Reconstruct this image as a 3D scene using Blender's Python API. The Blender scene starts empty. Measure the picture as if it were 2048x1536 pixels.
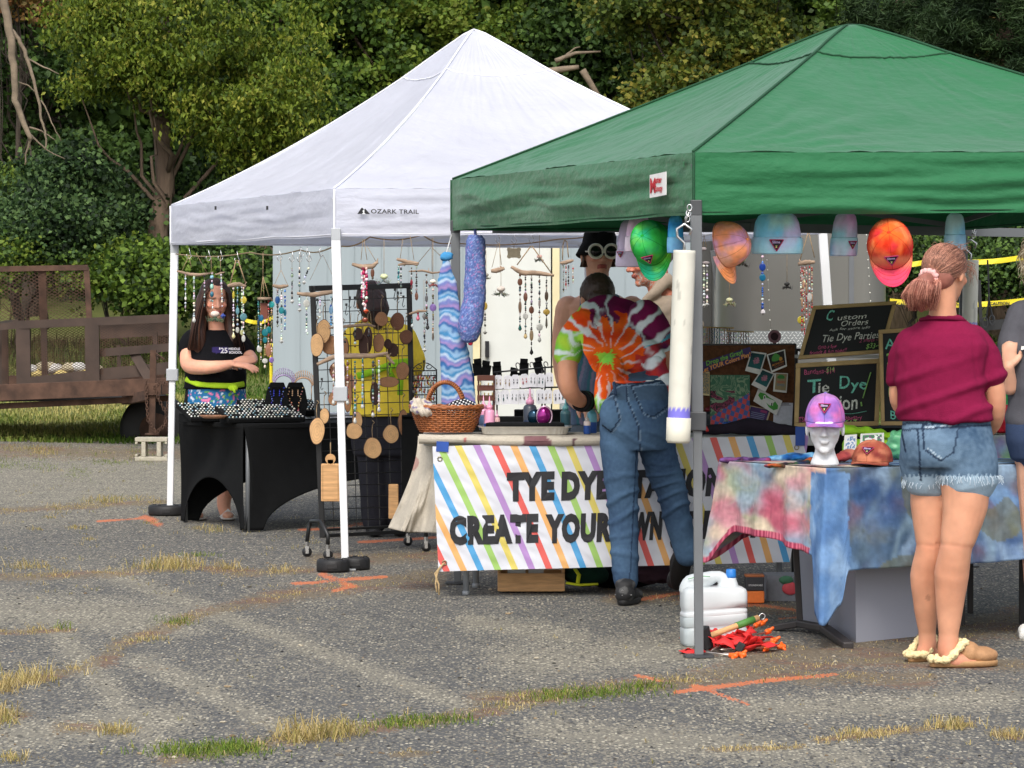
import bpy,bmesh,math,random
import numpy as np
from mathutils import Vector,Matrix,noise
random.seed(7)
C=bpy.context.scene
COL=C.collection
R=math.radians
V=Vector
F=7100.0;CH=1.33
cam_d=bpy.data.cameras.new("camera");cam=bpy.data.objects.new("camera",cam_d);COL.objects.link(cam)
cam_d.sensor_width=36;cam_d.lens=F/2048*36;cam_d.clip_end=2000;cam_d.clip_start=.1
PITCH=math.atan(118/F)
cam.location=(0,0,CH);cam.rotation_euler=(R(90)-PITCH,0,0)
C.camera=cam
cam_d.dof.use_dof=False
w=bpy.data.worlds.new("World");C.world=w;w.use_nodes=True
nt=w.node_tree;nt.nodes.clear()
sky=nt.nodes.new("ShaderNodeTexSky");sky.sky_type='NISHITA';sky.sun_disc=False
SUN_EL,SUN_AZ=46,186
sky.sun_elevation=R(SUN_EL);sky.sun_rotation=R(SUN_AZ);sky.air_density=1.0;sky.dust_density=3.0
hs=nt.nodes.new("ShaderNodeHueSaturation");hs.inputs['Saturation'].default_value=.42
bg=nt.nodes.new("ShaderNodeBackground");bg.inputs[1].default_value=.15
out=nt.nodes.new("ShaderNodeOutputWorld")
nt.links.new(sky.outputs[0],hs.inputs['Color']);nt.links.new(hs.outputs[0],bg.inputs[0]);nt.links.new(bg.outputs[0],out.inputs[0])
sl=bpy.data.lights.new("sun",'SUN');sl.energy=1.3;sl.angle=R(20);sl.color=(1,.95,.87)
so=bpy.data.objects.new("sun",sl);COL.objects.link(so)
sd=V((math.sin(R(SUN_AZ))*math.cos(R(SUN_EL)),math.cos(R(SUN_AZ))*math.cos(R(SUN_EL)),math.sin(R(SUN_EL))))
so.rotation_euler=sd.to_track_quat('Z','Y').to_euler();so.location=(5,-5,12)
C.view_settings.view_transform='Standard';C.view_settings.look='None'
C.view_settings.exposure=0.72;C.view_settings.gamma=1
C.render.resolution_x=1024;C.render.resolution_y=768
C.cycles.max_bounces=8;C.cycles.transparent_max_bounces=24
cp,sp_=math.cos(PITCH),math.sin(PITCH)
def P(px,py,Y):
 pass
 a=(px-1024)/F;b=(768-py)/F
 dy=cp+b*sp_;dz=-sp_+b*cp
 return V((a/dy*Y,Y,CH+dz/dy*Y))
def gz(Y,X=0):
 if Y<28.5:return .016*(Y-14.2)
 z=.016*14.3
 if Y<46:return z+.044*(Y-28.5)
 return z+.044*17.5+.16*(Y-46)
def G(px,py):
 b=(650-py)/F;Y=12.0
 for _ in range(60):Y=.6*Y+.4*max(5,(gz(Y)-CH)/b)
 p=P(px,py,Y);p.z=gz(p.y);return p
def PX(p):
 return 1024+p.x/p.y*F,650-(p.z-CH)/p.y*F
def lerp(a,b,t):return a+(b-a)*t
def smooth(t):t=max(0.,min(1.,t));return t*t*(3-2*t)
def sr(*c):
 return tuple(((x/255+.055)/1.055)**2.4 if x>10 else x/255/12.92 for x in c)
class MB:
 def __init__(s):s.v=[];s.f=[];s.m=[];s.c=[];s.uv=None
 def add(s,vs,fs,mi=0,col=None):
  o=len(s.v);s.v+=[tuple(v)for v in vs];s.f+=[tuple(i+o for i in f)for f in fs];s.m+=[mi]*len(fs)
  s.c+=[col or(1,1,1)]*len(vs);return s
 def box(s,c,size,rot=None,mi=0,col=None):
  h=[x/2 for x in size];vs=[]
  for x in(-1,1):
   for y in(-1,1):
    for z in(-1,1):
     p=V((x*h[0],y*h[1],z*h[2]))
     vs.append((rot@p if rot else p)+V(c))
  return s.add(vs,[(0,1,3,2),(4,6,7,5),(0,4,5,1),(2,3,7,6),(0,2,6,4),(1,5,7,3)],mi,col)
 def hexa(s,pts,mi=0,col=None):
  return s.add(pts,[(3,2,1,0),(4,5,6,7),(0,1,5,4),(1,2,6,5),(2,3,7,6),(3,0,4,7)],mi,col)
 def beam(s,p0,p1,a,b,up=(0,0,1),mi=0,col=None):
  p0,p1=V(p0),V(p1);d=(p1-p0).normalized();up=V(up)
  if abs(d.dot(up))>.95:up=V((0,1,0))
  x=d.cross(up).normalized();y=x.cross(d)
  q=[(-1,-1),(1,-1),(1,1),(-1,1)]
  return s.hexa([p0+x*a/2*i+y*b/2*j for i,j in q]+[p1+x*a/2*i+y*b/2*j for i,j in q],mi,col)
 def loft(s,rings,mi=0,col=None,cap=True):
  n=len(rings[0]);vs=[p for r in rings for p in r];fs=[]
  for i in range(len(rings)-1):
   for j in range(n):
    k=(j+1)%n;fs.append((i*n+j,i*n+k,(i+1)*n+k,(i+1)*n+j))
  if cap:fs.append(tuple(range(n-1,-1,-1)));fs.append(tuple((len(rings)-1)*n+j for j in range(n)))
  return s.add(vs,fs,mi,col)
 def tube(s,pts,r,n=8,mi=0,col=None,flat=1.0,up=None,closed=False):
  pts=[V(p)for p in pts];N=len(pts)
  if not hasattr(r,'__len__'):r=[r]*N
  rings=[];x=None
  for i,p in enumerate(pts):
   if closed:d=pts[(i+1)%N]-pts[i-1]
   else:d=pts[min(i+1,N-1)]-pts[max(i-1,0)]
   d=d.normalized()if d.length>1e-9 else V((0,0,1))
   if x is None:
    u=V(up)if up else(V((0,0,1))if abs(d.z)<.9 else V((1,0,0)))
    x=d.cross(u).normalized()
   else:
    x=(x-d*x.dot(d))
    x=x.normalized()if x.length>1e-6 else d.orthogonal().normalized()
   y=d.cross(x)
   rings.append([p+x*math.cos(2*math.pi*k/n)*r[i]+y*math.sin(2*math.pi*k/n)*r[i]*flat for k in range(n)])
  if closed:rings.append(rings[0]);return s.loft(rings,mi,col,cap=False)
  return s.loft(rings,mi,col)
 def limb(s,pts,rad,n=14,sub=4,flat=1.0,up=None,mi=0,col=None):
  pass
  pts=[V(p)for p in pts];P2=[];R2=[]
  ext=[pts[0]*2-pts[1]]+pts+[pts[-1]*2-pts[-2]]
  for i in range(len(pts)-1):
   for k in range(sub):
    t=k/sub;a,b,c_,d=ext[i:i+4]
    P2.append(.5*((2*b)+(c_-a)*t+(2*a-5*b+4*c_-d)*t*t+(3*b-a-3*c_+d)*t**3));R2.append(lerp(rad[i],rad[i+1],t))
  P2.append(pts[-1]);R2.append(rad[-1])
  d0=(P2[0]-P2[1]).normalized();d1=(P2[-1]-P2[-2]).normalized();r0,r1=R2[0],R2[-1]
  A=[P2[0]+d0*r0*math.sin(a)for a in(1.45,1.0,.5)];RA=[r0*math.cos(a)for a in(1.45,1.0,.5)]
  B=[P2[-1]+d1*r1*math.sin(a)for a in(.5,1.0,1.45)];RB=[r1*math.cos(a)for a in(.5,1.0,1.45)]
  return s.tube(A+P2+B,RA+R2+RB,n,mi,col,flat,up)
 def ell(s,c,r,rot=None,n=14,mi=0,col=None,amp=0,seed=0,fr=3):
  c=V(c);vs=[];m=max(6,n//2+1)
  for i in range(m+1):
   a=math.pi*i/m
   for j in range(n):
    b=2*math.pi*j/n;q=V((math.sin(a)*math.cos(b),math.sin(a)*math.sin(b),math.cos(a)))
    k=1+amp*noise.noise(q*fr+V((seed*7.3,seed,0)))if amp else 1
    p=V((q.x*r[0]*k,q.y*r[1]*k,q.z*r[2]*k));vs.append((rot@p if rot else p)+c)
  fs=[(i*n+j,(i+1)*n+j,(i+1)*n+(j+1)%n,i*n+(j+1)%n)for i in range(m)for j in range(n)]
  return s.add(vs,fs,mi,col)
 def lathe(s,c,prof,n=20,rot=None,mi=0,col=None,cap=True,sq=None):
  rings=[]
  for r,z in prof:
   ring=[]
   for k in range(n):
    a=2*math.pi*k/n;x,y=math.cos(a)*r,math.sin(a)*r
    if sq:x*=sq[0];y*=sq[1]
    p=V((x,y,z));ring.append((rot@p if rot else p)+V(c))
   rings.append(ring)
  return s.loft(rings,mi,col,cap)
 def ico(s,c,r,mi=0,col=None):
  x,y,z=c
  return s.add([(x+r,y,z),(x-r,y,z),(x,y+r,z),(x,y-r,z),(x,y,z+r),(x,y,z-r)],[(0,2,4),(2,1,4),(1,3,4),(3,0,4),(2,0,5),(1,2,5),(3,1,5),(0,3,5)],mi,col)
 def grid(s,fn,nu,nv,mi=0,cf=None,uvf=None,wrap=False):
  o=len(s.v);vs=[fn(i/nu,j/nv)for j in range(nv+1)for i in range(nu+1)]
  fs=[(j*(nu+1)+i,j*(nu+1)+i+1,(j+1)*(nu+1)+i+1,(j+1)*(nu+1)+i)for j in range(nv)for i in range(nu)]
  s.add(vs,fs,mi)
  if cf:s.c[o:]=[cf(i/nu,j/nv,vs[j*(nu+1)+i])for j in range(nv+1)for i in range(nu+1)]
  if uvf:
   if s.uv is None:s.uv=[(0,0)]*o
   s.uv+=[uvf(i/nu,j/nv)for j in range(nv+1)for i in range(nu+1)]
  return s
 def mesh(s,name,mats=None,smooth_=True,colored=True):
  me=bpy.data.meshes.new(name);me.from_pydata(s.v,[],s.f)
  for m in(mats or[]):me.materials.append(m)
  if mats and len(mats)>1:me.polygons.foreach_set('material_index',s.m)
  me.polygons.foreach_set('use_smooth',[smooth_]*len(s.f))
  if colored:
   a=me.color_attributes.new('Col','FLOAT_COLOR','POINT')
   a.data.foreach_set('color',np.c_[np.array(s.c,dtype='f').reshape(-1,3),np.ones(len(s.v),dtype='f')].ravel())
  if s.uv is not None:
   uv=me.uv_layers.new(name='UVMap');li=np.zeros(len(me.loops),dtype='i');me.loops.foreach_get('vertex_index',li)
   u=np.array(s.uv+[(0,0)]*(len(s.v)-len(s.uv)),dtype='f');uv.data.foreach_set('uv',u[li].ravel())
  return me
def wloc(o):
 p=V((0,0,0))
 while o:p+=o.location;o=o.parent
 return p
def thing(name,label,cat,loc,group=None):
 o=bpy.data.objects.new(name,None);COL.objects.link(o);o.location=loc;o.empty_display_size=.1
 o['label']=label;o['category']=cat
 if group:o['group']=group
 return o
def link(name,me,parent=None,label=None):
 o=bpy.data.objects.new(name,me);COL.objects.link(o)
 if parent:o.location=-wloc(parent);o.parent=parent
 if label:o['label']=label
 return o
def part(name,mb,mat,parent,smooth_=False,label=None,bevel=0,solid=0,auto=False):
 me=mb if isinstance(mb,bpy.types.Mesh)else mb.mesh(name,mat if isinstance(mat,list)else[mat],smooth_)
 if isinstance(mb,bpy.types.Mesh):
  me.materials.clear()
  for m in(mat if isinstance(mat,list)else[mat]):me.materials.append(m)
 o=link(name,me,parent,label)
 if solid:m=o.modifiers.new('solid','SOLIDIFY');m.thickness=solid;m.offset=0
 if bevel:m=o.modifiers.new('bevel','BEVEL');m.width=bevel;m.segments=2;m.limit_method='ANGLE'
 return o
def single(name,mb,mat,label,cat,group=None,smooth_=False,bevel=0,solid=0):
 pass
 me=mb if isinstance(mb,bpy.types.Mesh)else mb.mesh(name,mat if isinstance(mat,list)else[mat],smooth_)
 co=np.zeros(len(me.vertices)*3,dtype='f');me.vertices.foreach_get('co',co);co=co.reshape(-1,3)
 lo=co.min(0);hi=co.max(0);base=V(((lo[0]+hi[0])/2,(lo[1]+hi[1])/2,lo[2]))
 co-=np.array(base,dtype='f');me.vertices.foreach_set('co',co.ravel())
 o=part(name,me,mat,None,bevel=bevel,solid=solid);o.location=base
 o['label']=label;o['category']=cat
 if group:o['group']=group
 return o
def structure(o):o['kind']='structure';return o
def stuff(o):o['kind']='stuff';return o
def fbm(p,oct_=3):
 return noise.fractal(p,1.0,2.0,oct_)
def remesh(mb,voxel=.007,sm=3,wr=None,colf=None,name='body'):
 pass
 me=mb.mesh('tmp',colored=False);o=bpy.data.objects.new('tmp',me);COL.objects.link(o)
 m=o.modifiers.new('r','REMESH');m.mode='VOXEL';m.voxel_size=voxel;m.use_smooth_shade=True
 if sm:s=o.modifiers.new('s','SMOOTH');s.iterations=sm;s.factor=.6
 dg=bpy.context.evaluated_depsgraph_get();dg.update()
 m2=bpy.data.meshes.new_from_object(o.evaluated_get(dg));m2.name=name
 bpy.data.objects.remove(o);bpy.data.meshes.remove(me)
 if wr:
  no=[v.normal.copy()for v in m2.vertices]
  for v,n in zip(m2.vertices,no):v.co+=n*wr(v.co,n)
  m2.update()
 m2.polygons.foreach_set('use_smooth',[True]*len(m2.polygons))
 if colf:
  a=m2.color_attributes.new('Col','FLOAT_COLOR','POINT');cs=[]
  for v in m2.vertices:cs+=list(colf(v.co,v.normal))[:3]+[1]
  a.data.foreach_set('color',cs)
 return m2
MATS={}
def mat(name,rgb=(.5,.5,.5),rough=.6,metal=0,var=.15,vscale=8,bump=0,bscale=60,vcol=False,trans=0,sheen=0,spec=.5,stretch=None,bdist=.004):
 if name in MATS:return MATS[name]
 m=bpy.data.materials.new(name);m.use_nodes=True;nt=m.node_tree;N=nt.nodes;L=nt.links
 b=N['Principled BSDF'];b.inputs['Roughness'].default_value=rough;b.inputs['Metallic'].default_value=metal
 b.inputs['Specular IOR Level'].default_value=spec
 if name=='skin':b.inputs['Subsurface Weight'].default_value=.12;b.inputs['Subsurface Radius'].default_value=(.02,.008,.004)
 if sheen:b.inputs['Sheen Weight'].default_value=sheen
 tc=N.new('ShaderNodeTexCoord');src=tc.outputs['Object']
 if stretch:
  mp=N.new('ShaderNodeMapping');mp.inputs['Scale'].default_value=stretch;L.new(src,mp.inputs[0]);src=mp.outputs[0]
 n1=N.new('ShaderNodeTexNoise');n1.inputs['Scale'].default_value=vscale;n1.inputs['Detail'].default_value=5;L.new(src,n1.inputs['Vector'])
 mr=N.new('ShaderNodeMapRange');mr.inputs['From Min'].default_value=.3;mr.inputs['From Max'].default_value=.7
 mr.inputs['To Min'].default_value=1-var;mr.inputs['To Max'].default_value=1+var;L.new(n1.outputs[0],mr.inputs[0])
 mx=N.new('ShaderNodeVectorMath');mx.operation='SCALE';L.new(mr.outputs[0],mx.inputs['Scale'])
 if vcol:
  at=N.new('ShaderNodeVertexColor');at.layer_name='Col';L.new(at.outputs[0],mx.inputs[0])
 else:mx.inputs[0].default_value=rgb
 L.new(mx.outputs[0],b.inputs['Base Color'])
 if bump:
  n2=N.new('ShaderNodeTexNoise');n2.inputs['Scale'].default_value=bscale;n2.inputs['Detail'].default_value=6;L.new(src,n2.inputs['Vector'])
  bp=N.new('ShaderNodeBump');bp.inputs['Strength'].default_value=bump;bp.inputs['Distance'].default_value=bdist
  L.new(n2.outputs[0],bp.inputs['Height']);L.new(bp.outputs[0],b.inputs['Normal'])
 if trans:
  t=N.new('ShaderNodeBsdfTranslucent');L.new(mx.outputs[0],t.inputs[0])
  ms=N.new('ShaderNodeMixShader');ms.inputs[0].default_value=trans
  L.new(b.outputs[0],ms.inputs[1]);L.new(t.outputs[0],ms.inputs[2]);L.new(ms.outputs[0],N['Material Output'].inputs[0])
 MATS[name]=m;return m
def glassy(name,rgb,rough=.25,alpha=.5):
 m=bpy.data.materials.new(name);m.use_nodes=True;b=m.node_tree.nodes['Principled BSDF']
 b.inputs['Base Color'].default_value=(*rgb,1);b.inputs['Roughness'].default_value=rough;b.inputs['Alpha'].default_value=alpha
 MATS[name]=m;return m
CLOTH=lambda n='cloth_dyed',**k:mat(n,vcol=True,rough=.92,var=.06,vscale=40,bump=.35,bscale=220,spec=.15,**k)
BEADS=mat('glass_beads',vcol=True,rough=.25,var=.1,vscale=300)
VC=mat('painted_detail',vcol=True,rough=.7,var=.08,vscale=60)
STEELW=mat('white_steel',sr(222,224,226),rough=.35,var=.05,vscale=5)
STEELG=mat('grey_steel',sr(98,101,104),rough=.45,var=.08,vscale=6)
STEELC=mat('chrome_wire',sr(190,190,190),rough=.25,metal=.9,var=.1)
BLACKM=mat('black_metal',sr(24,25,27),rough=.45,var=.15)
BLACKP=mat('black_plastic',sr(26,26,28),rough=.6,var=.2,bump=.3,bscale=40)
TWINE=mat('twine',sr(150,128,98),rough=.95,var=.25,vscale=60)
DRIFT=mat('driftwood',sr(150,128,108),rough=.9,var=.35,vscale=18,bump=.6,bscale=50,stretch=(1,1,4))
def text_mb(mb,s,o,ux,uy,size,bold=0.,align='LEFT',warp=None,sx=1.0,col=None,mi=0,nz=None,shear=0,font_space=1.0):
 pass
 cu=bpy.data.curves.new('t','FONT');cu.body=s;cu.size=size;cu.offset=bold;cu.align_x=align;cu.shear=shear;cu.space_character=font_space
 cu.fill_mode='FRONT';cu.resolution_u=3
 ob=bpy.data.objects.new('t',cu);COL.objects.link(ob)
 dg=bpy.context.evaluated_depsgraph_get();dg.update()
 me=bpy.data.meshes.new_from_object(ob.evaluated_get(dg))
 o=V(o);ux=V(ux);uy=V(uy)
 vs=[]
 for v in me.vertices:
  p=o+ux*(v.co.x*sx)+uy*v.co.y
  vs.append(warp(p)if warp else p)
 mb.add(vs,[tuple(p.vertices)for p in me.polygons],mi,col)
 bpy.data.objects.remove(ob);bpy.data.meshes.remove(me);bpy.data.curves.remove(cu)
# GROUND
rng=np.random.default_rng(5)
def seg_dist(px,py,pts,ys=2.2):
 d=np.full(px.shape,1e9);
 for(x0,y0),(x1,y1)in zip(pts[:-1],pts[1:]):
  ax,ay=x1-x0,(y1-y0)*ys;L=ax*ax+ay*ay+1e-9
  t=np.clip(((px-x0)*ax+(py-y0)*ys*ay)/L,0,1)
  d=np.minimum(d,np.hypot(px-x0-t*ax,(py-y0)*ys-t*ay))
 return d
DIRT=[([(330,1520),(520,1492),(620,1472),(780,1450),(930,1432),(1100,1396),(1300,1366),(1420,1352),(1700,1325),(2060,1330)],26),([(960,1400),(1180,1382),(1500,1352),(1850,1360)],34),([(1500,1320),(1800,1300),(2048,1240)],60),([(-10,1378),(210,1325),(240,1290),(340,1250),(400,1228),(560,1192),(700,1168),(860,1150)],22),([(520,1200),(700,1172),(870,1160)],34),([(-10,1155),(220,1148),(380,1134),(480,1146),(620,1140)],16),([(-10,1022),(130,1015),(330,1004)],12),([(-10,1266),(140,1262)],12),([(120,1455),(210,1457)],22),([(790,1512),(850,1508)],14),([(1640,1482),(1780,1466),(1940,1452)],12),([(1420,1502),(1600,1496)],9),([(1990,1468),(2050,1480)],12),([(-20,900),(120,905),(340,908),(520,890)],26),([(640,1120),(900,1110),(1300,1190),(1650,1230)],28),([(-10,1432),(40,1430)],24),([(1230,1200),(1420,1190)],26)]
PALE=[([(225,1150),(560,1275),(925,1412)],22),([(80,1225),(320,1500)],26),([(280,1322),(560,1455)],26),([(950,1245),(1150,1275)],30),([(-10,960),(340,960)],130),([(0,1215),(330,1240)],60),([(0,1480),(330,1440)],50),([(1050,1320),(1400,1300)],60),([(1500,1420),(2000,1400)],40),([(1100,1460),(1700,1520)],50)]
PAINT=[([(590,1168),(768,1154)],8),([(645,1150),(705,1173)],11),([(668,1182),(690,1176)],8),([(195,1043),(300,1036)],5),([(290,1034),(315,1048)],12),([(1275,1352),(1320,1362)],7),([(1355,1385),(1500,1366),(1670,1350)],9),([(1390,1372),(1495,1410)],9),([(1500,1212),(1530,1188),(1650,1172)],7),([(1500,1208),(1600,1222),(1660,1222)],7),([(1560,1238),(1670,1230)],6),([(700,1050),(830,1044)],8),([(720,1085),(870,1075)],6),([(1280,1200),(1400,1180)],8),([(600,1060),(700,1056)],6)]
xs=np.unique(np.concatenate([np.linspace(-70,-6,33),np.linspace(-6,-2.9,40),np.arange(-2.9,2.9,.014),np.linspace(2.9,6,40),np.linspace(6,70,33)]))
ys_=np.unique(np.concatenate([np.linspace(-40,9.6,30),np.arange(9.6,19,.03),np.arange(19,30,.06),np.arange(30,60,.4),np.linspace(60,220,40)]))
gx,gy=np.meshgrid(xs,ys_);gzv=np.vectorize(gz)(ys_)[:,None]+gx*0
rough_far=np.clip((gy-29)/4,0,1);gzv=gzv+rough_far*.05*(np.sin(gx*1.3+gy*.7)+np.sin(gx*.37-gy*.51))
NX,NY=len(xs),len(ys_)
ypos=np.maximum(gy,8)
gpx=1024+gx/ypos*F;gpy=650-(gzv-CH)/ypos*F
near=(gy>9.5)&(gy<31)&(np.abs(gx)<5)
mask=np.zeros(gx.shape+(4,))
def paint(ch,strokes,soft,val=1.0):
 for pts,w_ in strokes:
  d=seg_dist(gpx,gpy,pts);mask[...,ch]=np.maximum(mask[...,ch],np.where(near,np.clip(1.3-d/w_*soft,0,1)*val,0))
paint(0,DIRT,.75);paint(1,PALE,.7);paint(2,PAINT,.7)
edge=30.6+.5*np.sin(gx*1.7)+.3*np.sin(gx*4.1+1)
mask[...,3]=np.clip((gy-edge)/.5,0,1)
me=bpy.data.meshes.new('ground');me.vertices.add(NX*NY)
me.vertices.foreach_set('co',np.stack([gx,gy,gzv],-1).astype('f').ravel())
ii=(np.arange(NY-1)[:,None]*NX+np.arange(NX-1)).ravel();q=np.stack([ii,ii+1,ii+1+NX,ii+NX],-1).astype('i')
me.loops.add(q.size);me.loops.foreach_set('vertex_index',q.ravel());me.polygons.add(len(q));me.polygons.foreach_set('loop_start',np.arange(0,q.size,4,dtype='i'))
me.update(calc_edges=True);me.polygons.foreach_set('use_smooth',[True]*len(q))
a=me.color_attributes.new('Mask','FLOAT_COLOR','POINT');a.data.foreach_set('color',mask.astype('f').ravel())
gm=bpy.data.materials.new('asphalt_and_lawn');gm.use_nodes=True;nt=gm.node_tree;N=nt.nodes;L=nt.links;b=N['Principled BSDF']
tc=N.new('ShaderNodeTexCoord');OBJ=tc.outputs['Object']
def nz_(scale,detail=4,st=None,rough=.5):
 n=N.new('ShaderNodeTexNoise');n.inputs['Scale'].default_value=scale;n.inputs['Detail'].default_value=detail;n.inputs['Roughness'].default_value=rough
 if st:mp=N.new('ShaderNodeMapping');mp.inputs['Scale'].default_value=st;L.new(OBJ,mp.inputs[0]);L.new(mp.outputs[0],n.inputs['Vector'])
 else:L.new(OBJ,n.inputs['Vector'])
 return n.outputs[0]
def mth(op,a_,b_=None,cl=False):
 m=N.new('ShaderNodeMath');m.operation=op;m.use_clamp=cl
 for i,x in enumerate((a_,b_)):
  if x is None:continue
  if isinstance(x,(int,float)):m.inputs[i].default_value=x
  else:L.new(x,m.inputs[i])
 return m.outputs[0]
def mixc(f,a_,b_):
 m=N.new('ShaderNodeMix');m.data_type='RGBA'
 for s_,x in((0,f),(6,a_),(7,b_)):
  if isinstance(x,tuple):m.inputs[s_].default_value=(*x,1)
  elif isinstance(x,(int,float)):m.inputs[s_].default_value=x
  else:L.new(x,m.inputs[s_])
 return m.outputs[2]
def vor(scale,st=None):
 v=N.new('ShaderNodeTexVoronoi');v.inputs['Scale'].default_value=scale
 if st:mp=N.new('ShaderNodeMapping');mp.inputs['Scale'].default_value=st;L.new(OBJ,mp.inputs[0]);L.new(mp.outputs[0],v.inputs['Vector'])
 else:L.new(OBJ,v.inputs['Vector'])
 sepc=N.new('ShaderNodeSeparateColor');L.new(v.outputs['Color'],sepc.inputs[0]);return v.outputs['Distance'],sepc.outputs
vc=N.new('ShaderNodeVertexColor');vc.layer_name='Mask';sep=N.new('ShaderNodeSeparateColor');L.new(vc.outputs[0],sep.inputs[0])
mD,mP,mO=sep.outputs;mG=vc.outputs[1]
big=nz_(1.6,6,(1,.45,1),.62);mid=nz_(6,5,(1,.5,1));fine=nz_(110,3,(1,.35,1))
asph=mixc(mth('MULTIPLY',mid,1),sr(70,71,73),sr(98,97,95))
pale_amt=mth('ADD',mth('MULTIPLY',mP,.55),mth('MULTIPLY',mth('SUBTRACT',big,.44,True),.8))
d1,c1=vor(100,(.72,.3,1));d2,c2=vor(190,(.7,.3,1))
th=mth('ADD',mth('MULTIPLY',pale_amt,.75),.2)
sp1=mth('MULTIPLY',mth('LESS_THAN',c1[0],th),mth('LESS_THAN',d1,.42))
sp2=mth('LESS_THAN',c2[1],mth('MULTIPLY',th,1.5))
chip=mixc(c1[2],sr(132,126,112),sr(182,175,157));chip2=mixc(c2[2],sr(112,108,98),sr(146,140,124))
col=mixc(mth('MULTIPLY',sp2,.75),asph,chip2);col=mixc(sp1,col,chip)
dk=mth('LESS_THAN',c1[1],.05);col=mixc(mth('MULTIPLY',dk,.6),col,sr(45,45,47))
dirt_f=mth('GREATER_THAN',mth('ADD',mth('MULTIPLY',mD,.75),mth('ADD',mth('MULTIPLY',mth('SUBTRACT',fine,.5),2.2),mth('MULTIPLY',mth('SUBTRACT',mid,.5),1.2))),.5)
dirtc=mixc(nz_(40,4,(1,.4,1)),sr(72,62,50),sr(142,124,98));dirtc=mixc(mth('GREATER_THAN',nz_(3,3),.56),dirtc,mixc(fine,sr(88,64,50),sr(136,104,82)))
col=mixc(mth('MULTIPLY',dirt_f,.68),col,dirtc)
pf=mth('GREATER_THAN',mth('ADD',mO,mth('ADD',mth('MULTIPLY',mth('SUBTRACT',fine,.5),1.8),mth('MULTIPLY',mth('SUBTRACT',mid,.5),1.4))),.78)
col=mixc(mth('MULTIPLY',pf,.66),col,sr(214,116,70))
gr=mixc(nz_(1.2,4),sr(78,92,42),sr(136,134,78));gr=mixc(mth('MULTIPLY',nz_(60,3,(1,.3,1)),.7),gr,sr(60,74,34))
gf=mth('GREATER_THAN',mth('ADD',mG,mth('MULTIPLY',mth('SUBTRACT',nz_(14,4),.5),.9)),.5)
col=mixc(gf,col,gr)
L.new(col,b.inputs['Base Color']);b.inputs['Roughness'].default_value=.93;b.inputs['Specular IOR Level'].default_value=.25
bp=N.new('ShaderNodeBump');bp.inputs['Strength'].default_value=.7;bp.inputs['Distance'].default_value=.006
L.new(mth('ADD',fine,mth('MULTIPLY',sp1,.5)),bp.inputs['Height']);L.new(bp.outputs[0],b.inputs['Normal'])
me.materials.append(gm);structure(link('ground',me))
def blade_mesh(name,pos,h,w_,col,lean=.5):
 n=len(pos);az=rng.uniform(0,2*math.pi,n);ln=rng.uniform(.25,lean,n)*h
 dx,dy=np.cos(az),np.sin(az);sx,sy=-dy*w_/2,dx*w_/2
 b0=pos+np.stack([sx,sy,0*sx],-1);b1=pos-np.stack([sx,sy,0*sx],-1)
 mdl=pos+np.stack([dx*ln*.35,dy*ln*.35,h*.6],-1);m0=mdl+np.stack([sx,sy,0*sx],-1)*.7;m1=mdl-np.stack([sx,sy,0*sx],-1)*.7
 tip=pos+np.stack([dx*ln,dy*ln,h*np.maximum(.12,1-.55*(ln/h))],-1)
 v=np.stack([b0,b1,m1,m0,tip],1).reshape(-1,3)
 o=np.arange(n)[:,None]*5
 loops=np.concatenate([o+np.array([0,1,2,3]),o+np.array([3,2,4])],1).ravel().astype('i')
 ls=np.stack([np.arange(n)*7,np.arange(n)*7+4],-1).ravel().astype('i')
 me=bpy.data.meshes.new(name);me.vertices.add(len(v));me.vertices.foreach_set('co',v.astype('f').ravel())
 me.loops.add(len(loops));me.loops.foreach_set('vertex_index',loops);me.polygons.add(len(ls));me.polygons.foreach_set('loop_start',ls)
 me.update(calc_edges=True)
 a=me.color_attributes.new('Col','FLOAT_COLOR','POINT');a.data.foreach_set('color',np.repeat(np.c_[col,np.ones(n)],5,0).astype('f').ravel())
 return me
BLADE=mat('grass_blade',vcol=True,rough=.8,var=.1,trans=.3,spec=.2)
def ramp(cols,t):
 cols=np.array(cols);t=np.clip(t,0,.9999)*(len(cols)-1);i=t.astype(int);f=(t-i)[:,None]
 return cols[i]*(1-f)+cols[i+1]*f
DRY=[sr(206,188,140),sr(186,162,108),sr(166,152,92),sr(122,128,68)]
GRN=[sr(76,104,36),sr(104,128,48),sr(140,146,66)]
def on_ground(px,py):
 return np.array([tuple(G(x,y))for x,y in zip(px,py)])
pos,hh,cc=[],[],[]
def tuft(px,py,n,wpx,hpx,h,pal,t0=0,t1=1):
 pass
 n=max(4,int(n*.7));x=rng.normal(px,wpx/1.9,n);y=rng.normal(py,hpx/2.2,n)
 pos.append(on_ground(x,np.minimum(y,1600)));hh.append(rng.uniform(.15,1,n)**1.6*h*.8);cc.append(ramp(pal,rng.uniform(t0,t1,n)))
def strip(pts,n,wpx,h,pal,t0=0,t1=1):
 for _ in range(n//12):
  i=rng.integers(len(pts)-1);t=rng.uniform();x=lerp(pts[i][0],pts[i+1][0],t);y=lerp(pts[i][1],pts[i+1][1],t)
  dn=noise.noise(V((x*.02,y*.05,3)))
  if dn<-.12:continue
  tuft(x,y+rng.normal(0,wpx/2.6),14,18,4,h*rng.uniform(.25,.95)*(1+dn),pal,t0,t1)
strip([(330,1512),(520,1490),(700,1462),(930,1432)],900,20,.05,DRY)
strip([(980,1412),(1100,1396),(1300,1366),(1420,1352)],500,22,.05,DRY)
strip([(560,1475),(720,1452)],500,14,.09,DRY,0,.8);tuft(610,1478,420,70,12,.16,DRY,0,.9);tuft(690,1470,200,60,10,.1,DRY,.2,1)
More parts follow.
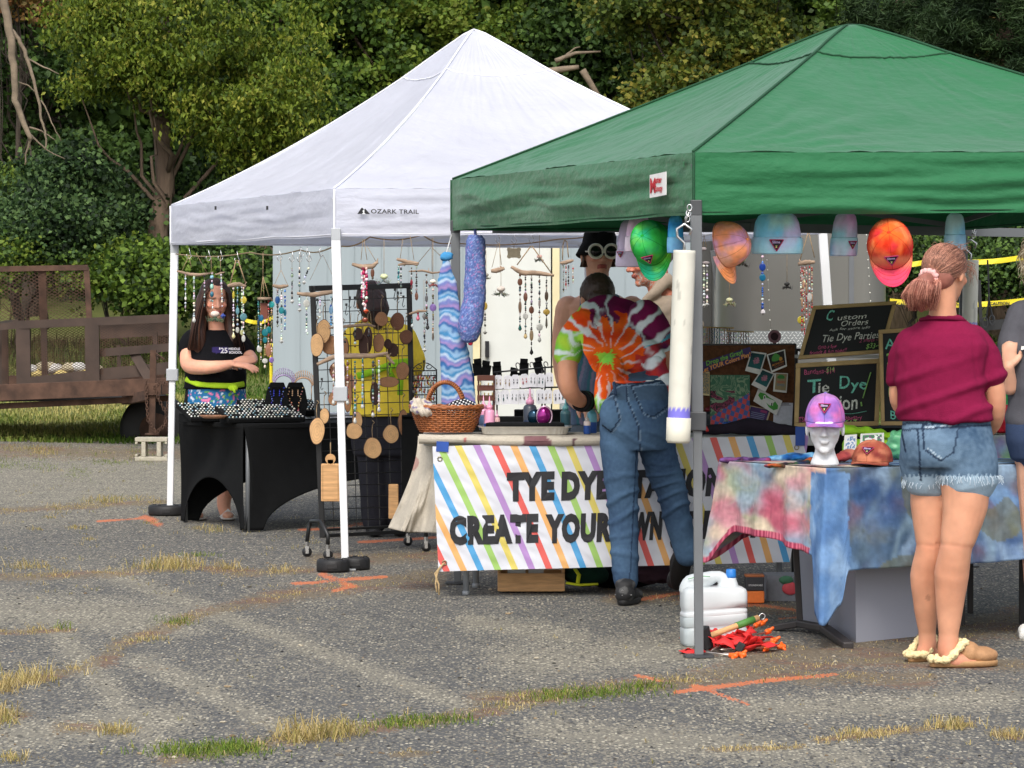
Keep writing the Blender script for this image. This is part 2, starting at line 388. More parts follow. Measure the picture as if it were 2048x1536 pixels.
for x,y,n,w_,h_ in((420,1505,1100,120,18),(470,1498,500,60,12),(860,1444,500,100,12),(800,1452,260,60,10),(1130,1396,500,90,12),(1210,1388,700,110,12),(1290,1374,250,50,8),(340,1505,160,30,12)):
 tuft(x,y,n,w_,h_,.055,GRN)
strip([(-20,1378),(100,1352),(210,1325)],700,26,.09,DRY,0,.8);tuft(60,1362,260,60,14,.14,DRY,0,.8);tuft(10,1380,200,40,10,.12,DRY,0,.7)
strip([(240,1294),(310,1272),(400,1228)],260,18,.05,DRY);tuft(350,1246,200,40,8,.06,GRN);tuft(300,1280,120,40,6,.05,DRY)
strip([(-20,1150),(220,1146),(380,1134),(480,1142),(620,1138)],900,16,.06,DRY,0,.9)
tuft(335,1136,520,70,9,.13,DRY,.1,1);tuft(360,1128,200,40,7,.13,DRY,0,.6);tuft(55,1136,200,50,8,.1,DRY,0,.8);tuft(460,1138,120,30,5,.12,DRY,0,.8);tuft(560,1145,80,30,5,.1,DRY,0,.8);tuft(400,1112,160,60,5,.05,GRN,.4,1)
strip([(-20,1022),(110,1018),(200,1006),(340,1004)],900,12,.07,DRY,0,.9);tuft(205,1003,260,40,6,.1,DRY,.2,1);tuft(260,1000,120,40,6,.08,DRY)
for x,y in((100,1036),(150,1056),(180,1080),(70,1060),(300,1048),(395,1058),(160,1058)):tuft(x,y,60,16,3,.05,DRY,.2,1)
strip([(-20,1264),(140,1258)],260,12,.05,DRY,0,.8);tuft(125,1258,60,20,4,.09,GRN,.3,1);tuft(235,1466,240,36,10,.07,DRY,0,.9);tuft(5,1440,260,30,16,.13,DRY,0,1);tuft(15,1520,200,50,10,.06,DRY)
strip([(1640,1482),(1780,1466),(1940,1452)],900,16,.05,DRY,0,.7);tuft(1900,1455,260,60,8,.09,DRY,0,.8);strip([(1420,1502),(1600,1494)],260,10,.04,DRY,0,.6);tuft(2020,1474,260,40,10,.06,DRY,0,.7)
strip([(-20,935),(60,928),(120,940),(190,958)],1100,20,.05,GRN,.2,1);strip([(-20,915),(150,905),(330,915)],1500,30,.07,DRY+GRN,.3,1);tuft(220,925,260,40,6,.05,GRN,.2,1);tuft(60,900,500,80,8,.1,DRY,.3,1);tuft(90,908,200,30,6,.1,DRY,0,1)
strip([(480,905),(540,900),(350,925)],500,24,.08,GRN,.2,1)
strip([(430,1066),(640,1080)],200,14,.05,DRY);tuft(430,1062,120,30,8,.09,DRY,.1,.9)
for pts,w_ in DIRT:
 for _ in range(int(sum(math.hypot(b_[0]-a_[0],b_[1]-a_[1])for a_,b_ in zip(pts[:-1],pts[1:]))/9)):
  i=rng.integers(len(pts)-1);t=rng.uniform();tuft(lerp(pts[i][0],pts[i+1][0],t),lerp(pts[i][1],pts[i+1][1],t)+rng.normal(0,w_/5),9,26,4,.022,DRY,0,.7)
for _ in range(70):tuft(rng.uniform(0,2048),rng.uniform(960,1530),8,9,2,.035,DRY,0,1)
for _ in range(120):tuft(rng.uniform(0,700),rng.uniform(900,1190),9,14,2,.045,DRY,0,1)
pos,hh,cc=np.concatenate(pos),np.concatenate(hh),np.concatenate(cc)
g=link('grass_in_cracks',blade_mesh('grass_in_cracks',pos,hh,.0032,cc,1.9));g.data.materials.append(BLADE);stuff(g)
g['label']='dry yellow and green grass tufts growing from asphalt cracks'
n=90000;x=rng.uniform(-5.5,5.5,n);y=30.4+rng.uniform(0,1,n)**1.2*14
pos=np.stack([x*(y/30),y,np.vectorize(gz)(y)+.05*(np.sin(x*(y/30)*1.3+y*.7)+np.sin(x*(y/30)*.37-y*.51))*np.clip((y-29)/4,0,1)],-1)
t=np.array([noise.noise(V((a_*.6,b_*.35,0)))for a_,b_ in zip(pos[:,0],pos[:,1])])
cc=ramp([sr(62,92,30),sr(88,112,42),sr(132,138,70),sr(170,160,100)],np.clip(.45+t*.9+rng.normal(0,.15,n),0,1))
g=link('lawn_grass',blade_mesh('lawn_grass',pos,rng.uniform(.025,.075,n),.012,cc,.9));g.data.materials.append(BLADE);stuff(g)
g['label']='patchy green and straw coloured lawn behind the stalls'
lm=MB();lr=random.Random(17)
for _ in range(650):
 px,py=lr.uniform(-20,2070),900+640*lr.random()**.8;q=G(px,py);r_=lr.uniform(.0018,.0048)*(1.6 if lr.random()<.1 else 1);c_=lr.choice([sr(60,56,50),sr(90,84,76),sr(170,160,140),sr(110,92,70),sr(40,38,36),sr(140,122,96)])
 lm.ell(q+V((0,0,r_*.4)),(r_*lr.uniform(1,2),r_*lr.uniform(.8,1.6),r_*.7),None,6,amp=.4,seed=lr.random()*9,col=c_)
g=part('ground_litter',lm,mat('litter',vcol=True,rough=.9,var=.2,vscale=80),None);stuff(g);g['label']='scattered pebbles, chips and dead leaf bits on the asphalt'
# WOODS
def leaf_mesh(name,cen,size,col,up=.5,drop=.4,wd=.42):
 n=len(cen);az=rng.uniform(0,2*math.pi,n);el=rng.normal(-drop,.5,n)
 d=np.stack([np.cos(az)*np.cos(el),np.sin(az)*np.cos(el),np.sin(el)],-1)
 nr=rng.normal(0,.55,(n,3))+np.array([0,-.25,up]);s=np.cross(d,nr);s/=np.linalg.norm(s,axis=1)[:,None]+1e-9
 k=np.cross(s,d);L_=size[:,None]*d;W=size[:,None]*s*wd
 base=cen-L_*.5;tip=cen+L_*.5-k*size[:,None]*.1;m0=cen+W+k*size[:,None]*.06-L_*.06;m1=cen-W+k*size[:,None]*.06-L_*.06
 v=np.stack([base,m0,tip,m1],1).reshape(-1,3)
 loops=(np.arange(n)[:,None]*4+np.array([0,1,2,0,2,3])).ravel().astype('i')
 me=bpy.data.meshes.new(name);me.vertices.add(len(v));me.vertices.foreach_set('co',v.astype('f').ravel())
 me.loops.add(len(loops));me.loops.foreach_set('vertex_index',loops);me.polygons.add(2*n);me.polygons.foreach_set('loop_start',np.arange(0,6*n,3,dtype='i'))
 me.update(calc_edges=True)
 a=me.color_attributes.new('Col','FLOAT_COLOR','POINT');a.data.foreach_set('color',np.repeat(np.c_[col,np.ones(n)],4,0).astype('f').ravel())
 return me
LEAF=mat('leaf',vcol=True,rough=.62,var=.08,trans=.28,spec=.3)
BARK=mat('bark',sr(98,82,68),rough=.95,var=.35,vscale=7,bump=1.0,bscale=22,stretch=(1,1,.25),bdist=.03)
BARKD=mat('dark_bark',sr(58,50,42),rough=.95,var=.35,vscale=7,bump=1.0,bscale=22,stretch=(1,1,.25),bdist=.03)
DEADW=mat('dead_wood',sr(118,104,88),rough=.9,var=.3,vscale=9,bump=.6,bscale=30,bdist=.01)
def L3(*c):return[tuple(x*k for x in sr(*c))for k in(.75,1,1.15)]
YEL=[sr(44,62,18),sr(76,96,26),sr(106,122,34),sr(146,146,58)]
OLV=[sr(44,60,22),sr(70,88,30),sr(98,106,36),sr(132,122,48)]
MIDG=[sr(42,62,24),sr(64,90,32),sr(90,114,38),sr(118,134,50)]
DRKG=[sr(30,48,22),sr(48,70,32),sr(66,92,40),sr(90,116,52)]
BLUG=[sr(26,44,24),sr(42,64,34),sr(60,86,46),sr(86,110,62)]
RUST=[sr(70,46,24),sr(104,66,34),sr(120,92,46),sr(84,84,40)]
def crown(blobs,nc,per,size,pal,seed,spread=.26,shell=.55,clump=True,up=.5,drop=.4,wd=.42,gap=-.16):
 pass
 r=np.random.default_rng(seed);cen=[];col=[];tw=[]
 wts=np.array([b_[2]for b_ in blobs]);wts=wts/wts.sum()
 for _ in range(nc):
  c_,rad,_w=blobs[r.choice(len(blobs),p=wts)]
  u=r.normal(size=3);u/=np.linalg.norm(u);rr=(shell+(1-shell)*r.uniform())*r.uniform(.75,1.1)
  p=np.array(c_)+u*rr*np.array(rad)
  if noise.noise(V((p[0]*1.15,p[1]*.5,p[2]*1.5+seed)))<gap:continue
  tw.append(p);k=int(per*r.uniform(.5,1.5))
  dirv=np.array([u[0],u[1],.15*u[2]-.25]);dirv/=np.linalg.norm(dirv)+1e-6
  t=r.uniform(-1,1,k)[:,None];q=p+dirv*t*spread*1.5+r.normal(0,spread*.38,(k,3))*np.array([1,1,.7])
  cen.append(q);tone=np.clip(.5+.22*r.normal(),0,1);col.append(ramp(pal,np.clip(tone+r.normal(0,.17,k),0,1)))
 cen=np.concatenate(cen);col=np.concatenate(col)
 return leaf_mesh('crown',cen,size*r.uniform(.6,1.25,len(cen)),col,up,drop,wd),tw
def wig(p0,p1,n,a_,seed):
 p0,p1=V(p0),V(p1);return[p0.lerp(p1,i/n)+V((noise.noise(V((seed,i*.6,0))),noise.noise(V((seed,i*.6,9))),noise.noise(V((seed,i*.6,5)))))*a_*math.sin(math.pi*i/n if i else 0)**.5 for i in range(n+1)]
def tree(name,label,base,trunk_r,top_px,blobs,nc,per,size,pal,seed,bark=None,group='trees of the wood',lean=None,nb=14,**k):
 pass
 bx,Y=base;b0=V((P(bx,600,Y).x,Y,gz(Y)))
 t=thing(name,label,'tree' if 'tree' in name or 'pine' in name or 'maple' in name or 'elder' in name else 'shrub',b0,group)
 s_=Y/F;bl=[]
 for px,py,dY,rx,ry,rY,wt in blobs:
  c_=P(px,py,Y+dY);bl.append((tuple(c_),(rx*s_,rY,ry*s_),wt))
 me,tw=crown(bl,nc,per,size,pal,seed,**k)
 part('crown',me,LEAF,t)
 top=P(top_px[0],top_px[1],Y+.3)
 m=MB();path=wig(b0-V((0,0,.3)),top,10,.25 if trunk_r!=.15 else .08,seed);m.tube(path,[trunk_r*lerp(1.25 if i==0 else 1,.35,(i/10)**1.2)for i in range(11)],12)
 part('trunk',m,bark or BARKD,t,True)
 r=random.Random(seed);br=MB()
 for p in r.sample(tw,min(nb*3,len(tw))):
  p=V(p);h=r.uniform(.3,.85);q0=path[int(h*10)]
  br.tube(wig(q0,p,6,.35,seed+p.x),[trunk_r*lerp(.24,.03,i/6)for i in range(7)],5)
 part('limbs',br,bark or BARKD,t,True)
 return t
tree('box_elder','bright yellow-green tree with hanging seed clusters, thick trunk left of the white canopy',(316,44),.15,(330,-250),[(330,60,0,190,110,1.3,3),(470,170,-.3,160,110,1.2,3),(240,170,-.4,110,60,.8,1.5),(560,210,-.2,70,120,.9,1.6),(440,300,.3,90,70,.8,1.0),(180,40,0,80,60,.8,1.3),(540,60,0,120,90,1,1.6),(330,-120,.2,260,120,1.5,2.5),(280,110,-.5,120,50,.7,1.2),(480,330,.3,80,50,.8,.4)],1700,40,.072,YEL,11,bark=BARK,up=.7,drop=.8,wd=.26,spread=.2,nb=5)
tree('slender_maple','dark leaved maple standing far left behind the dead branches',(60,49),.12,(90,-200),[(60,120,0,150,200,1.3,3),(120,330,.3,150,120,1.2,2),(20,-80,0,220,120,1.5,1.5)],800,42,.095,DRKG,12)
tree('reddish_sapling','small tree with rusty red leaves in the top left corner',(30,46),.05,(40,-60),[(50,20,0,60,50,.6,1),(10,-40,0,60,60,.6,1)],60,34,.09,RUST,13,nb=5)
tree('grey_trunk_tree','tall tree whose grey trunk rises behind the top of the yellow-green tree',(540,50),.24,(560,-300),[(640,60,0,150,150,1.4,3),(760,170,.3,170,120,1.3,3),(620,250,.3,120,90,1.1,1.5),(700,-100,.2,240,120,1.6,2)],1150,42,.09,MIDG,14,bark=BARK)
tree('leafy_maple','olive-green maple directly behind the white canopy peak',(900,51),.18,(890,-250),[(860,60,-.3,190,80,1.2,3),(1010,80,-.2,150,90,1.1,2.4),(840,-90,0,260,110,1.6,2),(760,30,0,110,70,1,1.5),(1000,190,.3,160,80,1,1)],1500,42,.08,MIDG[1:]+[OLV[2]],15)
tree('dark_maple','dark green maple right of the white canopy peak above the broken limb',(1130,50),.2,(1160,-250),[(1170,60,0,130,120,1.2,3),(1230,180,.1,90,60,.8,1),(1090,230,.5,150,80,1,1.2),(1190,-90,0,200,110,1.5,1.6)],900,42,.095,DRKG,16)
tree('golden_maple','tree turning golden olive between the two canopy peaks',(1400,46),.13,(1420,-200),[(1400,70,0,110,85,1.0,3),(1385,170,-.3,85,60,.8,1.7),(1250,30,.2,70,60,.8,1),(1540,90,0,90,70,.9,1.8),(1440,-90,0,200,110,1.4,2),(1290,210,0,60,30,.5,.7)],1000,42,.08,OLV,17)
tree('broadleaf_tree','dull green broadleaved tree behind the green canopy peak',(1640,49),.16,(1650,-200),[(1640,60,0,150,110,1.2,3),(1500,150,.3,120,70,1,1),(1760,80,.2,110,90,1,1.6),(1660,-100,0,240,110,1.6,2)],1050,42,.085,DRKG[1:]+[MIDG[2]],18)
def pine(name,label,base,blobs,seed):
 Y=base[1];b0=V((P(base[0],600,Y).x,Y,gz(Y)));t=thing(name,label,'pine tree',b0,'pines behind the green canopy');r=np.random.default_rng(seed);s_=Y/F
 cen,colr=[],[]
 for px,py,rx,ry,nb in blobs:
  for _ in range(nb):
   p=np.array(P(px+r.uniform(-rx,rx),py+r.uniform(-ry,ry),Y+r.uniform(-1,1)));k=90
   u=r.normal(size=(k,3));u/=np.linalg.norm(u,axis=1)[:,None];cen.append(p+u*r.uniform(.02,.13,k)[:,None]+np.array([r.uniform(-.2,.2),0,0])*r.uniform(-1,1,k)[:,None])
   colr.append(ramp([sr(26,44,24),sr(48,70,38),sr(70,92,52)],np.clip(r.normal(.5,.2)+r.normal(0,.12,k),0,1)))
 cen=np.concatenate(cen);me=leaf_mesh('crown',cen,r.uniform(.1,.17,len(cen)),np.concatenate(colr),.2,-.3,.06)
 part('crown',me,LEAF,t);m=MB();m.tube([b0-V((0,0,.3)),b0+V((.1,0,3)),b0+V((0,0,9))],[.2,.16,.1],10);part('trunk',m,BARK,t,True)
pine('pine_tree','blue-green pine boughs at the top right corner',(2000,45),[(1990,60,90,90,120),(1900,60,60,40,45),(2080,120,80,60,60),(2000,-60,120,50,60)],31)
pine('pine_tree','darker pine boughs just right of the green canopy peak',(1800,47),[(1800,95,70,35,70),(1760,40,60,40,40),(1850,20,50,50,40)],32)
tree('rusty_leaved_tree','brown and green tree above the right slope of the green canopy',(1930,48.5),.14,(1930,-150),[(1930,20,0,100,80,1,2),(1850,60,0,90,60,1,1.4)],420,40,.08,RUST[1:]+[MIDG[1]],19)
for i,(px,Y,bl,nc,pal,lb,sz)in enumerate([(60,44.5,[(40,290,0,80,60,.7,1),(30,370,0,90,60,.7,1)],130,MIDG,'bushy plant with lighter green leaves at the left edge above the trailer ramp',.08),(210,44,[(170,430,0,100,80,.9,2),(140,340,0,80,50,.8,1)],250,BLUG,'blue-green shrub with pointed leaves in front of the thick trunk',.1),(90,43,[(80,450,0,110,70,.9,1)],240,BLUG,'vine-covered shrub with small rounded leaves left behind the rusty trailer',.09),(250,42.5,[(240,520,0,90,60,.7,1)],170,MIDG,'low leafy bush behind the rear ramp of the trailer',.09),(420,45,[(430,420,0,120,90,.9,2),(400,520,0,120,70,.9,1)],330,DRKG,'dark shrub behind the left edge of the white canopy',.1),(40,42,[(40,530,0,90,50,.7,1)],150,MIDG,'bright weedy bush at the far left behind the mesh ramp',.08),(330,42,[(310,540,0,70,50,.6,1),(360,580,0,80,40,.6,1)],150,MIDG[:3]+[GRN[1]],'leafy bush with drooping leaves right of the mesh ramp',.11),(480,43,[(480,560,0,90,60,.7,1)],190,DRKG,'dark bush behind the woman in the black shirt',.1),(600,45,[(560,330,0,90,80,.9,1),(640,260,.3,90,90,.9,1)],230,MIDG[:3],'mid green shrub just above the left slope of the white canopy',.1),(1960,43,[(1930,530,0,120,40,.7,1),(2060,520,0,90,60,.7,1)],220,DRKG,'dark hedge-like bush behind the yellow tape at the right',.08),(1830,43.5,[(1800,500,0,90,60,.7,1)],130,DRKG,'dark bush behind the grey cargo trailer nose',.09),(2030,45,[(1990,440,0,150,70,.9,1)],200,DRKG,'dark undergrowth right behind the green canopy valance',.1)]):
 tree('shrub',lb,(px,Y),.03,(px,bl[0][1]),bl,int(nc*1.9),40,sz*.72,[tuple(x*.7 for x in pal[0])]+pal+[tuple(x*1.25 for x in pal[-1])],50+i,group='shrubs along the wood edge',nb=4,gap=-.04)
r=np.random.default_rng(99);n=300000
Yb=r.uniform(50,58,n);pxx=r.uniform(-700,2750,n);top=9.0
zz=np.array([gz(y_)for y_ in Yb]);zz=zz+r.uniform(-.1,1,n)*(top-zz)
xx=(pxx-1024)*Yb/F
u_,v_=1024+xx/Yb*F,650-(zz-CH)/Yb*F
gap=np.zeros(n,bool)
for gxx,gyy,rx,ry in((1308,95,22,34),(1318,150,26,14),(1300,70,12,16),(1585,48,8,6),(1872,10,10,6),(1812,62,6,5),(352,240,5,12),(4,64,8,8),(1196,178,10,5),(1338,60,8,10),(640,70,5,5),(1700,20,6,5),(2030,18,6,6),(1460,20,6,5)):
 gap|=((u_-gxx)/rx)**2+((v_-gyy)/ry)**2<1+.7*np.sin(u_*.9)*np.sin(v_*1.1)
cen=np.stack([xx,Yb,zz],-1)[~gap];tone=np.array([noise.noise(V((a_*.7,b_*.5,c_*.9)))for a_,b_,c_ in cen])
me=leaf_mesh('distant_wood',cen,r.uniform(.08,.2,len(cen)),ramp(DRKG+[MIDG[2]],np.clip(.42+tone*.7+r.normal(0,.12,len(cen)),0,1)),.3,.4,.5)
g=link('distant_wood',me);me.materials.append(LEAF);stuff(g);g['label']='deep dark green woodland behind the nearer trees'
n=26000;x=r.uniform(-8,9,n);y=r.uniform(40.5,44.5,n);pos=np.stack([x,y,np.vectorize(gz)(y)],-1)
g=link('tall_weeds',blade_mesh('tall_weeds',pos,r.uniform(.12,.45,n),.02,ramp([sr(40,60,22),sr(66,88,32),sr(100,112,48)],r.uniform(0,1,n)),.8));g.data.materials.append(BLADE);stuff(g)
g['label']='tall weeds along the foot of the wood'
def dead_branch(label,paths,Y,mt=DEADW):
 p0=P(*paths[0][0][0],Y);t=thing('dead_branch',label,'branch',p0,'dead branches in front of the wood')
 for i,(pts,r0,r1)in enumerate(paths):
  m=MB();pp=[P(x_,y_,Y+.05*i)for x_,y_ in pts];q=[]
  for j in range(len(pp)-1):
   for k in range(4):q.append(pp[j].lerp(pp[j+1],k/4)+V((0,0,0))+V((noise.noise(V((j*4+k,i,Y)))*.02,0,noise.noise(V((j*4+k,i,3)))*.02)))
  q.append(pp[-1]);m.tube(q,[lerp(r0,r1,k/(len(q)-1))for k in range(len(q))],7);part('limb' if i==0 else 'twig',m,mt,t,True)
dead_branch('long bare grey branch hanging down at the left edge of the wood',[([(2,-40),(18,60),(26,130),(30,200),(48,250),(62,280)],.055,.028),([(22,58),(42,85),(56,120),(66,160),(78,200),(82,240),(92,270),(90,300)],.028,.01),([(56,118),(90,135),(118,148)],.012,.006),([(30,162),(60,172),(78,195)],.01,.006),([(60,255),(84,262),(110,280)],.014,.006),([(62,278),(54,300),(50,330)],.018,.008),([(62,270),(90,298),(130,318)],.012,.005),([(82,200),(104,245),(122,282)],.01,.005)],41.5)
dead_branch('thick broken pale limb slanting down right of the white canopy peak',[([(1165,140),(1180,165),(1200,198)],.05,.035)],46)
dead_branch('weathered dead limb forked to the right of the white canopy peak',[([(1085,145),(1130,138),(1158,134)],.055,.03),([(1110,122),(1150,106),(1202,103)],.035,.012),([(1130,112),(1150,96),(1160,94)],.015,.008)],46.3)
# TENTS
def canopy_mat(name,rgb,trans,rough=.75):
 m=mat(name,rgb,rough=rough,var=.05,vscale=3,bump=.55,bscale=13,trans=trans,spec=.3,bdist=.014,stretch=(1,1,2.2))
 b=m.node_tree.nodes['Principled BSDF'];b.inputs['Sheen Weight'].default_value=.2;b.inputs['Sheen Roughness'].default_value=.4
 return m
WHITEF=canopy_mat('white_canopy_fabric',sr(224,226,238),.42)
GREENF=canopy_mat('green_canopy_fabric',sr(44,110,70),.12,.5)
def tent(name,label,fab,cor,peak,drop,legs,leg_mat,leg_w,seed,cap_t,seam_col,foot=None,sag=.05,wv=1.,rsag=.0):
 pass
 cx=sum((c.x for c in cor))/4;cy=sum((c.y for c in cor))/4
 t=thing(name,label,'canopy tent',(cx,cy,gz(cy)))
 m=MB();seams=MB()
 cc=V((cx,cy,cor[0].z))
 def ridge(c,tt):
  p=c.lerp(peak,tt);p.z-=rsag*math.sin(math.pi*min(1,tt))**.85
  if tt>cap_t:p.z+=.006*math.sin((tt-cap_t)/(1-cap_t)*math.pi)
  if tt>.985:p.z-=(tt-.985)*.9
  return p
 for i in range(4):
  a,b_=cor[i],cor[(i+1)%4];outw=((a+b_)/2-cc);outw.z=0;outw.normalize();el=(b_-a).normalized()
  def roof(s_,t_,a=a,b_=b_,outw=outw,i=i):
   pa,pb=ridge(a,t_),ridge(b_,t_);p=pa.lerp(pb,s_)
   e=4*s_*(1-s_)
   p.z-=e*sag*1.6*math.sin(math.pi*min(1,t_*1.05))**.8*(1-.35*t_)
   q=V((p.x*2.2+seed,p.y*2.2,t_*3))
   edge_=min(1,e*3)*min(1,(1-t_)*6)
   wr=.010*noise.noise(q*1.5)+.006*noise.noise(V((s_*30+noise.noise(q)*2,t_*4,seed)))*(1-t_*.5)
   for s0,sg in((s_,1),(1-s_,-1)):
    d=math.hypot(s0*2.4,t_*2.0);an=math.atan2(t_,s0+1e-4)
    wr+=.010*math.exp(-d*1.6)*math.sin(an*22+seed+noise.noise(V((d*3,seed,i)))*2)*min(1,d*4)
   wr+=.004*noise.noise(V((s_*60,t_*9+noise.noise(q*2),seed+4)))
   return p+V((0,0,wr*edge_))+outw*.004*noise.noise(q*3)*edge_
  m.grid(roof,90,60)
  def val(s_,t_,a=a,b_=b_,outw=outw,i=i):
   p=a.lerp(b_,s_);e=min(1,4*s_*(1-s_)*4)
   n1=noise.noise(V((s_*5+seed,i*3.1,t_*1.2)));n2=noise.noise(V((s_*3+seed,i*5.1+t_*5+s_*1.5,2)))
   p=p-V((0,0,t_*drop*(1+.03*n1*e)))
   bulge=.02*n1*t_+.026*n2*math.sin(math.pi*t_)+.017*noise.noise(V((s_*2.2,t_*9-s_*2.5+noise.noise(V((s_*6,t_,i)))*1.2,seed+i)))*min(1,t_*5)
   bulge+=.010*math.sin(math.pi*t_)
   return p+outw*(bulge*e*wv+.004)
  m.grid(lambda s_,t_,val=val:val(s_,t_),110,18)
  sm=MB()
  for k in range(24):pass
  seams.tube([roof(k/40,1-(1-cap_t)*1.0 if False else cap_t)+V((0,0,.004))for k in range(41)],.0045,5)
  seams.tube([ridge(a,k/30)+V((0,0,.005))for k in range(31)],.006,5)
  seams.tube([val(0,k/8)+outw*.002 for k in range(9)],.006,5)
  hem=[val(k/60,1)for k in range(61)];seams.tube([p+V((0,0,.012))for p in hem],.003,4)
 part('roof_cloth',m,fab,t,True)
 part('seam',seams,seam_col,t,True)
 for k,(tp,bt)in enumerate(legs):
  if not tp:continue
  lg=MB();mid=tp.lerp(bt,.47)
  lg.beam(tp+V((0,0,.0)),mid,leg_w*1.25,leg_w*1.25);lg.beam(mid,bt+V((0,0,.01)),leg_w,leg_w)
  o=part('leg',lg,leg_mat,t,bevel=.003)
  sl_=MB();sl_.beam(mid+V((0,0,.045)),mid-V((0,0,.03)),leg_w*1.9,leg_w*1.7);
  part('slider',sl_,foot or leg_mat,o,bevel=.004)
  br=MB();br.beam(tp-V((0,0,-.06)),tp-V((0,0,.004)),leg_w*1.3,leg_w*1.3);part('bracket',br,foot or leg_mat,o,bevel=.004)
  ft=MB();ft.box(bt+V((0,0,.006)),(.11,.11,.008))if leg_w<.04 else None
  ft.lathe(bt,[(.001,.002),(.062,.002),(.062,.008),(.001,.009)],20);part('foot_plate',ft,foot or leg_mat,o)
 for i in range(4):
  a,b_=cor[i]-V((0,0,.06)),cor[(i+1)%4]-V((0,0,.06));tr=MB();inn=(cc-(a+b_)/2);inn.z=0;inn.normalize();inn*=.05
  mid=(a+b_)/2;lo=V((0,0,-.27))
  for p0,p1 in((a,mid),(b_,mid)):
   tr.beam(p0+inn,p1+lo*.62+inn,.012,.024);tr.beam(p0+lo*.62+inn*1.3,p1+inn*1.3,.012,.024)
  part('truss',tr,leg_mat,t)
 hub=MB();hub.beam(V((peak.x,peak.y,peak.z-.03)),V((peak.x,peak.y,peak.z-.6)),.03,.03)
 for c in cor:
  p=c-V((0,0,.06));q=V((peak.x,peak.y,peak.z-.5));hub.beam(p,q.lerp(V((c.x,c.y,peak.z-.5)),.3)+V((0,0,.1)),.015,.025)
 part('roof_pole',hub,leg_mat,t)
 return t,m
def eave(px,py,Y):return P(px,py,Y)
YC,YD,YE,YF2=22.4,18.3,19.2,23.3
wc=[eave(343,412,YC),eave(668,378,YD),eave(1664,376,YE),None]
wc[3]=wc[0]+wc[2]-wc[1];wc[3].z=wc[0].z
wpk=P(948,56,20.8)
def leg(tpx,tpy,bpx,bpy,Y):
 a_=P(tpx,tpy,Y);b_=P(bpx,bpy,Y);b_.z=gz(Y);return(a_,b_)
t_w,_=tent('white_canopy_tent','white pop-up canopy tent with a tall pointed roof sheltering the jewellery and chime stall',WHITEF,wc,wpk,.245,[leg(349,505,340,1035,YC),leg(672,480,691,1143,YD),leg(1645,465,1690,1120,YE),(wc[3]-V((0,0,.25)),V((wc[3].x,wc[3].y,gz(wc[3].y))))],STEELW,.038,3,.78,mat('white_tape',sr(235,236,242),rough=.6,var=.03),mat('pale_grey_plastic',sr(168,172,176),rough=.5,var=.05),sag=.05,wv=.5,rsag=.075)
YA,YB=14.2,17.5
ga=eave(1386,305,YA);gb=eave(905,360,YB);u_=V((2.6,1.0,0))
ge=ga+u_;ge.z+=.05;gf_=gb+u_;gf_.z=ge.z
gc=[gb,ga,ge,gf_];gpk=P(1700,46,16.35)
t_g,_=tent('green_canopy_tent','dark green pop-up canopy tent with hats hanging along its edge',GREENF,gc,gpk,.25,[leg(911,465,915,1180,YB),leg(1392,430,1398,1316,YA),(ge-V((0,0,.25)),V((ge.x,ge.y,gz(ge.y)))),leg(1925,440,1935,1160,gf_.y)],STEELG,.036,9,.76,mat('dark_green_thread',sr(20,70,42),rough=.8),mat('dark_grey_plastic',sr(60,62,65),rough=.5),sag=.035,rsag=.008)
for a_,b_ in((P(985,457,17.75),P(1500,455,18.0)),(P(1500,455,18.0),P(2070,466,18.6))):m=MB();m.beam(a_,b_,.02,.045);part('rear_bar',m,STEELG,t_g)
def on_plane(o,p1,p2):
 pass
INK=mat('printed_ink',sr(32,32,36),rough=.7,var=.05)
REDI=mat('red_ink',sr(190,34,48),rough=.7,var=.05)
def edge_frame(a,b_,px):
 pass
 k=(px-1024)/F;tt=(k*a.y-a.x)/((b_.x-a.x)-k*(b_.y-a.y));p=a.lerp(b_,tt);d=(b_-a).normalized();return p,d
def wcol(px,edge='auto'):
 pass
 if px<672:p,_=edge_frame(wc[0],wc[1],px)
 else:p,_=edge_frame(wc[1],wc[2],px)
 return p.y
p,d=edge_frame(wc[1],wc[2],738);nrm=V((d.y,-d.x,0)).normalized();z0=P(738,427,p.y).z
o=V((p.x,p.y,z0))+nrm*.034;lb=MB();dx_=V((d.x,d.y,0)).normalized()
text_mb(lb,"OZARK TRAIL",o,dx_,V((0,0,1)),.031,.0006,sx=1.28,font_space=1.05)
tri=[(-.072,-.004),(-.05,.028),(-.044,.028),(-.036,.018),(-.03,.024),(-.004,-.004)]
lb.add([o+dx_*x_+V((0,0,z_))for x_,z_ in tri],[(0,5,4,3,2,1)])
sl2=MB();sl2.add([o+nrm*.002+dx_*x_+V((0,0,z_))for x_,z_ in((-.05,-.004),(-.04,.004),(-.046,.012),(-.038,.018),(-.034,.012),(-.036,.004),(-.028,-.004))],[(0,6,5,4,3,2,1)])
ro=[c for c in t_w.children if c.name.startswith('roof_cloth')][0]
part('printed_logo',lb,INK,ro);part('logo_river',sl2,STEELW,t_w)
for px in(441,545):
 p,d=edge_frame(wc[0],wc[1],px);n2=V((d.y,-d.x,0)).normalized();q_=P(px,416,p.y)+n2*.03
 m=MB();m.box(q_,(.012,.004,.022));part('velcro_tab',m,INK,t_w)
p,d=edge_frame(gc[0],gc[1],1332);n3=V((-d.y,d.x,0)).normalized();n3=n3 if n3.x<0 or n3.y<0 else-n3
zc=P(1332,370,p.y).z;dx_=V((d.x,d.y,0)).normalized();o=V((p.x,p.y,zc))+n3*.035
m=MB();hw=.055
lw=abs(33/F*p.y/max(.2,abs((dx_.x-(p.x/p.y)*dx_.y))))/2
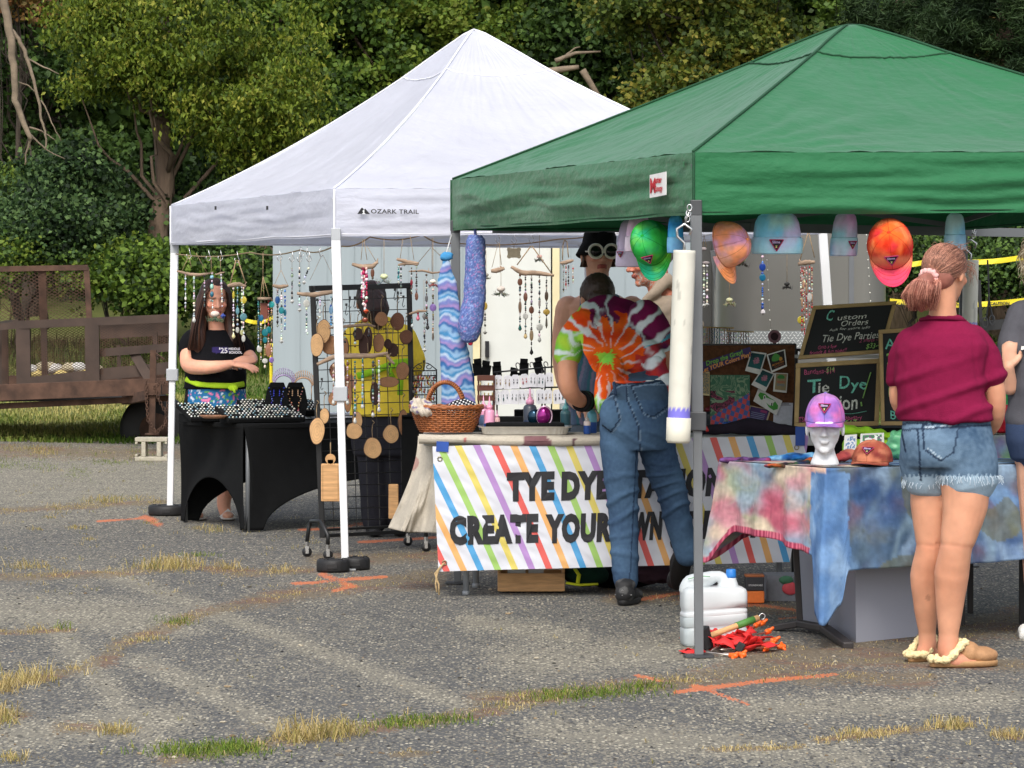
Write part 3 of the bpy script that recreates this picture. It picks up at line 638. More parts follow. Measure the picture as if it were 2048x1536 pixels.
m.hexa([o+dx_*a_+V((0,0,z_))+n3*k for k in(-.001,.001)for a_,z_ in((-lw,-.05),(lw,-.044),(lw,.05),(-lw,.044))])
pl=part('brand_patch',m,mat('label_white',sr(225,222,220),rough=.6),[c for c in t_g.children if c.name.startswith('roof_cloth')][0],bevel=.0)
m=MB();o2=o+n3*.004
fx=dx_ if dx_.x*1>0 else-dx_
text_mb(m,"M",o2+fx*(-lw*.92)+V((0,0,-.03)),fx,V((0,.0,1)),.085,.002,sx=lw*.62/.055)
text_mb(m,"aster",o2+fx*(-lw*.3)+V((0,0,.008)),fx,V((0,0,1)),.036,.0012,sx=lw*.62/.055)
text_mb(m,"Canopy",o2+fx*(-lw*.35)+V((0,0,-.026)),fx,V((0,0,1)),.034,.0012,sx=lw*.5/.055)
part('lettering',m,REDI,pl)
for tt,dz_ in((.985,-.045),(.985,-.2)):
 q_=ga.lerp(gb,1-tt)+V((0,0,dz_));m=MB();m.beam(q_+n3*.02,q_+n3*.02+(gb-ga).normalized()*.09,.003,.022,up=(0,0,1));part('velcro_tab',m,GREENF,t_g)
def weight(px,py,Y,label,r=.085,rot=0):
 b0=P(px,py,Y);b0.z=gz(Y)+.002;t=thing('leg_weight',label,'tent weight',b0,'black leg weights of the white tent')
 m=MB();pr=[(.03,0),(r*.96,0),(r,.01),(r,.05),(r*.93,.062),(r*.6,.064),(r*.5,.058),(.03,.058)]
 m.lathe(b0,pr,28);part('shell',m,BLACKP,t,True)
 h=MB()
 for k in range(5):a_=k*1.256+.4;h2=MB();h2.lathe(b0+V((math.cos(a_)*r*.72,math.sin(a_)*r*.72,.058)),[(.012,0),(.012,.009),(.001,.009)],10);part('bolt',h2,BLACKP,t)
 h.box(b0+V((0,-r,.03)),(.05,.008,.02));part('clamp',h,BLACKP,t)
weight(336,1040,22.38,'flat black weight clamped on the left rear leg of the white tent',.125)
weight(666,1135,18.2,'black wheel-shaped weight left of the near leg of the white tent',.085)
weight(711,1132,18.33,'black wheel-shaped weight right of the near leg of the white tent',.075)
def pipe(label,top,bot,r,hook_top):
 t=thing('pipe_weight',label,'tent weight',bot,'white pipe weights hung in the green tent');d=(top-bot).normalized();rot=d.to_track_quat('Z','Y').to_matrix();Ln=(top-bot).length
 m=MB();m.lathe(bot,[(r,.09),(r,Ln),(r*.9,Ln+.001),(r*.88,Ln-.03),(.001,Ln-.031)],26,rot)
 PV=mat('dirty_pvc',vcol=True,rough=.5,var=.06,vscale=14)
 body=MB()
 zs=[.09+(Ln-.09)*k/60 for k in range(61)]
 rings=[(r,z_)for z_ in zs]+[(r*.9,Ln+.001),(r*.88,Ln-.03),(.001,Ln-.031)]
 body.lathe(bot,rings,40,rot)
 body.c=[(sr(118,112,205)if((V(v)-bot).dot(d)<.125+.022*abs(math.sin(k*2.1))and(V(v)-bot).dot(d)<.16)else(sr(176,174,164)if noise.noise(V((v[0]*60,v[1]*60,v[2]*9)))>.5 else sr(204,202,190)))for k,v in enumerate(body.v)]
 part('pipe',body,PV,t,True)
 c_=MB();c_.lathe(bot,[(.001,0),(r*.95,0),(r*1.1,.012),(r*1.1,.1),(r*1.02,.1)],30,rot,col=sr(206,203,188));part('end_cap',c_,PV,t,True)
 h=MB();k0=top;h.tube([k0-d*.03,k0+V((0,0,.03)),k0+V((-.028,0,.055)),k0+V((-.03,0,.085)),k0+V((0,0,.105)),k0+V((.028,0,.085)),k0+V((.02,0,.06))],.0055,8)
 h.tube([k0+V((0,.0,.1)),k0+V((.012,0,.135)),k0+V((.02,0,.16)),hook_top],.004,6)
 for q in range(3):c2=k0+V((.012+.004*q,0,.125+q*.022));h.tube([c2+V((math.cos(x_)*.009,math.sin(x_)*.009*(q%2),math.sin(x_)*.013))for x_ in[k*math.pi/5 for k in range(10)]],.0032,5,closed=True)
 part('eye_hook',h,STEELC,t,True)
pipe('white capped pipe weight with purple paint hung beside the front leg of the green tent',P(1369,501,14.05),P(1356,886,14.05),.044,P(1380,432,14.15))
pipe('white pipe weight hung on the far green tent leg behind the maroon shirt woman',P(1942,520,gf_.y-.1),P(1938,700,gf_.y-.1),.04,P(1930,450,gf_.y-.02))
def rope(label,pts,r=.004):
 m=MB();q=[]
 for a_,b_ in zip(pts[:-1],pts[1:]):
  for k in range(12):s_=k/12;q.append(a_.lerp(b_,s_)-V((0,0,.02*math.sin(math.pi*s_))))
 q.append(pts[-1]);m.tube(q,r,6);return single('rope',m,TWINE,label,'rope',smooth_=True)
rope('brown rope strung under the front rim of the white tent',[P(677,492,18.4),P(740,474,18.5),P(845,470,18.6),P(905,486,18.7),P(1120,478,18.9),P(1250,450,19)])
rope('rope strung under the left rim of the white tent',[P(352,508,22.2),P(500,505,20.3),P(600,500,19.3),P(665,494,18.6)])
# BUILDINGS BEHIND
def wall_ground(Y):return gz(Y)
YS=26.5
b0=P(545,900,YS);x0,x1=P(545,0,YS).x,P(1412,0,YS).x
t=thing('site_shed','pale grey-blue site building with a white door behind the white tent','building',((x0+x1)/2,YS+1,gz(YS)))
SID=mat('grey_siding',sr(146,157,161),rough=.7,var=.05,vscale=3,stretch=(4,1,.3));zt=2.36
m=MB();zb=gz(YS)+.12;xd0,xd1=P(958,0,YS).x,P(1106,0,YS).x
n=int((x1-x0)/.2);ztop=lambda x:zt
for k in range(n):
 xa=x0+(x1-x0)*k/n;xb=x0+(x1-x0)*(k+1)/n
 for(a_,b2,dy)in((xa,xa+.012,.006),(xa+.012,xb,0)):
  if a_>=xd0 and b2<=xd1:continue
  if a_<xd0<b2:b2=xd0
  if a_<xd1<b2:a_=xd1
  if b2-a_<.004:continue
  m.box(((a_+b2)/2,YS+.05+dy,(zb+zt)/2),(b2-a_,.1,zt-zb))
m.box((x0+.05,YS+1.15,(zb+zt)/2),(.1,2.1,zt-zb));m.box((x1-.05,YS+1.15,(zb+zt)/2),(.1,2.1,zt-zb));m.box(((x0+x1)/2,YS+2.3,(zb+zt)/2),(x1-x0,.1,zt-zb))
m.box(((xd0+xd1)/2,YS+.05,zt-.05),(xd1-xd0,.09,.1))
part('wall',m,SID,t)
m=MB();m.box(((x0+x1)/2,YS+1.15,zt+.04),(x1-x0+.2,2.6,.08));part('roof',m,STEELG,t)
m=MB();m.box(((xd0+xd1)/2,YS+.05,(zb+zt-.1)/2),(xd1-xd0-.03,.05,zt-.1-zb));dd=part('door',m,mat('off_white_door',sr(204,206,200),rough=.6,var=.03),t)
m=MB()
for x_ in(P(953,0,YS).x,P(1112,0,YS).x):m.box((x_,YS-.02,(zb+zt)/2),(.055,.05,zt-zb))
part('door_frame',m,mat('cream_paint',sr(212,200,160),rough=.6,var=.08),t,bevel=.004)
m=MB();m.box((xd0+.06,YS+.0,1.15),(.03,.05,.12));part('handle',m,BLACKM,dd)
for x_ in(x0+.3,(x0+x1)/2,x1-.3):
 for y_ in(YS+.3,YS+2):m=MB();m.box((x_,y_,(gz(YS)+zb)/2),(.3,.3,zb-gz(YS)+.1));part('foundation_block',m,BLACKP,t)
YT=21.6
t=thing('cargo_trailer','grey enclosed trailer with rounded corner and tread plate skirt behind the chalkboards','trailer',(P(1600,0,YT).x,YT+.9,gz(YT)))
GT=mat('trailer_skin',sr(118,117,112),rough=.3,metal=.5,var=.06,vscale=2);zt2=2.35;zb2=P(0,690,YT).z-.12
xl,xr=P(1440,0,YT).x,P(1778,0,YT).x
path=[]
for k in range(9):a_=math.pi/2*k/8;path.append((xl+.3-.3*math.sin(a_)*1.0,YT+.4-.4*math.cos(a_)))
path=path[::-1]
for k in range(9):a_=math.pi/2*k/8;path.append((xr-.16+.16*math.sin(a_),YT+.16-.16*math.cos(a_)))
path=[(xl-.0,YT+2.6)]+path+[(xr,YT+3.2)]
def skirt(mb,z0,z1,off=0):
 vs=[(x_,y_,z_)for z_ in(z0,z1)for x_,y_ in path];k=len(path);mb.add(vs,[(i,i+1,i+1+k,i+k)for i in range(k-1)])
m=MB();skirt(m,zb2,zt2);part('body',m,GT,t,True)
m=MB();k=len(path);m.add([(x_,y_,zt2)for x_,y_ in path],[tuple(range(k))]);part('roof',m,GT,t)
m=MB();m.box((P(1697,0,YT).x+.02,YT-.003,(zb2+zt2)/2),(.03,.008,zt2-zb2));m.box((P(1560,0,YT).x,YT-.003,zt2-.3),(xr-xl,.01,.03));part('joint_strip',m,STEELG,t)
TP=mat('tread_plate',sr(150,154,154),rough=.38,metal=.6,var=.15);TP2=mat('tread_lug',sr(235,238,236),rough=.3,metal=.3,var=.1)
m=MB();zp0,zp1=P(0,712,YT).z,P(0,662,YT).z;m.box(((P(1440,0,YT).x+P(1660,0,YT).x)/2,YT-.012,(zp0+zp1)/2),(P(1660,0,YT).x-P(1440,0,YT).x,.008,zp1-zp0));tpo=part('tread_plate',m,TP,t);m=MB()
for i in range(28):
 for j in range(9):
  c_=V((P(1444,0,YT).x+i*.0238+(j%2)*.012,YT-.018,zp0+.01+j*.0165));rr_=Matrix.Rotation(R(40 if(i+j)%2 else-40),3,'Y');m.box(c_,(.014,.004,.0035),rr_)
part('tread_lugs',m,TP2,tpo)
m=MB()
for x_,y_ in((xl+.5,YT+1.6),(xr-.4,YT+1.6)):m.lathe((x_,y_,gz(YT)+.3),[(.1,-.09),(.28,-.09),(.3,-.05),(.3,.05),(.28,.09),(.1,.09)],24,Matrix.Rotation(R(90),3,'X'))
part('wheel',m,BLACKP,t,True)
m=MB();m.box((xl+.35,YT+.9,zb2-.06),(1.6,1.8,.1));part('underframe',m,BLACKM,t)
m=MB();xa,xb=P(1396,0,YT+.9).x,P(1452,0,YT+.9).x;m.box(((xa+xb)/2,YT+.95,(gz(YT)+2.3)/2+.2),(xb-xa,.05,2.0));part('ramp_door',m,mat('charcoal_panel',sr(72,72,70),rough=.5),t)
m=MB();m.beam(P(1428,500,YT+.5),P(1447,662,YT+.5),.045,.045);single('prop_pole',m,STEELG,'thin grey slanted pole beside the round nose of the cargo trailer','pole')
# UTILITY TRAILER (left)
RUSTM=mat('rusty_steel',sr(78,56,44),rough=.9,var=.45,vscale=9,bump=.5,bscale=40)
RUST2=mat('brown_paint_steel',sr(64,50,42),rough=.8,var=.35,vscale=5,bump=.3,bscale=40)
YU=30.5
t=thing('utility_trailer','rusty brown flatbed trailer with expanded mesh sides at the left','trailer',(P(120,0,YU).x,YU+.6,gz(YU)))
def U(px,py,Y=YU):return P(px,py,Y)
for a_ in((U(-120,790),U(340,772,YU-.6),.09,.14),(U(-120,818,YU+.1),U(345,796,YU-.5),.06,.05),(U(-120,765,YU+2.2),U(330,762,YU+2),.06,.12)):m=MB();m.beam(*a_);part('frame_rail',m,RUSTM,t,bevel=.004)
m=MB();dk=[U(-260,806),U(330,800,YU-.2),U(320,775,YU+2.2),U(-260,780,YU+2.2)];m.hexa(dk+[p+V((0,0,.03))for p in dk]);part('deck',m,BLACKM,t)
m=MB();m.beam(U(33,650),U(352,636,YU-.1),.05,.07);m.beam(U(-120,668,YU+.2),U(36,650),.05,.06);m.beam(U(30,645,YU),U(-20,652,YU+1.8),.05,.05);m.beam(U(180,655,YU+1.6),U(350,648,YU+1.6),.04,.05);part('top_rail',m,RUST2,t)
for px,y0,y1,w_,Y in((46,650,800,.12,YU),(5,655,800,.09,YU+.3),(184,642,785,.12,YU-.05),(88,655,790,.05,YU+.5),(237,690,760,.03,YU+1.4),(310,665,720,.04,YU+1.4)):
 m=MB();m.beam(U(px,y0,Y),U(px+2,y1,Y),w_,.05,up=(0,1,0));part('post',m,RUST2,t)
for a_ in((U(195,706),U(350,694,YU-.1),.04,.07),(U(55,770,YU-.01),U(185,755,YU-.04),.04,.13),(U(190,750),U(345,735,YU-.1),.04,.1),(U(200,668,YU+1.5),U(345,660,YU+1.5),.03,.09)):m=MB();m.beam(*a_);part('cross_rail',m,RUST2,t)
m=MB();m.beam(U(268,706),U(300,760,YU-.2),.08,.04,up=(0,1,0));part('brace',m,RUST2,t)
def xmesh(mb,x0,y0,x1,y1,Y,nx,ny,sk=0,y1r=None,y0r=None):
 pass
 y0r=y0 if y0r is None else y0r;y1r=y1 if y1r is None else y1r
 def q(u,v):return U(x0+(x1-x0)*u+sk*v,lerp(lerp(y0,y0r,u),lerp(y1,y1r,u),v),Y)
 k=nx+ny
 for s_ in(1,-1):
  for i in range(-ny,nx+1):
   u0,v0,u1,v1=i/nx,0,(i+ny)/nx,1
   if u0<0:v0=-u0*nx/ny;u0=0
   if u1>1:v1=1-(u1-1)*nx/ny;u1=1
   if v1<=v0:continue
   a_,b_=(q(u0,v0),q(u1,v1))if s_>0 else(q(1-u0,v0),q(1-u1,v1));mb.beam(a_,b_,.0045,.003,up=(0,1,0))
m=MB();xmesh(m,52,655,184,765,YU+.02,15,22,y0r=648,y1r=760);part('side_mesh',m,RUSTM,t)
m=MB();xmesh(m,190,648,350,750,YU-.03,18,20,y0r=642,y1r=742);part('side_mesh',m,RUSTM,t)
m=MB();xmesh(m,4,660,46,790,YU+.15,7,26);part('front_mesh',m,RUSTM,t)
m=MB();xmesh(m,-100,540,175,660,YU+1.9,24,16,sk=0,y0r=535,y1r=640);m.beam(U(-110,540,YU+1.9),U(176,535,YU+1.9),.04,.05);m.beam(U(173,535,YU+1.9),U(179,645,YU+1.9),.05,.03,up=(0,1,0));m.beam(U(84,540,YU+1.92),U(88,660,YU+1.92),.07,.02,up=(0,1,0));part('ramp_gate',m,RUSTM,t)
m=MB();m.lathe(U(312,858,YU+.5),[(.12,-.1),(.27,-.1),(.31,-.06),(.31,.06),(.27,.1),(.12,.1)],28,Matrix.Rotation(R(90),3,'X'));wh=part('wheel',m,BLACKP,t,True)
m=MB();m.lathe(U(312,858,YU+.38),[(.001,-.03),(.12,-.03),(.14,.04)],20,Matrix.Rotation(R(90),3,'X'));part('rim',m,RUSTM,wh,True)
m=MB();jt,jb=U(307,700,YU-.9),U(304,868,YU-.9);m.beam(jt,jb,.05,.05,up=(0,1,0));m.box(U(306,778,YU-.9),(.14,.1,.1));m.beam(U(300,790,YU-.9),U(250,800,YU-.2),.06,.08);m.tube([U(310,705,YU-.95),U(328,718,YU-.95)],.008,6);m.lathe(jb-V((0,0,.005)),[(.001,0),(.06,0),(.06,.012),(.001,.014)],16);part('jack',m,RUSTM,t)
m=MB();
def chain(mb,pts,r=.014,w_=.004):
 L_=0;seg=[]
 for a_,b_ in zip(pts[:-1],pts[1:]):
  k=max(1,int((b_-a_).length/(r*1.7)))
  for i in range(k):seg.append(a_.lerp(b_,i/k))
 for i,c_ in enumerate(seg):
  ax=V((1,0,0))if i%2 else V((.4,.8,0)).normalized()
  mb.tube([c_+ax*math.cos(a_)*r*.7+V((0,0,1))*math.sin(a_)*r*1.2 for a_ in[k*math.pi/4 for k in range(8)]],w_,4,closed=True)
chain(m,[U(293,765,YU-1),U(293,800,YU-1),U(296,840,YU-1),U(312,866,YU-1),U(330,850,YU-1),U(336,800,YU-1)]);part('chain',m,RUSTM,t,True);m=MB();chain(m,[U(310,775,YU-1),U(318,800,YU-1),U(334,830,YU-1)]);part('chain',m,RUSTM,t,True);m=MB();chain(m,[U(308,775,YU-1.05),U(322,765,YU-1.05),U(340,772,YU-1.05)])
part('chain',m,RUSTM,t,True)
m=MB();m.box(U(38,779,YU-.07),(.045,.004,.045));part('reflector',m,mat('dull_white',sr(190,186,178)),t)
m=MB()
for k in range(9):m.ell(U(60+k*16,740+8*math.sin(k*2),YU+1.2),(.09,.1,.05),n=8,amp=.3,seed=k,col=[sr(190,188,182),sr(196,176,110),sr(170,160,130)][k%3])
single('rubble_heap',m,VC,'heap of pale stones seen through the mesh of the rusty trailer','rubble',smooth_=True)
cb=U(302,918,29.0);Yc=28.6
t0=P(302,918,Yc);t0.z=gz(Yc)
t=thing('cinder_block','grey hollow concrete block under the trailer jack','block',t0);CON=mat('concrete',sr(170,164,148),rough=.95,var=.15,vscale=30,bump=.6,bscale=80)
W_,H_,D_=.262,.19,.19;o=t0+V((0,.1,0));m=MB()
m.box(o+V((0,0,.0175)),(W_,D_,.035));m.box(o+V((0,0,H_-.0175)),(W_,D_,.035))
for x_ in(-.062,.062):m.box(o+V((x_,0,H_/2)),(.035,D_-.004,H_-.07))
for x_ in(-.12,.12):m.box(o+V((x_,.0,.045)),(.022,D_-.003,.02));m.box(o+V((x_,.0,H_-.045)),(.022,D_-.003,.02))
part('block_body',m,CON,t,bevel=.006)
for px,Y,y0,y1,lab in((550,31,520,640,0),(1984,27,505,640,0)):pass
YELL=mat('yellow_plastic',sr(226,206,40),rough=.5,var=.08)
def post(px,y0,y1,Y,label,w_=.02,m_=None):
 m=MB();b_=P(px,0,Y);b_.z=gz(Y);top=P(px,y0,Y);m.tube([b_,top],w_/2,8);m.box(top,(w_*1.5,w_*1.5,w_));single('tape_post',m,m_ or YELL,label,'post')
post(542,690,800,27.2,'thin yellow post on the lawn left of the grey site building',.025)
def tape(label,pts,h,txt=False):
 m=MB();q=[]
 for a_,b_ in zip(pts[:-1],pts[1:]):
  for k in range(10):s_=k/10;q.append(a_.lerp(b_,s_)-V((0,0,.03*math.sin(math.pi*s_))))
 q.append(pts[-1]);n=len(q)
 m.add([p+V((0,.002*math.sin(i*2),-h/2))for i,p in enumerate(q)]+[p+V((0,.006*math.sin(i*1.3),h/2))for i,p in enumerate(q)],[(i,i+1,i+1+n,i+n)for i in range(n-1)])
 o=single('caution_tape',m,YELL,label,'tape','yellow caution tape around the stalls')
 if txt:
  tm=MB();d=(pts[1]-pts[0]).normalized()
  for k in range(3):text_mb(tm,"CAUTION",pts[0].lerp(pts[1],.05+.33*k)+V((0,-.012,-h*.35-.02)),d,V((0,0,1)),h*.85,.001)
  part('lettering',tm,INK,o)
 return o
tape('yellow tape stretched left of the site building behind the woman in black',[P(490,640,27.6),P(548,634,27.6)],.03)
tape('upper strip of yellow tape at the right behind the maroon shirt woman',[P(1770,522,24),P(1870,518,24),P(2060,512,24)],.035)
tape('lower strip of lettered yellow tape at the right behind the maroon shirt woman',[P(1780,602,24),P(2060,600,24)],.035,True)
tape('yellow tape seen through the mesh of the trailer side',[P(58,640,34),P(62,790,34.2)],.06)
t=thing('tow_frame','black trailer tongue with hanging hooks at the right behind the tape','trailer',(P(1990,0,22).x,22,gz(22)))
m=MB();m.beam(P(1960,652,22),P(2120,640,22),.05,.06);m.beam(P(1960,652,22),P(1966,800,22),.04,.04);m.beam(P(1958,560,22.1),P(1962,652,22.1),.02,.02);part('frame',m,BLACKM,t)
m=MB();m.tube([P(1975,520,21.9),P(1977,560,21.9),P(1978,600,21.9),P(1972,640,21.9)],.006,5);m.tube([P(1978,600,21.9),P(1986,640,21.9)],.006,5)
for c_ in(P(1970,645,21.9),P(1984,640,21.9)):m.tube([c_+V((math.cos(a_)*.016,0,math.sin(a_)*.03))for a_ in[k*math.pi/5 for k in range(10)]],.005,5,closed=True)
part('strap',m,BLACKM,t)
# PEOPLE
SKIN=mat('skin',vcol=True,rough=.55,var=.1,vscale=14,bump=.1,bscale=300,spec=.35)
FAB=mat('worn_cloth',vcol=True,rough=.92,var=.05,vscale=60,bump=.45,bscale=260,spec=.12)
HAIRM=mat('hair',vcol=True,rough=.5,var=.18,vscale=40,spec=.4)
SHOE=mat('shoe',vcol=True,rough=.7,var=.12,vscale=60,bump=.3,bscale=200)
def frame(f):
 f=V(f).normalized();r_=f.cross(V((0,0,1))).normalized();u=r_.cross(f);return Matrix((r_,f,u)).transposed()
def head(mb,c,M,s=1.0,fem=False):
 pass
 q=lambda x,y,z:V(c)+M@(V((x,y,z))*s)
 e=lambda x,y,z,a,b_,c_:mb.ell(q(x,y,z),(a*s,b_*s,c_*s),M,16)
 e(0,-.012,.035,.074,.094,.082);e(0,.025,-.012,.064,.070,.085);e(0,.035,-.065,.046,.05,.045);e(0,.068,-.092,.022,.02,.018)
 e(0,.088,.022,.042,.012,.011);e(.036,.066,-.02,.022,.024,.02);e(-.036,.066,-.02,.022,.024,.02)
 mb.limb([q(0,.09,.015),q(0,.104,-.01),q(0,.113,-.026)],[.009*s,.011*s,.013*s],8,2);e(.011,.1,-.03,.009,.01,.007);e(-.011,.1,-.03,.009,.01,.007)
 e(0,.092,-.053,.022,.011,.006);e(0,.089,-.062,.019,.011,.006)
 for sx in(-1,1):e(.075*sx,-.005,-.008,.008,.019,.031)
def neck(mb,c,M,base,r=.052,s=1.0):mb.limb([V(c)+M@V((0,-.02,-.04))*s,(V(c)+M@V((0,-.015,-.09))*s).lerp(V(base),.4),V(base)],[r,r*.95,r*1.15],14)
def face_col(c,M,s,skin,lip,beard=None):
 Mi=M.transposed();
 def f(p,n):
  l=Mi@(V(p)-V(c))/s
  k=1+.08*noise.noise(V(p)*9);k2=.5+.5*noise.noise(V(p)*5+V((7,0,0)))
  col=[skin[0]*k,skin[1]*k*(1-.12*k2),skin[2]*k*(1-.14*k2)]
  if abs(l.x)<.023 and l.y>.075 and-.067<l.z<-.048:return lip
  if beard and l.y>-.01 and-.11<l.z<-.035 and abs(l.x)<.075 and noise.noise(V(p)*160)>.1 and not(abs(l.x)<.014 and l.z>-.05):return beard
  if l.y>.05 and abs(abs(l.x)-.03)<.02 and .016<l.z<.026:return[x*.35 for x in skin]
  if l.y>.04 and abs(abs(l.x)-.04)<.02 and-.035<l.z<-.005:return[col[0]*1.05,col[1]*.9,col[2]*.88]
  return col
 return f
def eyes(c,M,s,parent,iris=(.03,.02,.015)):
 for sx in(-1,1):
  m=MB();q=V(c)+M@V((.031*sx,.078,.007))*s;m.ell(q,(.0125*s,.012*s,.0085*s),M,10,col=(.55,.52,.5));m.ell(q+M@V((0,.0085,0))*s,(.006*s,.005*s,.006*s),M,8,col=iris);part('eye',m,VC,parent,True)
def hand(mb,w_,d,n,side,s=1.0,curl=.6,spread=.12,thumb=1):
 pass
 d=V(d).normalized();n=V(n).normalized();x=d.cross(n).normalized()*side
 mb.limb([V(w_)-d*.01*s,V(w_)+d*.045*s,V(w_)+d*.085*s],[.024*s,.033*s,.034*s],12,3,flat=.45,up=n)
 for k,(ox,L_)in enumerate(((.027,.072),(.009,.08),(-.009,.075),(-.026,.06))):
  a_=(1.5-k)*spread;d1=(d*math.cos(a_)+x*math.sin(a_)).normalized();p=V(w_)+d*.085*s+x*ox*s;pts=[p-d1*.015*s,p];c_=0
  for j,fr_ in enumerate((.42,.33,.25)):
   c_+=curl*(.6+.25*j)*(1+.12*k*(1 if curl>0 else 0));dd=d1*math.cos(c_)-n*math.sin(c_);pts.append(pts[-1]+dd*L_*fr_*s)
  mb.limb(pts,[.0095*s,.0095*s,.0088*s,.008*s,.0068*s],9,2)
 p=V(w_)+d*.02*s+x*.024*s;t1=(d*.75+x*.65-n*.25*thumb).normalized();t2=(d*.95+x*.15-n*.4*thumb).normalized()
 mb.limb([p,p+t1*.035*s,p+t1*.035*s+t2*.03*s,p+t1*.035*s+t2*.052*s],[.015*s,.012*s,.0105*s,.008*s],9,2)
def shirt_rings(rings,n=28):
 pass
 out_=[]
 for c,rx,ry,yaw,*tl in rings:
  X=V((math.cos(yaw),math.sin(yaw),0));Y_=V((-math.sin(yaw),math.cos(yaw),0));tlt=tl[0]if tl else 0
  out_.append([V(c)+X*math.cos(a_)*rx+(Y_*math.cos(tlt)+V((0,0,math.sin(tlt))))*math.sin(a_)*ry for a_ in[2*math.pi*k/n for k in range(n)]])
 return out_
def dense(rings,k=3):
 o=[]
 for a_,b_ in zip(rings[:-1],rings[1:]):
  for i in range(k):o.append([p.lerp(q,i/k)for p,q in zip(a_,b_)])
 o.append(rings[-1]);return o
def strands(name,paths,r,cols,parent,n=4,jit=.25,label=None):
 m=MB()
 for pts in paths:
  c0=random.choice(cols);k_=random.uniform(.8,1.2);c_=tuple(x*k_ for x in c0)
  N_=len(pts);m.tube(pts,[r*(1-.55*(i/(N_-1))**2)for i in range(N_)],n,col=c_)
 return part(name,m,HAIRM,parent,True,label=label)
def fold(dirv,freq,amp,seed=0,warp=2.5):
 dirv=V(dirv)
 def f(p,n):
  q=V(p);t_=q.dot(dirv)*freq+noise.noise(q*4+V((seed,0,0)))*warp
  return amp*(math.sin(t_)*.5+.5)**2*max(0,.4+noise.noise(q*5+V((0,seed,0)))*1.3)+amp*.5*noise.noise(q*13)
 return f
def maroon_woman():
 Y0=13.84;o=G(1890,1322);o.y=Y0;o.z=gz(Y0)
 t=thing('person','person in maroon T-shirt and frayed denim shorts with a pink-tied ponytail and fleecy slippers','person',o)
 W=lambda px,py,dy=0:P(px,py,Y0+dy)
 sk=sr(205,152,122);yaw=-.45
 HM=frame((.62,.78,-.12));hc=W(1893,548,.02)
 b=MB();head(b,hc,HM,.95);neck(b,hc,HM,W(1885,652,.02),.055)
 b.loft(dense(shirt_rings([(W(1886,655,.02),.1,.07,yaw),(W(1882,700),.135,.08,yaw),(W(1880,800),.13,.09,yaw),(W(1890,890),.15,.11,yaw),(W(1894,920),.13,.09,yaw)])))
 RL=[W(1928,930,-.03),W(1930,1010,-.04),W(1912,1095,-.05),W(1903,1150,-.02),W(1900,1210,-.0),W(1897,1268,.0),W(1897,1300,.0)]
 b.limb(RL,[.1,.09,.063,.069,.055,.039,.043],20,5)
 LL=[W(1870,935,.09),W(1864,1010,.09),W(1862,1095,.09),W(1852,1150,.13),W(1852,1210,.16),W(1854,1262,.19),W(1855,1290,.2)]
 b.limb(LL,[.094,.086,.058,.063,.05,.035,.037],20,5)
 b.limb([W(1898,1306,.0),W(1905,1320,-.02),W(1935,1322,.0),W(1975,1324,.03)],[.035,.034,.036,.025],12)
 b.limb([W(1856,1292,.2),W(1850,1304,.2),W(1900,1304,.3)],[.032,.032,.02],12)
 b.limb([W(1955,700,.02),W(1985,765,.0),W(1992,826,.02),W(1978,858,.12),W(1958,850,.24)],[.05,.047,.036,.03,.022],14)
 b.limb([W(1822,700,.07),W(1800,760,.12),W(1800,810,.16),W(1840,830,.3)],[.045,.04,.034,.024],12)
 hand(b,W(1958,850,.24),(-.6,.7,0),(0,0,1),1,.95,.5)
 fc_=face_col(hc,HM,.95,sk,sr(170,90,85))
 def legw(p,n):
  px,py=PX(p)
  if py<960 or n.y>.3:return 0
  cx_=1908 if px>1872 else 1860
  return-.0018*math.exp(-((py-1092-(px-cx_)*.12)/4)**2)+.004*math.exp(-((px-cx_+16)/9)**2-((py-1092)/26)**2)+.004*math.exp(-((px-cx_-16)/9)**2-((py-1092)/26)**2)-.0035*math.exp(-((px-cx_)/5)**2-((py-1160)/35)**2)+.0015*noise.noise(p*18)
 def legc(p,n):
  c=list(fc_(p,n));px,py=PX(p)
  if py>960:
   k=.10*math.exp(-((py-1094)/7)**2)+.25*smooth((py-1262)/40);c=[c[0]*(1-.1*k),c[1]*(1-.5*k),c[2]*(1-.45*k)]
   if math.hypot(px-1857,(py-1196))<6:c=[x*.72 for x in c]
  return c
 me=remesh(b,.007,4,legw,legc,'body')
 body=part('body',me,SKIN,t)
 eyes(hc,HM,.95,body)
 m=MB();sy=yaw
 m.loft(dense(shirt_rings([(W(1887,630,.02),.066,.06,sy),(W(1886,645,.02),.1,.075,sy),(W(1884,664,.02),.155,.09,sy),(W(1883,690),.185,.112,sy),(W(1880,740),.182,.118,sy),(W(1882,790),.178,.118,sy),(W(1890,826),.19,.13,sy),(W(1892,842),.192,.132,sy)]),4))
 m.limb([W(1945,685,.02),W(1968,715,.01),W(1980,755,.0)],[.07,.066,.062],16,4)
 m.limb([W(1822,685,.05),W(1806,715,.09),W(1798,750,.12)],[.062,.056,.052],16,4)
 d0=W(1800,800);
 def wr(p,n):
  px,py=PX(p);t_=(px-1880)*.02+(py-760)*.055*1.0
  k=.0125*max(0,math.sin((py+.38*(px-1880))*.105+1.7*noise.noise(p*4)))**2*max(0,min(1,(py-690)/70))*(1 if px>1795 else .4)
  return k+.006*noise.noise(p*9)+.003*noise.noise(p*25)-.004*math.exp(-((px-1948-(py-700)*.12)/3.5)**2)*(1 if 672<py<765 else 0)
 me=remesh(m,.008,5,wr,lambda p,n:[x*(1+.06*noise.noise(p*20))for x in(sr(118,22,58)if PX(p)[1]>668 or abs(PX(p)[0]-1885)>70 else sr(122,24,60))],'shirt')
 part('t_shirt',me,FAB,t)
 m=MB();ring=[]
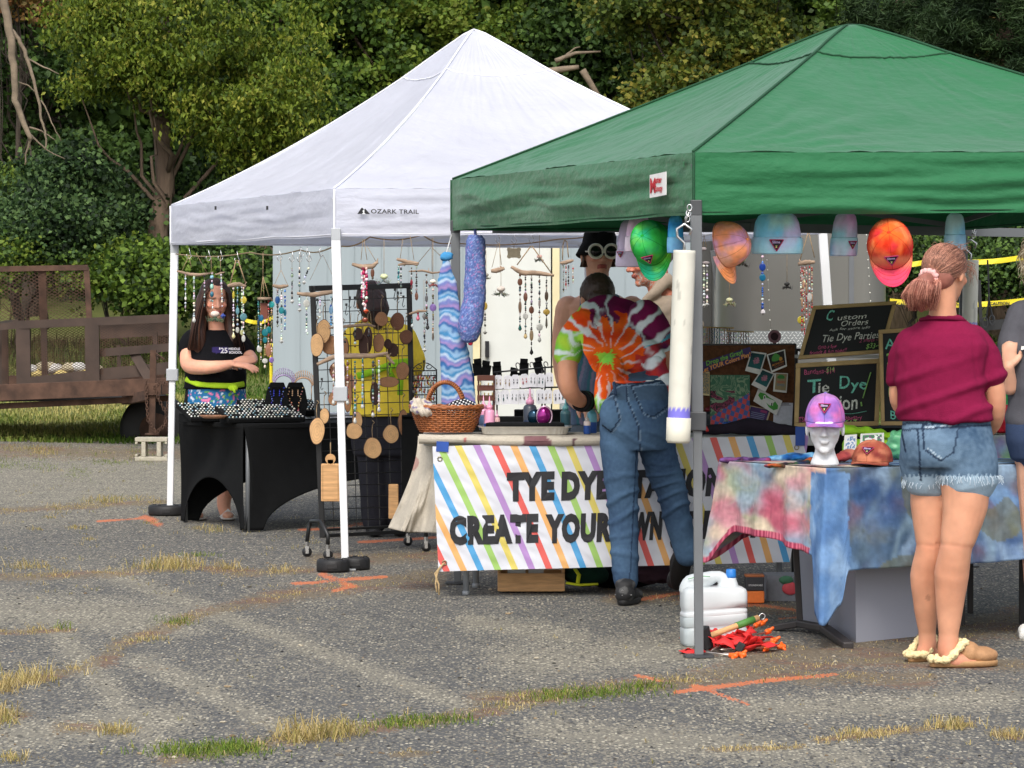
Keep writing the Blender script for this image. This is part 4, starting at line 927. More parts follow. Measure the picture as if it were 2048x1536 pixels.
 for k in range(24):a_=2*math.pi*k/24;X=V((math.cos(yaw),math.sin(yaw),0));Yv=V((-math.sin(yaw),math.cos(yaw),0));ring.append(W(1886,641,.02)+X*math.cos(a_)*.088+Yv*math.sin(a_)*.074+V((0,0,-.012*math.sin(a_)-.002)))
 m.tube(ring,.008,8,closed=True,col=sr(104,18,50));part('neck_band',m,FAB,t,True)
 m=MB();m.loft(dense(shirt_rings([(W(1893,822,.02),.168,.12,sy),(W(1893,840,.02),.175,.13,sy),(W(1893,880,.0),.186,.145,sy),(W(1896,915,.0),.19,.145,sy),(W(1898,935,.0),.185,.13,sy)]),4))
 m.limb([W(1928,900,-.03),W(1937,946,-.035)],[.122,.122],20,5);m.limb([W(1864,900,.06),W(1860,925,.06),W(1861,948,.07)],[.125,.122,.112],20,5)
 m.ell(W(1925,892,-.1),(.085,.05,.075));m.ell(W(1862,895,-.03),(.08,.05,.075))
 def scol(p,n):
  px,py=PX(p);base=lerp(V(sr(58,80,104)),V(sr(112,136,158)),.45+.6*noise.noise(p*7)+.3*noise.noise(p*60))
  def near_(x0,y0,x1,y1,w_=1.9):
   ax,ay=x1-x0,y1-y0;k=max(0,min(1,((px-x0)*ax+(py-y0)*ay)/(ax*ax+ay*ay)));return math.hypot(px-x0-k*ax,py-y0-k*ay)<w_
  if n.y<.2:
   for s_ in((1846,850,1919,844),(1846,850,1848,898),(1848,898,1882,922),(1882,922,1908,904),(1908,904,1919,844),(1800,848,1990,838),(1800,860,1990,850),(1836,858,1842,960),(1803,862,1812,905)):
    if near_(*s_):return sr(40,54,74)
   if near_(1851,855,1914,849,.9)or near_(1853,895,1883,917,.9):return sr(170,186,200)
  if py>952+3*math.sin(px*.7):return sr(150,172,190)
  return base
 me=remesh(m,.007,4,lambda p,n:.004*noise.noise(p*14)+.0035*math.sin(p.z*90+noise.noise(p*6)*4)*max(0,noise.noise(p*5)),scol,'shorts')
 so_=part('denim_shorts',me,FAB,t)
 m=MB()
 for cx_,cy_,dy,rx,ry in((1937,952,-.035,.122,.118),(1862,958,.07,.108,.1)):
  for k in range(90):
   a_=2*math.pi*k/90+random.uniform(-.02,.02);p=W(cx_,cy_+6,dy)+V((math.cos(a_)*rx,math.sin(a_)*ry,.015));q=p+V((random.uniform(-.01,.01)+math.cos(a_)*.006,math.sin(a_)*.006,-random.uniform(.012,.04)))
   m.tube([p,p.lerp(q,.5)+V((random.uniform(-.006,.006),0,0)),q],.0014,3,col=sr(196,210,220))
 part('frayed_hem',m,FAB,so_)
 m=MB();hs_=.95;q=lambda x,y,z:hc+HM@V((x,y,z))*hs_
 m.ell(q(0,-.02,.038),(.081*hs_,.097*hs_,.086*hs_),HM,22);m.ell(q(0,-.055,-.01),(.07*hs_,.062*hs_,.07*hs_),HM,18);m.ell(q(.0,.03,.07),(.062*hs_,.055*hs_,.05*hs_),HM,16)
 tie=q(-.01,-.118,-.03)
 tail=[tie,tie+V((-.022,-.035,-.022)),tie+V((-.034,-.03,-.075)),tie+V((-.03,-.01,-.12))]
 m.limb([q(0,-.08,0),tie],[.05,.026],14,3);m.limb(tail,[.024,.036,.038,.016],14,4)
 hcol=[sr(122,82,66),sr(150,104,84),sr(170,112,90)]
 me=remesh(m,.006,4,None,lambda p,n:lerp(V(sr(112,74,60)),V(sr(168,104,92)),smooth((PX(p)[1]-470)/150)*.9+.2*noise.noise(p*40)),'hair')
 hr=part('hair',me,HAIRM,t)
 paths=[]
 rr=random.Random(4)
 for k in range(1500):
  th=rr.uniform(-math.pi,math.pi);ph=rr.uniform(.05,1.75);x_=math.sin(ph)*math.sin(th)*.083;y_=.075*math.cos(ph)*0+math.sin(ph)*math.cos(th)*.1;z_=math.cos(ph)*.09+.035
  if y_>.055 and z_<.06:continue
  p0=q(x_*1.0,y_-.02,z_);pts=[]
  for i in range(9):
   s_=i/8;p=p0.lerp(tie,s_);d_=p-q(0,-.02,.03);dl=d_.length;l_=HM.transposed()@d_;need=1/math.sqrt((l_.x/.081)**2+(l_.y/.1)**2+(l_.z/.088)**2+1e-9)
   if dl*1.0<need*dl and need>1 and s_<.85:p=q(0,-.02,.03)+d_*need*(1.02+.01*rr.random())
   pts.append(p)
  paths.append(pts)
 strands('hair_strand',paths,.0008,[sr(96,62,50),sr(150,104,84),sr(182,130,108),sr(124,80,66)],hr)
 paths=[]
 for k in range(1300):
  a_=rr.uniform(0,6.28);ro_=rr.uniform(.7,1.12);L_=rr.uniform(.7,1.2);cu=rr.uniform(-.03,.03);pts=[]
  for i in range(8):
   s_=i/7*L_;j=min(2.999,s_*3);i0=int(j);c_=tail[i0].lerp(tail[min(3,i0+1)],j-i0);rad=[.026,.054,.056,.03][min(3,i0)]+([.026,.054,.056,.03][min(3,i0+1)]-[.026,.054,.056,.03][min(3,i0)])*(j-i0)
   pts.append(c_+V((math.cos(a_)*rad*ro_+cu*s_,math.sin(a_)*rad*ro_*.8,.01*math.sin(a_*3+s_*5))))
  paths.append(pts)
 strands('ponytail_strand',paths,.0009,[sr(150,92,78),sr(190,128,110),sr(206,148,128),sr(128,74,62)],hr)
 paths=[]
 for k in range(60):
  th=rr.uniform(-1.2,1.2);p0=q(rr.uniform(-.07,.07),rr.uniform(-.06,.07),rr.uniform(.09,.118));paths.append([p0,p0+V((rr.uniform(-.02,.03),0,.012)),p0+V((rr.uniform(-.03,.05),0,rr.uniform(-.01,.02)))])
 for k in range(26):p0=q(.05+rr.uniform(-.01,.02),.07,rr.uniform(.0,.07));paths.append([p0,p0+V((.02,0,-.01)),p0+V((rr.uniform(.0,.03),0,-rr.uniform(.02,.06)))])
 strands('loose_hair',paths,.0009,[sr(150,104,84)],hr)
 m=MB();td=(tail[1]-tie).normalized();X=td.orthogonal().normalized();Y_=td.cross(X)
 m.tube([tie+X*math.cos(a_)*.03+Y_*math.sin(a_)*.03+td*.004*math.sin(a_*9)for a_ in[2*math.pi*k/40 for k in range(40)]],[.011+.0035*math.sin(k*1.9)for k in range(40)],8,closed=True,col=sr(222,176,172));part('hair_tie',m,FAB,hr,True)
 tan=sr(166,124,86);fl=sr(226,206,158)
 def slipper(heel,toe,lab):
  d_=(toe-heel);d_.z=0;L_=d_.length;d_.normalize();x_=V((d_.y,-d_.x,0));up=V((0,0,1))
  s_=MB();rings=[]
  def outl(z_,g=1.0):
   pts=[]
   for k in range(28):
    a_=2*math.pi*k/28;u=.5-.5*math.cos(a_);w2=(.036+.016*smooth(u*1.4))*g;
    pts.append(heel+d_*(L_*u)+x_*math.sin(a_)*w2*(1 if 0<u<1 else 0)+up*z_)
   return pts
  s_.loft([outl(.004,.98),outl(.02,1.03),outl(.026,.98)],col=sr(170,130,88));s0=part('slipper_sole',s_,SHOE,t,True,label=lab)
  u_=MB();q2=lambda a_,b2,c2:heel+d_*(L_*a_)+x_*b2+up*c2
  u_.ell(q2(.74,0,.045),(.075,.052,.036),Matrix((d_,x_,up)).transposed(),18);u_.ell(q2(.56,0,.055),(.05,.05,.048),Matrix((d_,x_,up)).transposed(),18)
  me=remesh(u_,.006,3,lambda p,n:.002*noise.noise(p*30),lambda p,n:[x*(1+.15*noise.noise(p*25))for x in tan],'upper');part('slipper_upper',me,SHOE,s0)
  c_=MB();ring=[]
  for k in range(34):
   a_=2*math.pi*k/34;u=.5-.5*math.cos(a_);ring.append(q2(.02+.5*u,math.sin(a_)*.044,.034+.062*smooth(u*1.6-.5)))
  c_.tube(ring,[.015+.004*math.sin(k*2.3)for k in range(34)],10,closed=True,col=fl)
  f_=remesh(c_,.004,1,lambda p,n:.0045*noise.noise(p*110)+.003*noise.noise(p*220),lambda p,n:[x*(1+.3*noise.noise(p*120))for x in fl],'fleece');part('fleece_trim',f_,FAB,s0)
 hz=gz(Y0)
 slipper(V((W(1862,0,-.03).x,Y0-.03,hz)),V((W(1998,0,.04).x,Y0+.04,hz)),None)
 slipper(V((W(1820,0,.17).x,Y0+.17,hz)),V((W(1905,0,.33).x,Y0+.33,hz)),None)
maroon_woman()
TD=[sr(206,60,20),sr(238,108,28),sr(90,30,66),sr(124,20,74),sr(210,222,224),sr(110,190,70),sr(176,206,60),sr(70,170,190),sr(60,130,190)]
def tie_spiral(px,py,p):
 wx=16*noise.noise(V((px*.022,py*.022,1)))+6*noise.noise(V((px*.07,py*.07,4)));wy=16*noise.noise(V((px*.022,py*.022,8)))+6*noise.noise(V((px*.07,py*.07,9)))
 dx,dy=px+wx-1216,(py+wy-722)*.95;r_=math.hypot(dx,dy);a_=math.atan2(dy,dx);rr=r_+20*noise.noise(V((math.cos(a_)*2.6,math.sin(a_)*2.6,3)))+10*noise.noise(V((a_*9,0,3)))
 spoke=math.sin(a_*17+noise.noise(V((r_*.02,a_*2.5,7)))*4+r_*.02);sp2=.5+.5*math.sin(a_*29+r_*.06+noise.noise(V((px*.05,py*.05,1)))*3)
 up=-dy/max(r_,1);rt=dx/max(r_,1);mot=.5+.9*noise.noise(V((px*.035,py*.035,5)))
 if px<1166 and py>662:base=V(TD[6]).lerp(V(TD[5]),mot)
 elif rr<12:base=V(TD[5]).lerp(V(TD[6]),mot)
 elif rr<(78 if not(rt>.15 and up<.15)else 52+24*noise.noise(V((px*.04,py*.04,31)))):base=V(TD[0]).lerp(V(TD[1]),mot)
 elif rt>.75 and rr<130 and up<.3:base=V(TD[0]).lerp(V(TD[2]),mot)
 elif up>.35 and rt>-.4:base=V(TD[3]).lerp(V(TD[2]),mot)
 elif rt>.55 and up>-.1 and rr>105:base=V(TD[2]).lerp(V(TD[7]),mot*1.2-.1)
 elif rt<-.15 and up>.2 and rr<118:base=V(TD[1]).lerp(V(TD[0]),mot)
 elif rt<0:base=V(TD[6]).lerp(V(TD[5]),mot)
 elif rr<100:base=V(TD[0]).lerp(V(TD[7]),smooth(mot*2.2-.2))
 else:base=V(TD[7]).lerp(V(TD[5]),mot).lerp(V(TD[8]),max(0,noise.noise(V((px*.03,py*.03,12)))))
 den=.5+1.1*noise.noise(V((px*.02,py*.02,20)));wht=0
 if rr>74:wht=smooth((spoke-.25+.6*(den-.5))*1.8)*(.9 if rr<150 else .45)
 elif rr>26:wht=smooth((spoke-.55)*2.5)*.6*smooth(den*1.5)
 wht=max(wht,.7*smooth(1-abs(rr-84)/6)*smooth(den*1.6));return base.lerp(V(TD[4]),min(1,wht))
def bent_man():
 Y0=16.42;o=G(1262,1203);Y0b=o.y;t=thing('person','person bending over the table in a tie-dye T-shirt and blue jeans, seen from behind','person',V((o.x,16.45,gz(16.45))))
 W=lambda px,py,dy=0:P(px,py,16.42+dy)
 sk=sr(196,140,110)
 HM=frame((-.15,.75,-.75));hc=W(1196,603,.82)
 b=MB();head(b,hc,HM,1.08);b.limb([hc+V((0,-.02,-.02)),W(1205,636,.62)],[.055,.062],14)
 sh=shirt_rings
 b.loft(dense([[W(1215,645,.62)+V((math.cos(a_)*.13,math.sin(a_)*.03,math.sin(a_)*.05))for a_ in[k*math.pi/10 for k in range(20)]],[W(1255,745,.24)+V((math.cos(a_)*.12,math.sin(a_)*.05,math.sin(a_)*.04))for a_ in[k*math.pi/10 for k in range(20)]],[W(1270,800,.05)+V((math.cos(a_)*.12,math.sin(a_)*.08,math.sin(a_)*.03))for a_ in[k*math.pi/10 for k in range(20)]]]))
 b.limb([W(1145,672,.48),W(1135,735,.42),W(1140,780,.40),W(1158,800,.48),W(1182,806,.6)],[.05,.049,.044,.036,.027],14)
 hand(b,W(1182,806,.6),(.55,.75,-.25),(.1,.2,1),-1,1.0,.45)
 b.limb([W(1300,650,.45),W(1320,700,.42),W(1326,735,.44),W(1312,752,.58),W(1290,760,.75)],[.058,.054,.046,.038,.03],14)
 hand(b,W(1290,760,.75),(-.5,.8,-.2),(0,0,1),1,1.0,.5)
 me=remesh(b,.008,4,None,lambda p,n:[x*(1+.07*noise.noise(p*8))for x in sk],'body');body=part('body',me,SKIN,t)
 m=MB();m.ell(hc+HM@V((0,-.02,.038)),(.087,.108,.095),HM,18);m.ell(hc+HM@V((0,-.05,-.03)),(.066,.055,.05),HM,14)
 me=remesh(m,.006,2,lambda p,n:.003*noise.noise(p*90),lambda p,n:lerp(V(sr(38,28,24)),V(sr(74,56,46)),.5+.5*noise.noise(p*50)),'hair');part('hair',me,HAIRM,t)
 m=MB()
 def ringp(cx_,cy_,dy,hw,tx,ty,dz=0,n=26):
  c_=W(cx_,cy_,dy);return[c_+V((math.cos(a_)*hw,math.sin(a_)*tx,math.sin(a_)*ty+math.cos(a_)*dz))for a_ in[2*math.pi*k/n for k in range(n)]]
 m.loft(dense([ringp(1212,610,.72,.085,.03,.05),ringp(1225,628,.62,.17,.05,.085,-.01),ringp(1234,655,.50,.2,.075,.10,-.02),ringp(1245,700,.32,.19,.09,.10,-.01),ringp(1254,722,.2,.18,.1,.09),ringp(1264,744,.1,.172,.125,.05),ringp(1267,752,.07,.172,.14,.03,.01)],5))
 m.limb([W(1168,650,.5),W(1143,682,.46),W(1136,706,.44)],[.078,.07,.068],16,4)
 m.limb([W(1290,632,.5),W(1312,664,.44),W(1318,690,.42)],[.082,.074,.07],16,4)
 m.limb([W(1222,735,.1),W(1210,770,.0),W(1204,800,-.03),W(1201,822,-.01)],[.06,.05,.034,.012],14,4)
 m.limb([W(1310,735,.08),W(1326,765,.04),W(1333,790,.04)],[.05,.042,.016],12,3)
 def wr(p,n):
  px,py=PX(p);return .006*max(0,math.sin((px*.5-py*.35)*.11+1.8*noise.noise(p*4)))**2*smooth((py-620)/80)+.006*noise.noise(p*9)+.002*noise.noise(p*28)
 me=remesh(m,.0065,4,wr,lambda p,n:tie_spiral(*PX(p),p),'shirt');part('t_shirt',me,FAB,t)
 m=MB()
 m.loft(dense([ringp(1267,750,.08,.148,.115,.02,.015),ringp(1267,775,.04,.158,.13,.02,.02),ringp(1269,815,.0,.166,.14,.01,.01),ringp(1273,862,.0,.164,.135,.0,.0),ringp(1276,900,.03,.145,.115,.0)],4))
 m.limb([W(1238,850,.0),W(1240,930,.0),W(1246,1000,.02),W(1247,1060,.03),W(1250,1120,.02),W(1251,1160,.02)],[.092,.084,.072,.067,.061,.059],20,5)
 m.limb([W(1306,850,.03),W(1322,925,.1),W(1344,985,.16),W(1356,1040,.2),W(1368,1085,.22),W(1374,1110,.22)],[.09,.084,.072,.063,.056,.056],20,5)
 m.ell(W(1234,828,-.07),(.082,.065,.095));m.ell(W(1300,822,-.05),(.082,.065,.095))
 def jc(p,n):
  px,py=PX(p);f_=.5+.6*noise.noise(p*5)+.2*noise.noise(p*70);base=lerp(V(sr(44,62,90)),V(sr(84,112,140)),max(0,min(1,f_)))
  if py<800:base=lerp(base,V(sr(66,82,98)),.6)
  def nr(x0,y0,x1,y1,w_=1.3):
   ax,ay=x1-x0,y1-y0;k=max(0,min(1,((px-x0)*ax+(py-y0)*ay)/(ax*ax+ay*ay)));return math.hypot(px-x0-k*ax,py-y0-k*ay)<w_
  if n.y<.3:
   for s_ in((1197,802,1226,787),(1226,787,1240,838),(1240,838,1222,864),(1222,864,1204,850),(1262,772,1318,762),(1262,772,1286,826),(1286,826,1306,834),(1306,834,1336,812),(1250,748,1254,800),(1254,800,1276,850),(1276,850,1280,900),(1199,790,1240,768),(1240,768,1335,766)):
    if nr(*s_):return sr(34,46,66)
    if nr(*[v+3 for v in s_],1.):return sr(112,132,152)
   if nr(1273,900,1260,1160,1.2):return sr(40,56,80)
  return base
 def jw(p,n):
  px,py=PX(p);k=max(0,1-abs(py-1010)/130)+max(0,1-abs(py-1120)/50)*.6+max(0,1-abs(py-880)/40)*.5
  return .009*k*max(0,math.sin(py*.16+(px-1250)*.09*math.sin(py*.02)+2*noise.noise(p*5)))**2+.004*noise.noise(p*10)+.0015*noise.noise(p*40)
 me=remesh(m,.0075,4,jw,jc,'jeans');part('jeans',me,FAB,t)
 m=MB();m.tube([W(1228,764,-.1)+V((0,0,0)),W(1231,790,-.125)],.008,6,col=sr(50,66,90));m.tube([W(1160,800,.44),W(1166,803,.44)],.05,12,col=sr(24,24,26))if 0 else None
 part('belt_loop',m,FAB,t,True)
 m=MB()
 for k in range(3):c_=W(1163+4*k,802.5,.50+.03*k);d_=V((.45,.8,-.05)).normalized();X=d_.orthogonal().normalized();Y_=d_.cross(X);m.tube([c_+X*math.cos(a_)*.042+Y_*math.sin(a_)*.042 for a_ in[2*math.pi*i/16 for i in range(16)]],.011,6,closed=True,col=[sr(26,26,28),sr(40,60,50),sr(22,22,24)][k])
 part('wristband',m,FAB,t,True)
 def shoe(rot,pos,nm_):
  M=rot;q=lambda x,y,z:pos+M@V((x,y,z));m=MB()
  m.ell(q(0,-.06,.055),(.046,.06,.052),M);m.ell(q(0,.03,.045),(.048,.09,.042),M);m.ell(q(0,.12,.035),(.05,.07,.032),M);m.ell(q(0,-.05,.095),(.05,.052,.03),M)
  me=remesh(m,.006,2,lambda p,n:.002*noise.noise(p*40),lambda p,n:sr(34,34,36)if noise.noise(p*22)<.3 else sr(74,74,74),'upper');so_=part('shoe',me,SHOE,t)
  s_=MB();rings=[]
  for z_,g in((0,.94),(.008,1),(.022,1.03),(.028,.98)):
   rings.append([q(math.sin(a_)*.047*g*(1 if True else 0),.035-.14*math.cos(a_)*g,z_)for a_ in[2*math.pi*k/26 for k in range(26)]])
  s_.loft(rings,col=sr(26,26,27));part('sole',s_,SHOE,so_,True)
  l_=MB()
  for k in range(4):l_.tube([q(-.04,-.09+k*.01,.05+.0*k),q(0,-.118,.05+.012*k),q(.04,-.09+k*.01,.05)],.0018,4,col=sr(150,150,148))if k%2==0 else None
  part('heel_trim',l_,SHOE,so_)
 shoe(Matrix.Rotation(R(-14),3,'Z'),V((W(1256,0,0).x,16.44,gz(16.44))),'l')
 rt=Matrix.Rotation(R(12),3,'Z')@Matrix.Rotation(R(-52),3,'X');p=W(1365,1128,.24);shoe(rt,p,'r')
bent_man()
def bucket_man():
 Yb=17.95;W=lambda px,py,dy=0:P(px,py,Yb+dy)
 t=thing('person','person in black bucket hat and white round sunglasses wearing a blue striped tank top','person',V((W(1195,0).x,Yb,gz(Yb))))
 sk=sr(204,156,130);HM=frame((.22,-1,.03));hc=W(1196,510,-.03)
 b=MB();head(b,hc,HM,1.08);neck(b,hc,HM,W(1198,605,.03),.06)
 b.loft(dense(shirt_rings([(W(1199,590,.03),.1,.06,.1),(W(1200,612,.03),.19,.1,.1),(W(1200,660,.03),.18,.115,.1),(W(1200,760,.03),.155,.11,.1),(W(1200,830,.03),.16,.115,.1)])))
 b.limb([W(1137,618,.03),W(1126,690,.03),W(1130,760,-.02),W(1150,800,-.15),W(1168,815,-.28)],[.068,.058,.047,.04,.03],14)
 hand(b,W(1168,815,-.28),(.3,-.9,-.2),(0,0,1),1,1,.5)
 b.limb([W(1264,618,.03),W(1278,690,.05),W(1280,760,.0),W(1262,800,-.12)],[.068,.058,.047,.035],14);hand(b,W(1262,800,-.12),(-.3,-.9,-.2),(0,0,1),-1,1,.5)
 for sx in(-1,1):b.limb([W(1200+sx*34,850,.03),W(1200+sx*38,950,.03),W(1200+sx*40,1110,.04)],[.08,.065,.05],12)
 me=remesh(b,.0055,3,None,face_col(hc,HM,1.08,sk,sr(150,72,64)),'body');body=part('body',me,SKIN,t)
 m=MB();l_=MB()
 for sx in(-1,1):
  c_=hc+HM@V((.037*sx,.112,.012))*1.08;X,Z=HM.col[0],HM.col[2]
  m.tube([c_+X*math.cos(a_)*.035+Z*math.sin(a_)*.034 for a_ in[2*math.pi*k/28 for k in range(28)]],.0065,8,closed=True,col=sr(232,228,214));l_.lathe(c_,[(.001,.001),(.033,.0),(.033,.004),(.001,.006)],24,Matrix((X,Z,-V(HM.col[1]))).transposed(),col=sr(20,18,20))
  m.tube([c_+X*.034*sx,hc+HM@V((.08*sx,.05,.012))*1.08,hc+HM@V((.084*sx,-.01,.01))*1.08],.0045,6,col=sr(232,228,214))
 m.tube([hc+HM@V((-.006,.115,.018))*1.08,hc+HM@V((.006,.115,.018))*1.08],.005,6,col=sr(232,228,214))
 g_=part('sunglasses',m,mat('white_frame',vcol=True,rough=.3,var=.02),t,True);part('lens',l_,mat('dark_lens',vcol=True,rough=.08,var=.02),g_,True)
 m=MB();TM=HM
 HT=HM@Matrix.Rotation(R(-9),3,'Y')@Matrix.Rotation(R(5),3,'X');m.lathe(hc+V((0,0,.012)),[(.112,-.03),(.116,-.024),(.094,.032),(.091,.04),(.087,.09),(.077,.108),(.052,.115),(.001,.118)],34,HT,col=sr(22,21,22),sq=(.95,1.08));me=m.mesh('hat',None,True)
 for v in me.vertices:v.co+=V((0,0,.005*noise.noise(v.co*12)))
 part('bucket_hat',me,FAB,t)
 m=MB();m.loft(dense(shirt_rings([(W(1200,655,.03),.17,.118,.1),(W(1200,680,.03),.188,.124,.1),(W(1200,760,.03),.17,.12,.1),(W(1200,850,.03),.175,.125,.1)]),4))
 for sx in(-1,1):m.limb([W(1200+sx*28,596,-.04),W(1200+sx*31,620,-.09),W(1200+sx*33,668,-.1)],[.032,.03,.036],10,3,flat=.45,up=(0,1,0));m.limb([W(1200+sx*28,600,-.03),W(1200+sx*32,630,.13),W(1200+sx*34,668,.14)],[.03,.03,.03],10,3,flat=.45,up=(0,1,0))
 me=remesh(m,.007,3,fold((1,0,.3),40,.004),lambda p,n:[sr(80,96,120),sr(58,104,116),sr(122,116,140),sr(90,108,130)][int((PX(p)[0]*.18+5*noise.noise(p*3)))%4],'tank');part('tank_top',me,FAB,t)
 m=MB()
 m.loft(dense(shirt_rings([(W(1200,838,.03),.165,.12,.1),(W(1200,900,.03),.17,.125,.1)])))
 for sx in(-1,1):m.limb([W(1200+sx*34,880,.03),W(1200+sx*38,960,.03),W(1200+sx*40,1125,.04)],[.09,.08,.065],14)
 me=remesh(m,.012,3,fold((0,0,1),30,.006),lambda p,n:sr(92,102,112),'jeans');part('jeans',me,FAB,t)
 for sx in(-1,1):m=MB();c_=W(1200+sx*42,0,-.03);c_.z=gz(Yb)+.04;m.ell(c_,(.05,.13,.042),col=sr(40,40,44));part('shoe',m,SHOE,t,True)
 rr=random.Random(8);paths=[]
 for k in range(160):
  a_=rr.uniform(2.2,7.2);p0=hc+HM@V((math.cos(a_)*.082,math.sin(a_)*.085 if math.sin(a_)<.3 else .0,.0));paths.append([p0,p0+V((0,0,-.03)),p0+V((rr.uniform(-.01,.01),0,-.06))])
 strands('hair',paths,.003,[sr(52,36,28),sr(80,58,44)],t)
 for s_ in():pass
bucket_man()
def hoodie_man():
 Yb=18.7;W=lambda px,py,dy=0:P(px,py,Yb+dy)
 t=thing('person','person in tan hoodie with a grey goatee, face in profile behind the hanging beanies','person',V((W(1320,0).x,Yb,gz(Yb))))
 sk=sr(196,128,104);HM=frame((-1,-.25,-.1));hc=W(1302,525)
 b=MB();head(b,hc,HM,1.12);neck(b,hc,HM,W(1330,600,.02),.066)
 b.loft(dense(shirt_rings([(W(1330,600),.1,.1,0),(W(1330,640),.17,.13,0),(W(1330,760),.17,.14,0),(W(1330,860),.17,.14,0)])))
 b.limb([W(1345,650,-.1),W(1352,705,-.14),W(1335,728,-.2),W(1318,733,-.3)],[.06,.052,.04,.03],12);hand(b,W(1318,733,-.3),(-1,-.3,0),(0,0,1),1,1,.5)
 for sx in(-1,1):b.limb([W(1330+sx*30,850),W(1330+sx*34,1100)],[.09,.06],12)
 me=remesh(b,.006,3,None,face_col(hc,HM,1.12,sk,sr(150,84,76),sr(196,186,176)),'body');part('body',me,SKIN,t)
 m=MB();m.loft(dense(shirt_rings([(W(1328,592,.0),.075,.08,0),(W(1322,606,.0),.12,.12,0),(W(1330,630),.185,.14,0),(W(1334,700),.2,.16,0),(W(1334,790),.2,.16,0),(W(1334,850),.2,.16,0)]),4))
 m.limb([W(1345,632,-.08),W(1356,690,-.14),W(1342,712,-.18)],[.085,.075,.06],14,4);m.limb([W(1340,640,.1),W(1340,720,.1),W(1300,745,-.05)],[.08,.07,.05],14,4)
 m.limb([W(1290,602,-.1),W(1310,585,-.1),W(1335,562,-.04),W(1362,590,.05),W(1340,605,.08)],[.02,.03,.035,.04,.03],12,4)
 def wr(p,n):
  px,py=PX(p);return .012*max(0,math.sin((px*.5+py*.8)*.11+2*noise.noise(p*5)))**2+.006*noise.noise(p*10)
 me=remesh(m,.0075,3,wr,lambda p,n:[x*(1+.08*noise.noise(p*12))for x in sr(158,143,126)],'hoodie');part('hoodie',me,FAB,t)
 m=MB()
 for sx in(-1,1):m.limb([W(1330+sx*26,860),W(1330+sx*34,1090)],[.1,.085],12)
 part('trousers',remesh(m,.014,2,None,lambda p,n:sr(60,62,70),'trousers'),FAB,t)
 for sx in(-1,1):m=MB();c_=W(1330+sx*36,0,-.03);c_.z=gz(Yb)+.04;m.ell(c_,(.05,.13,.042),col=sr(60,50,44));part('shoe',m,SHOE,t,True)
 m=MB();m.ell(hc+HM@V((0,-.03,.05)),(.088,.105,.085),HM,18);part('hair',remesh(m,.008,2,lambda p,n:.004*noise.noise(p*80),lambda p,n:sr(120,112,104),'hair'),HAIRM,t)
hoodie_man()
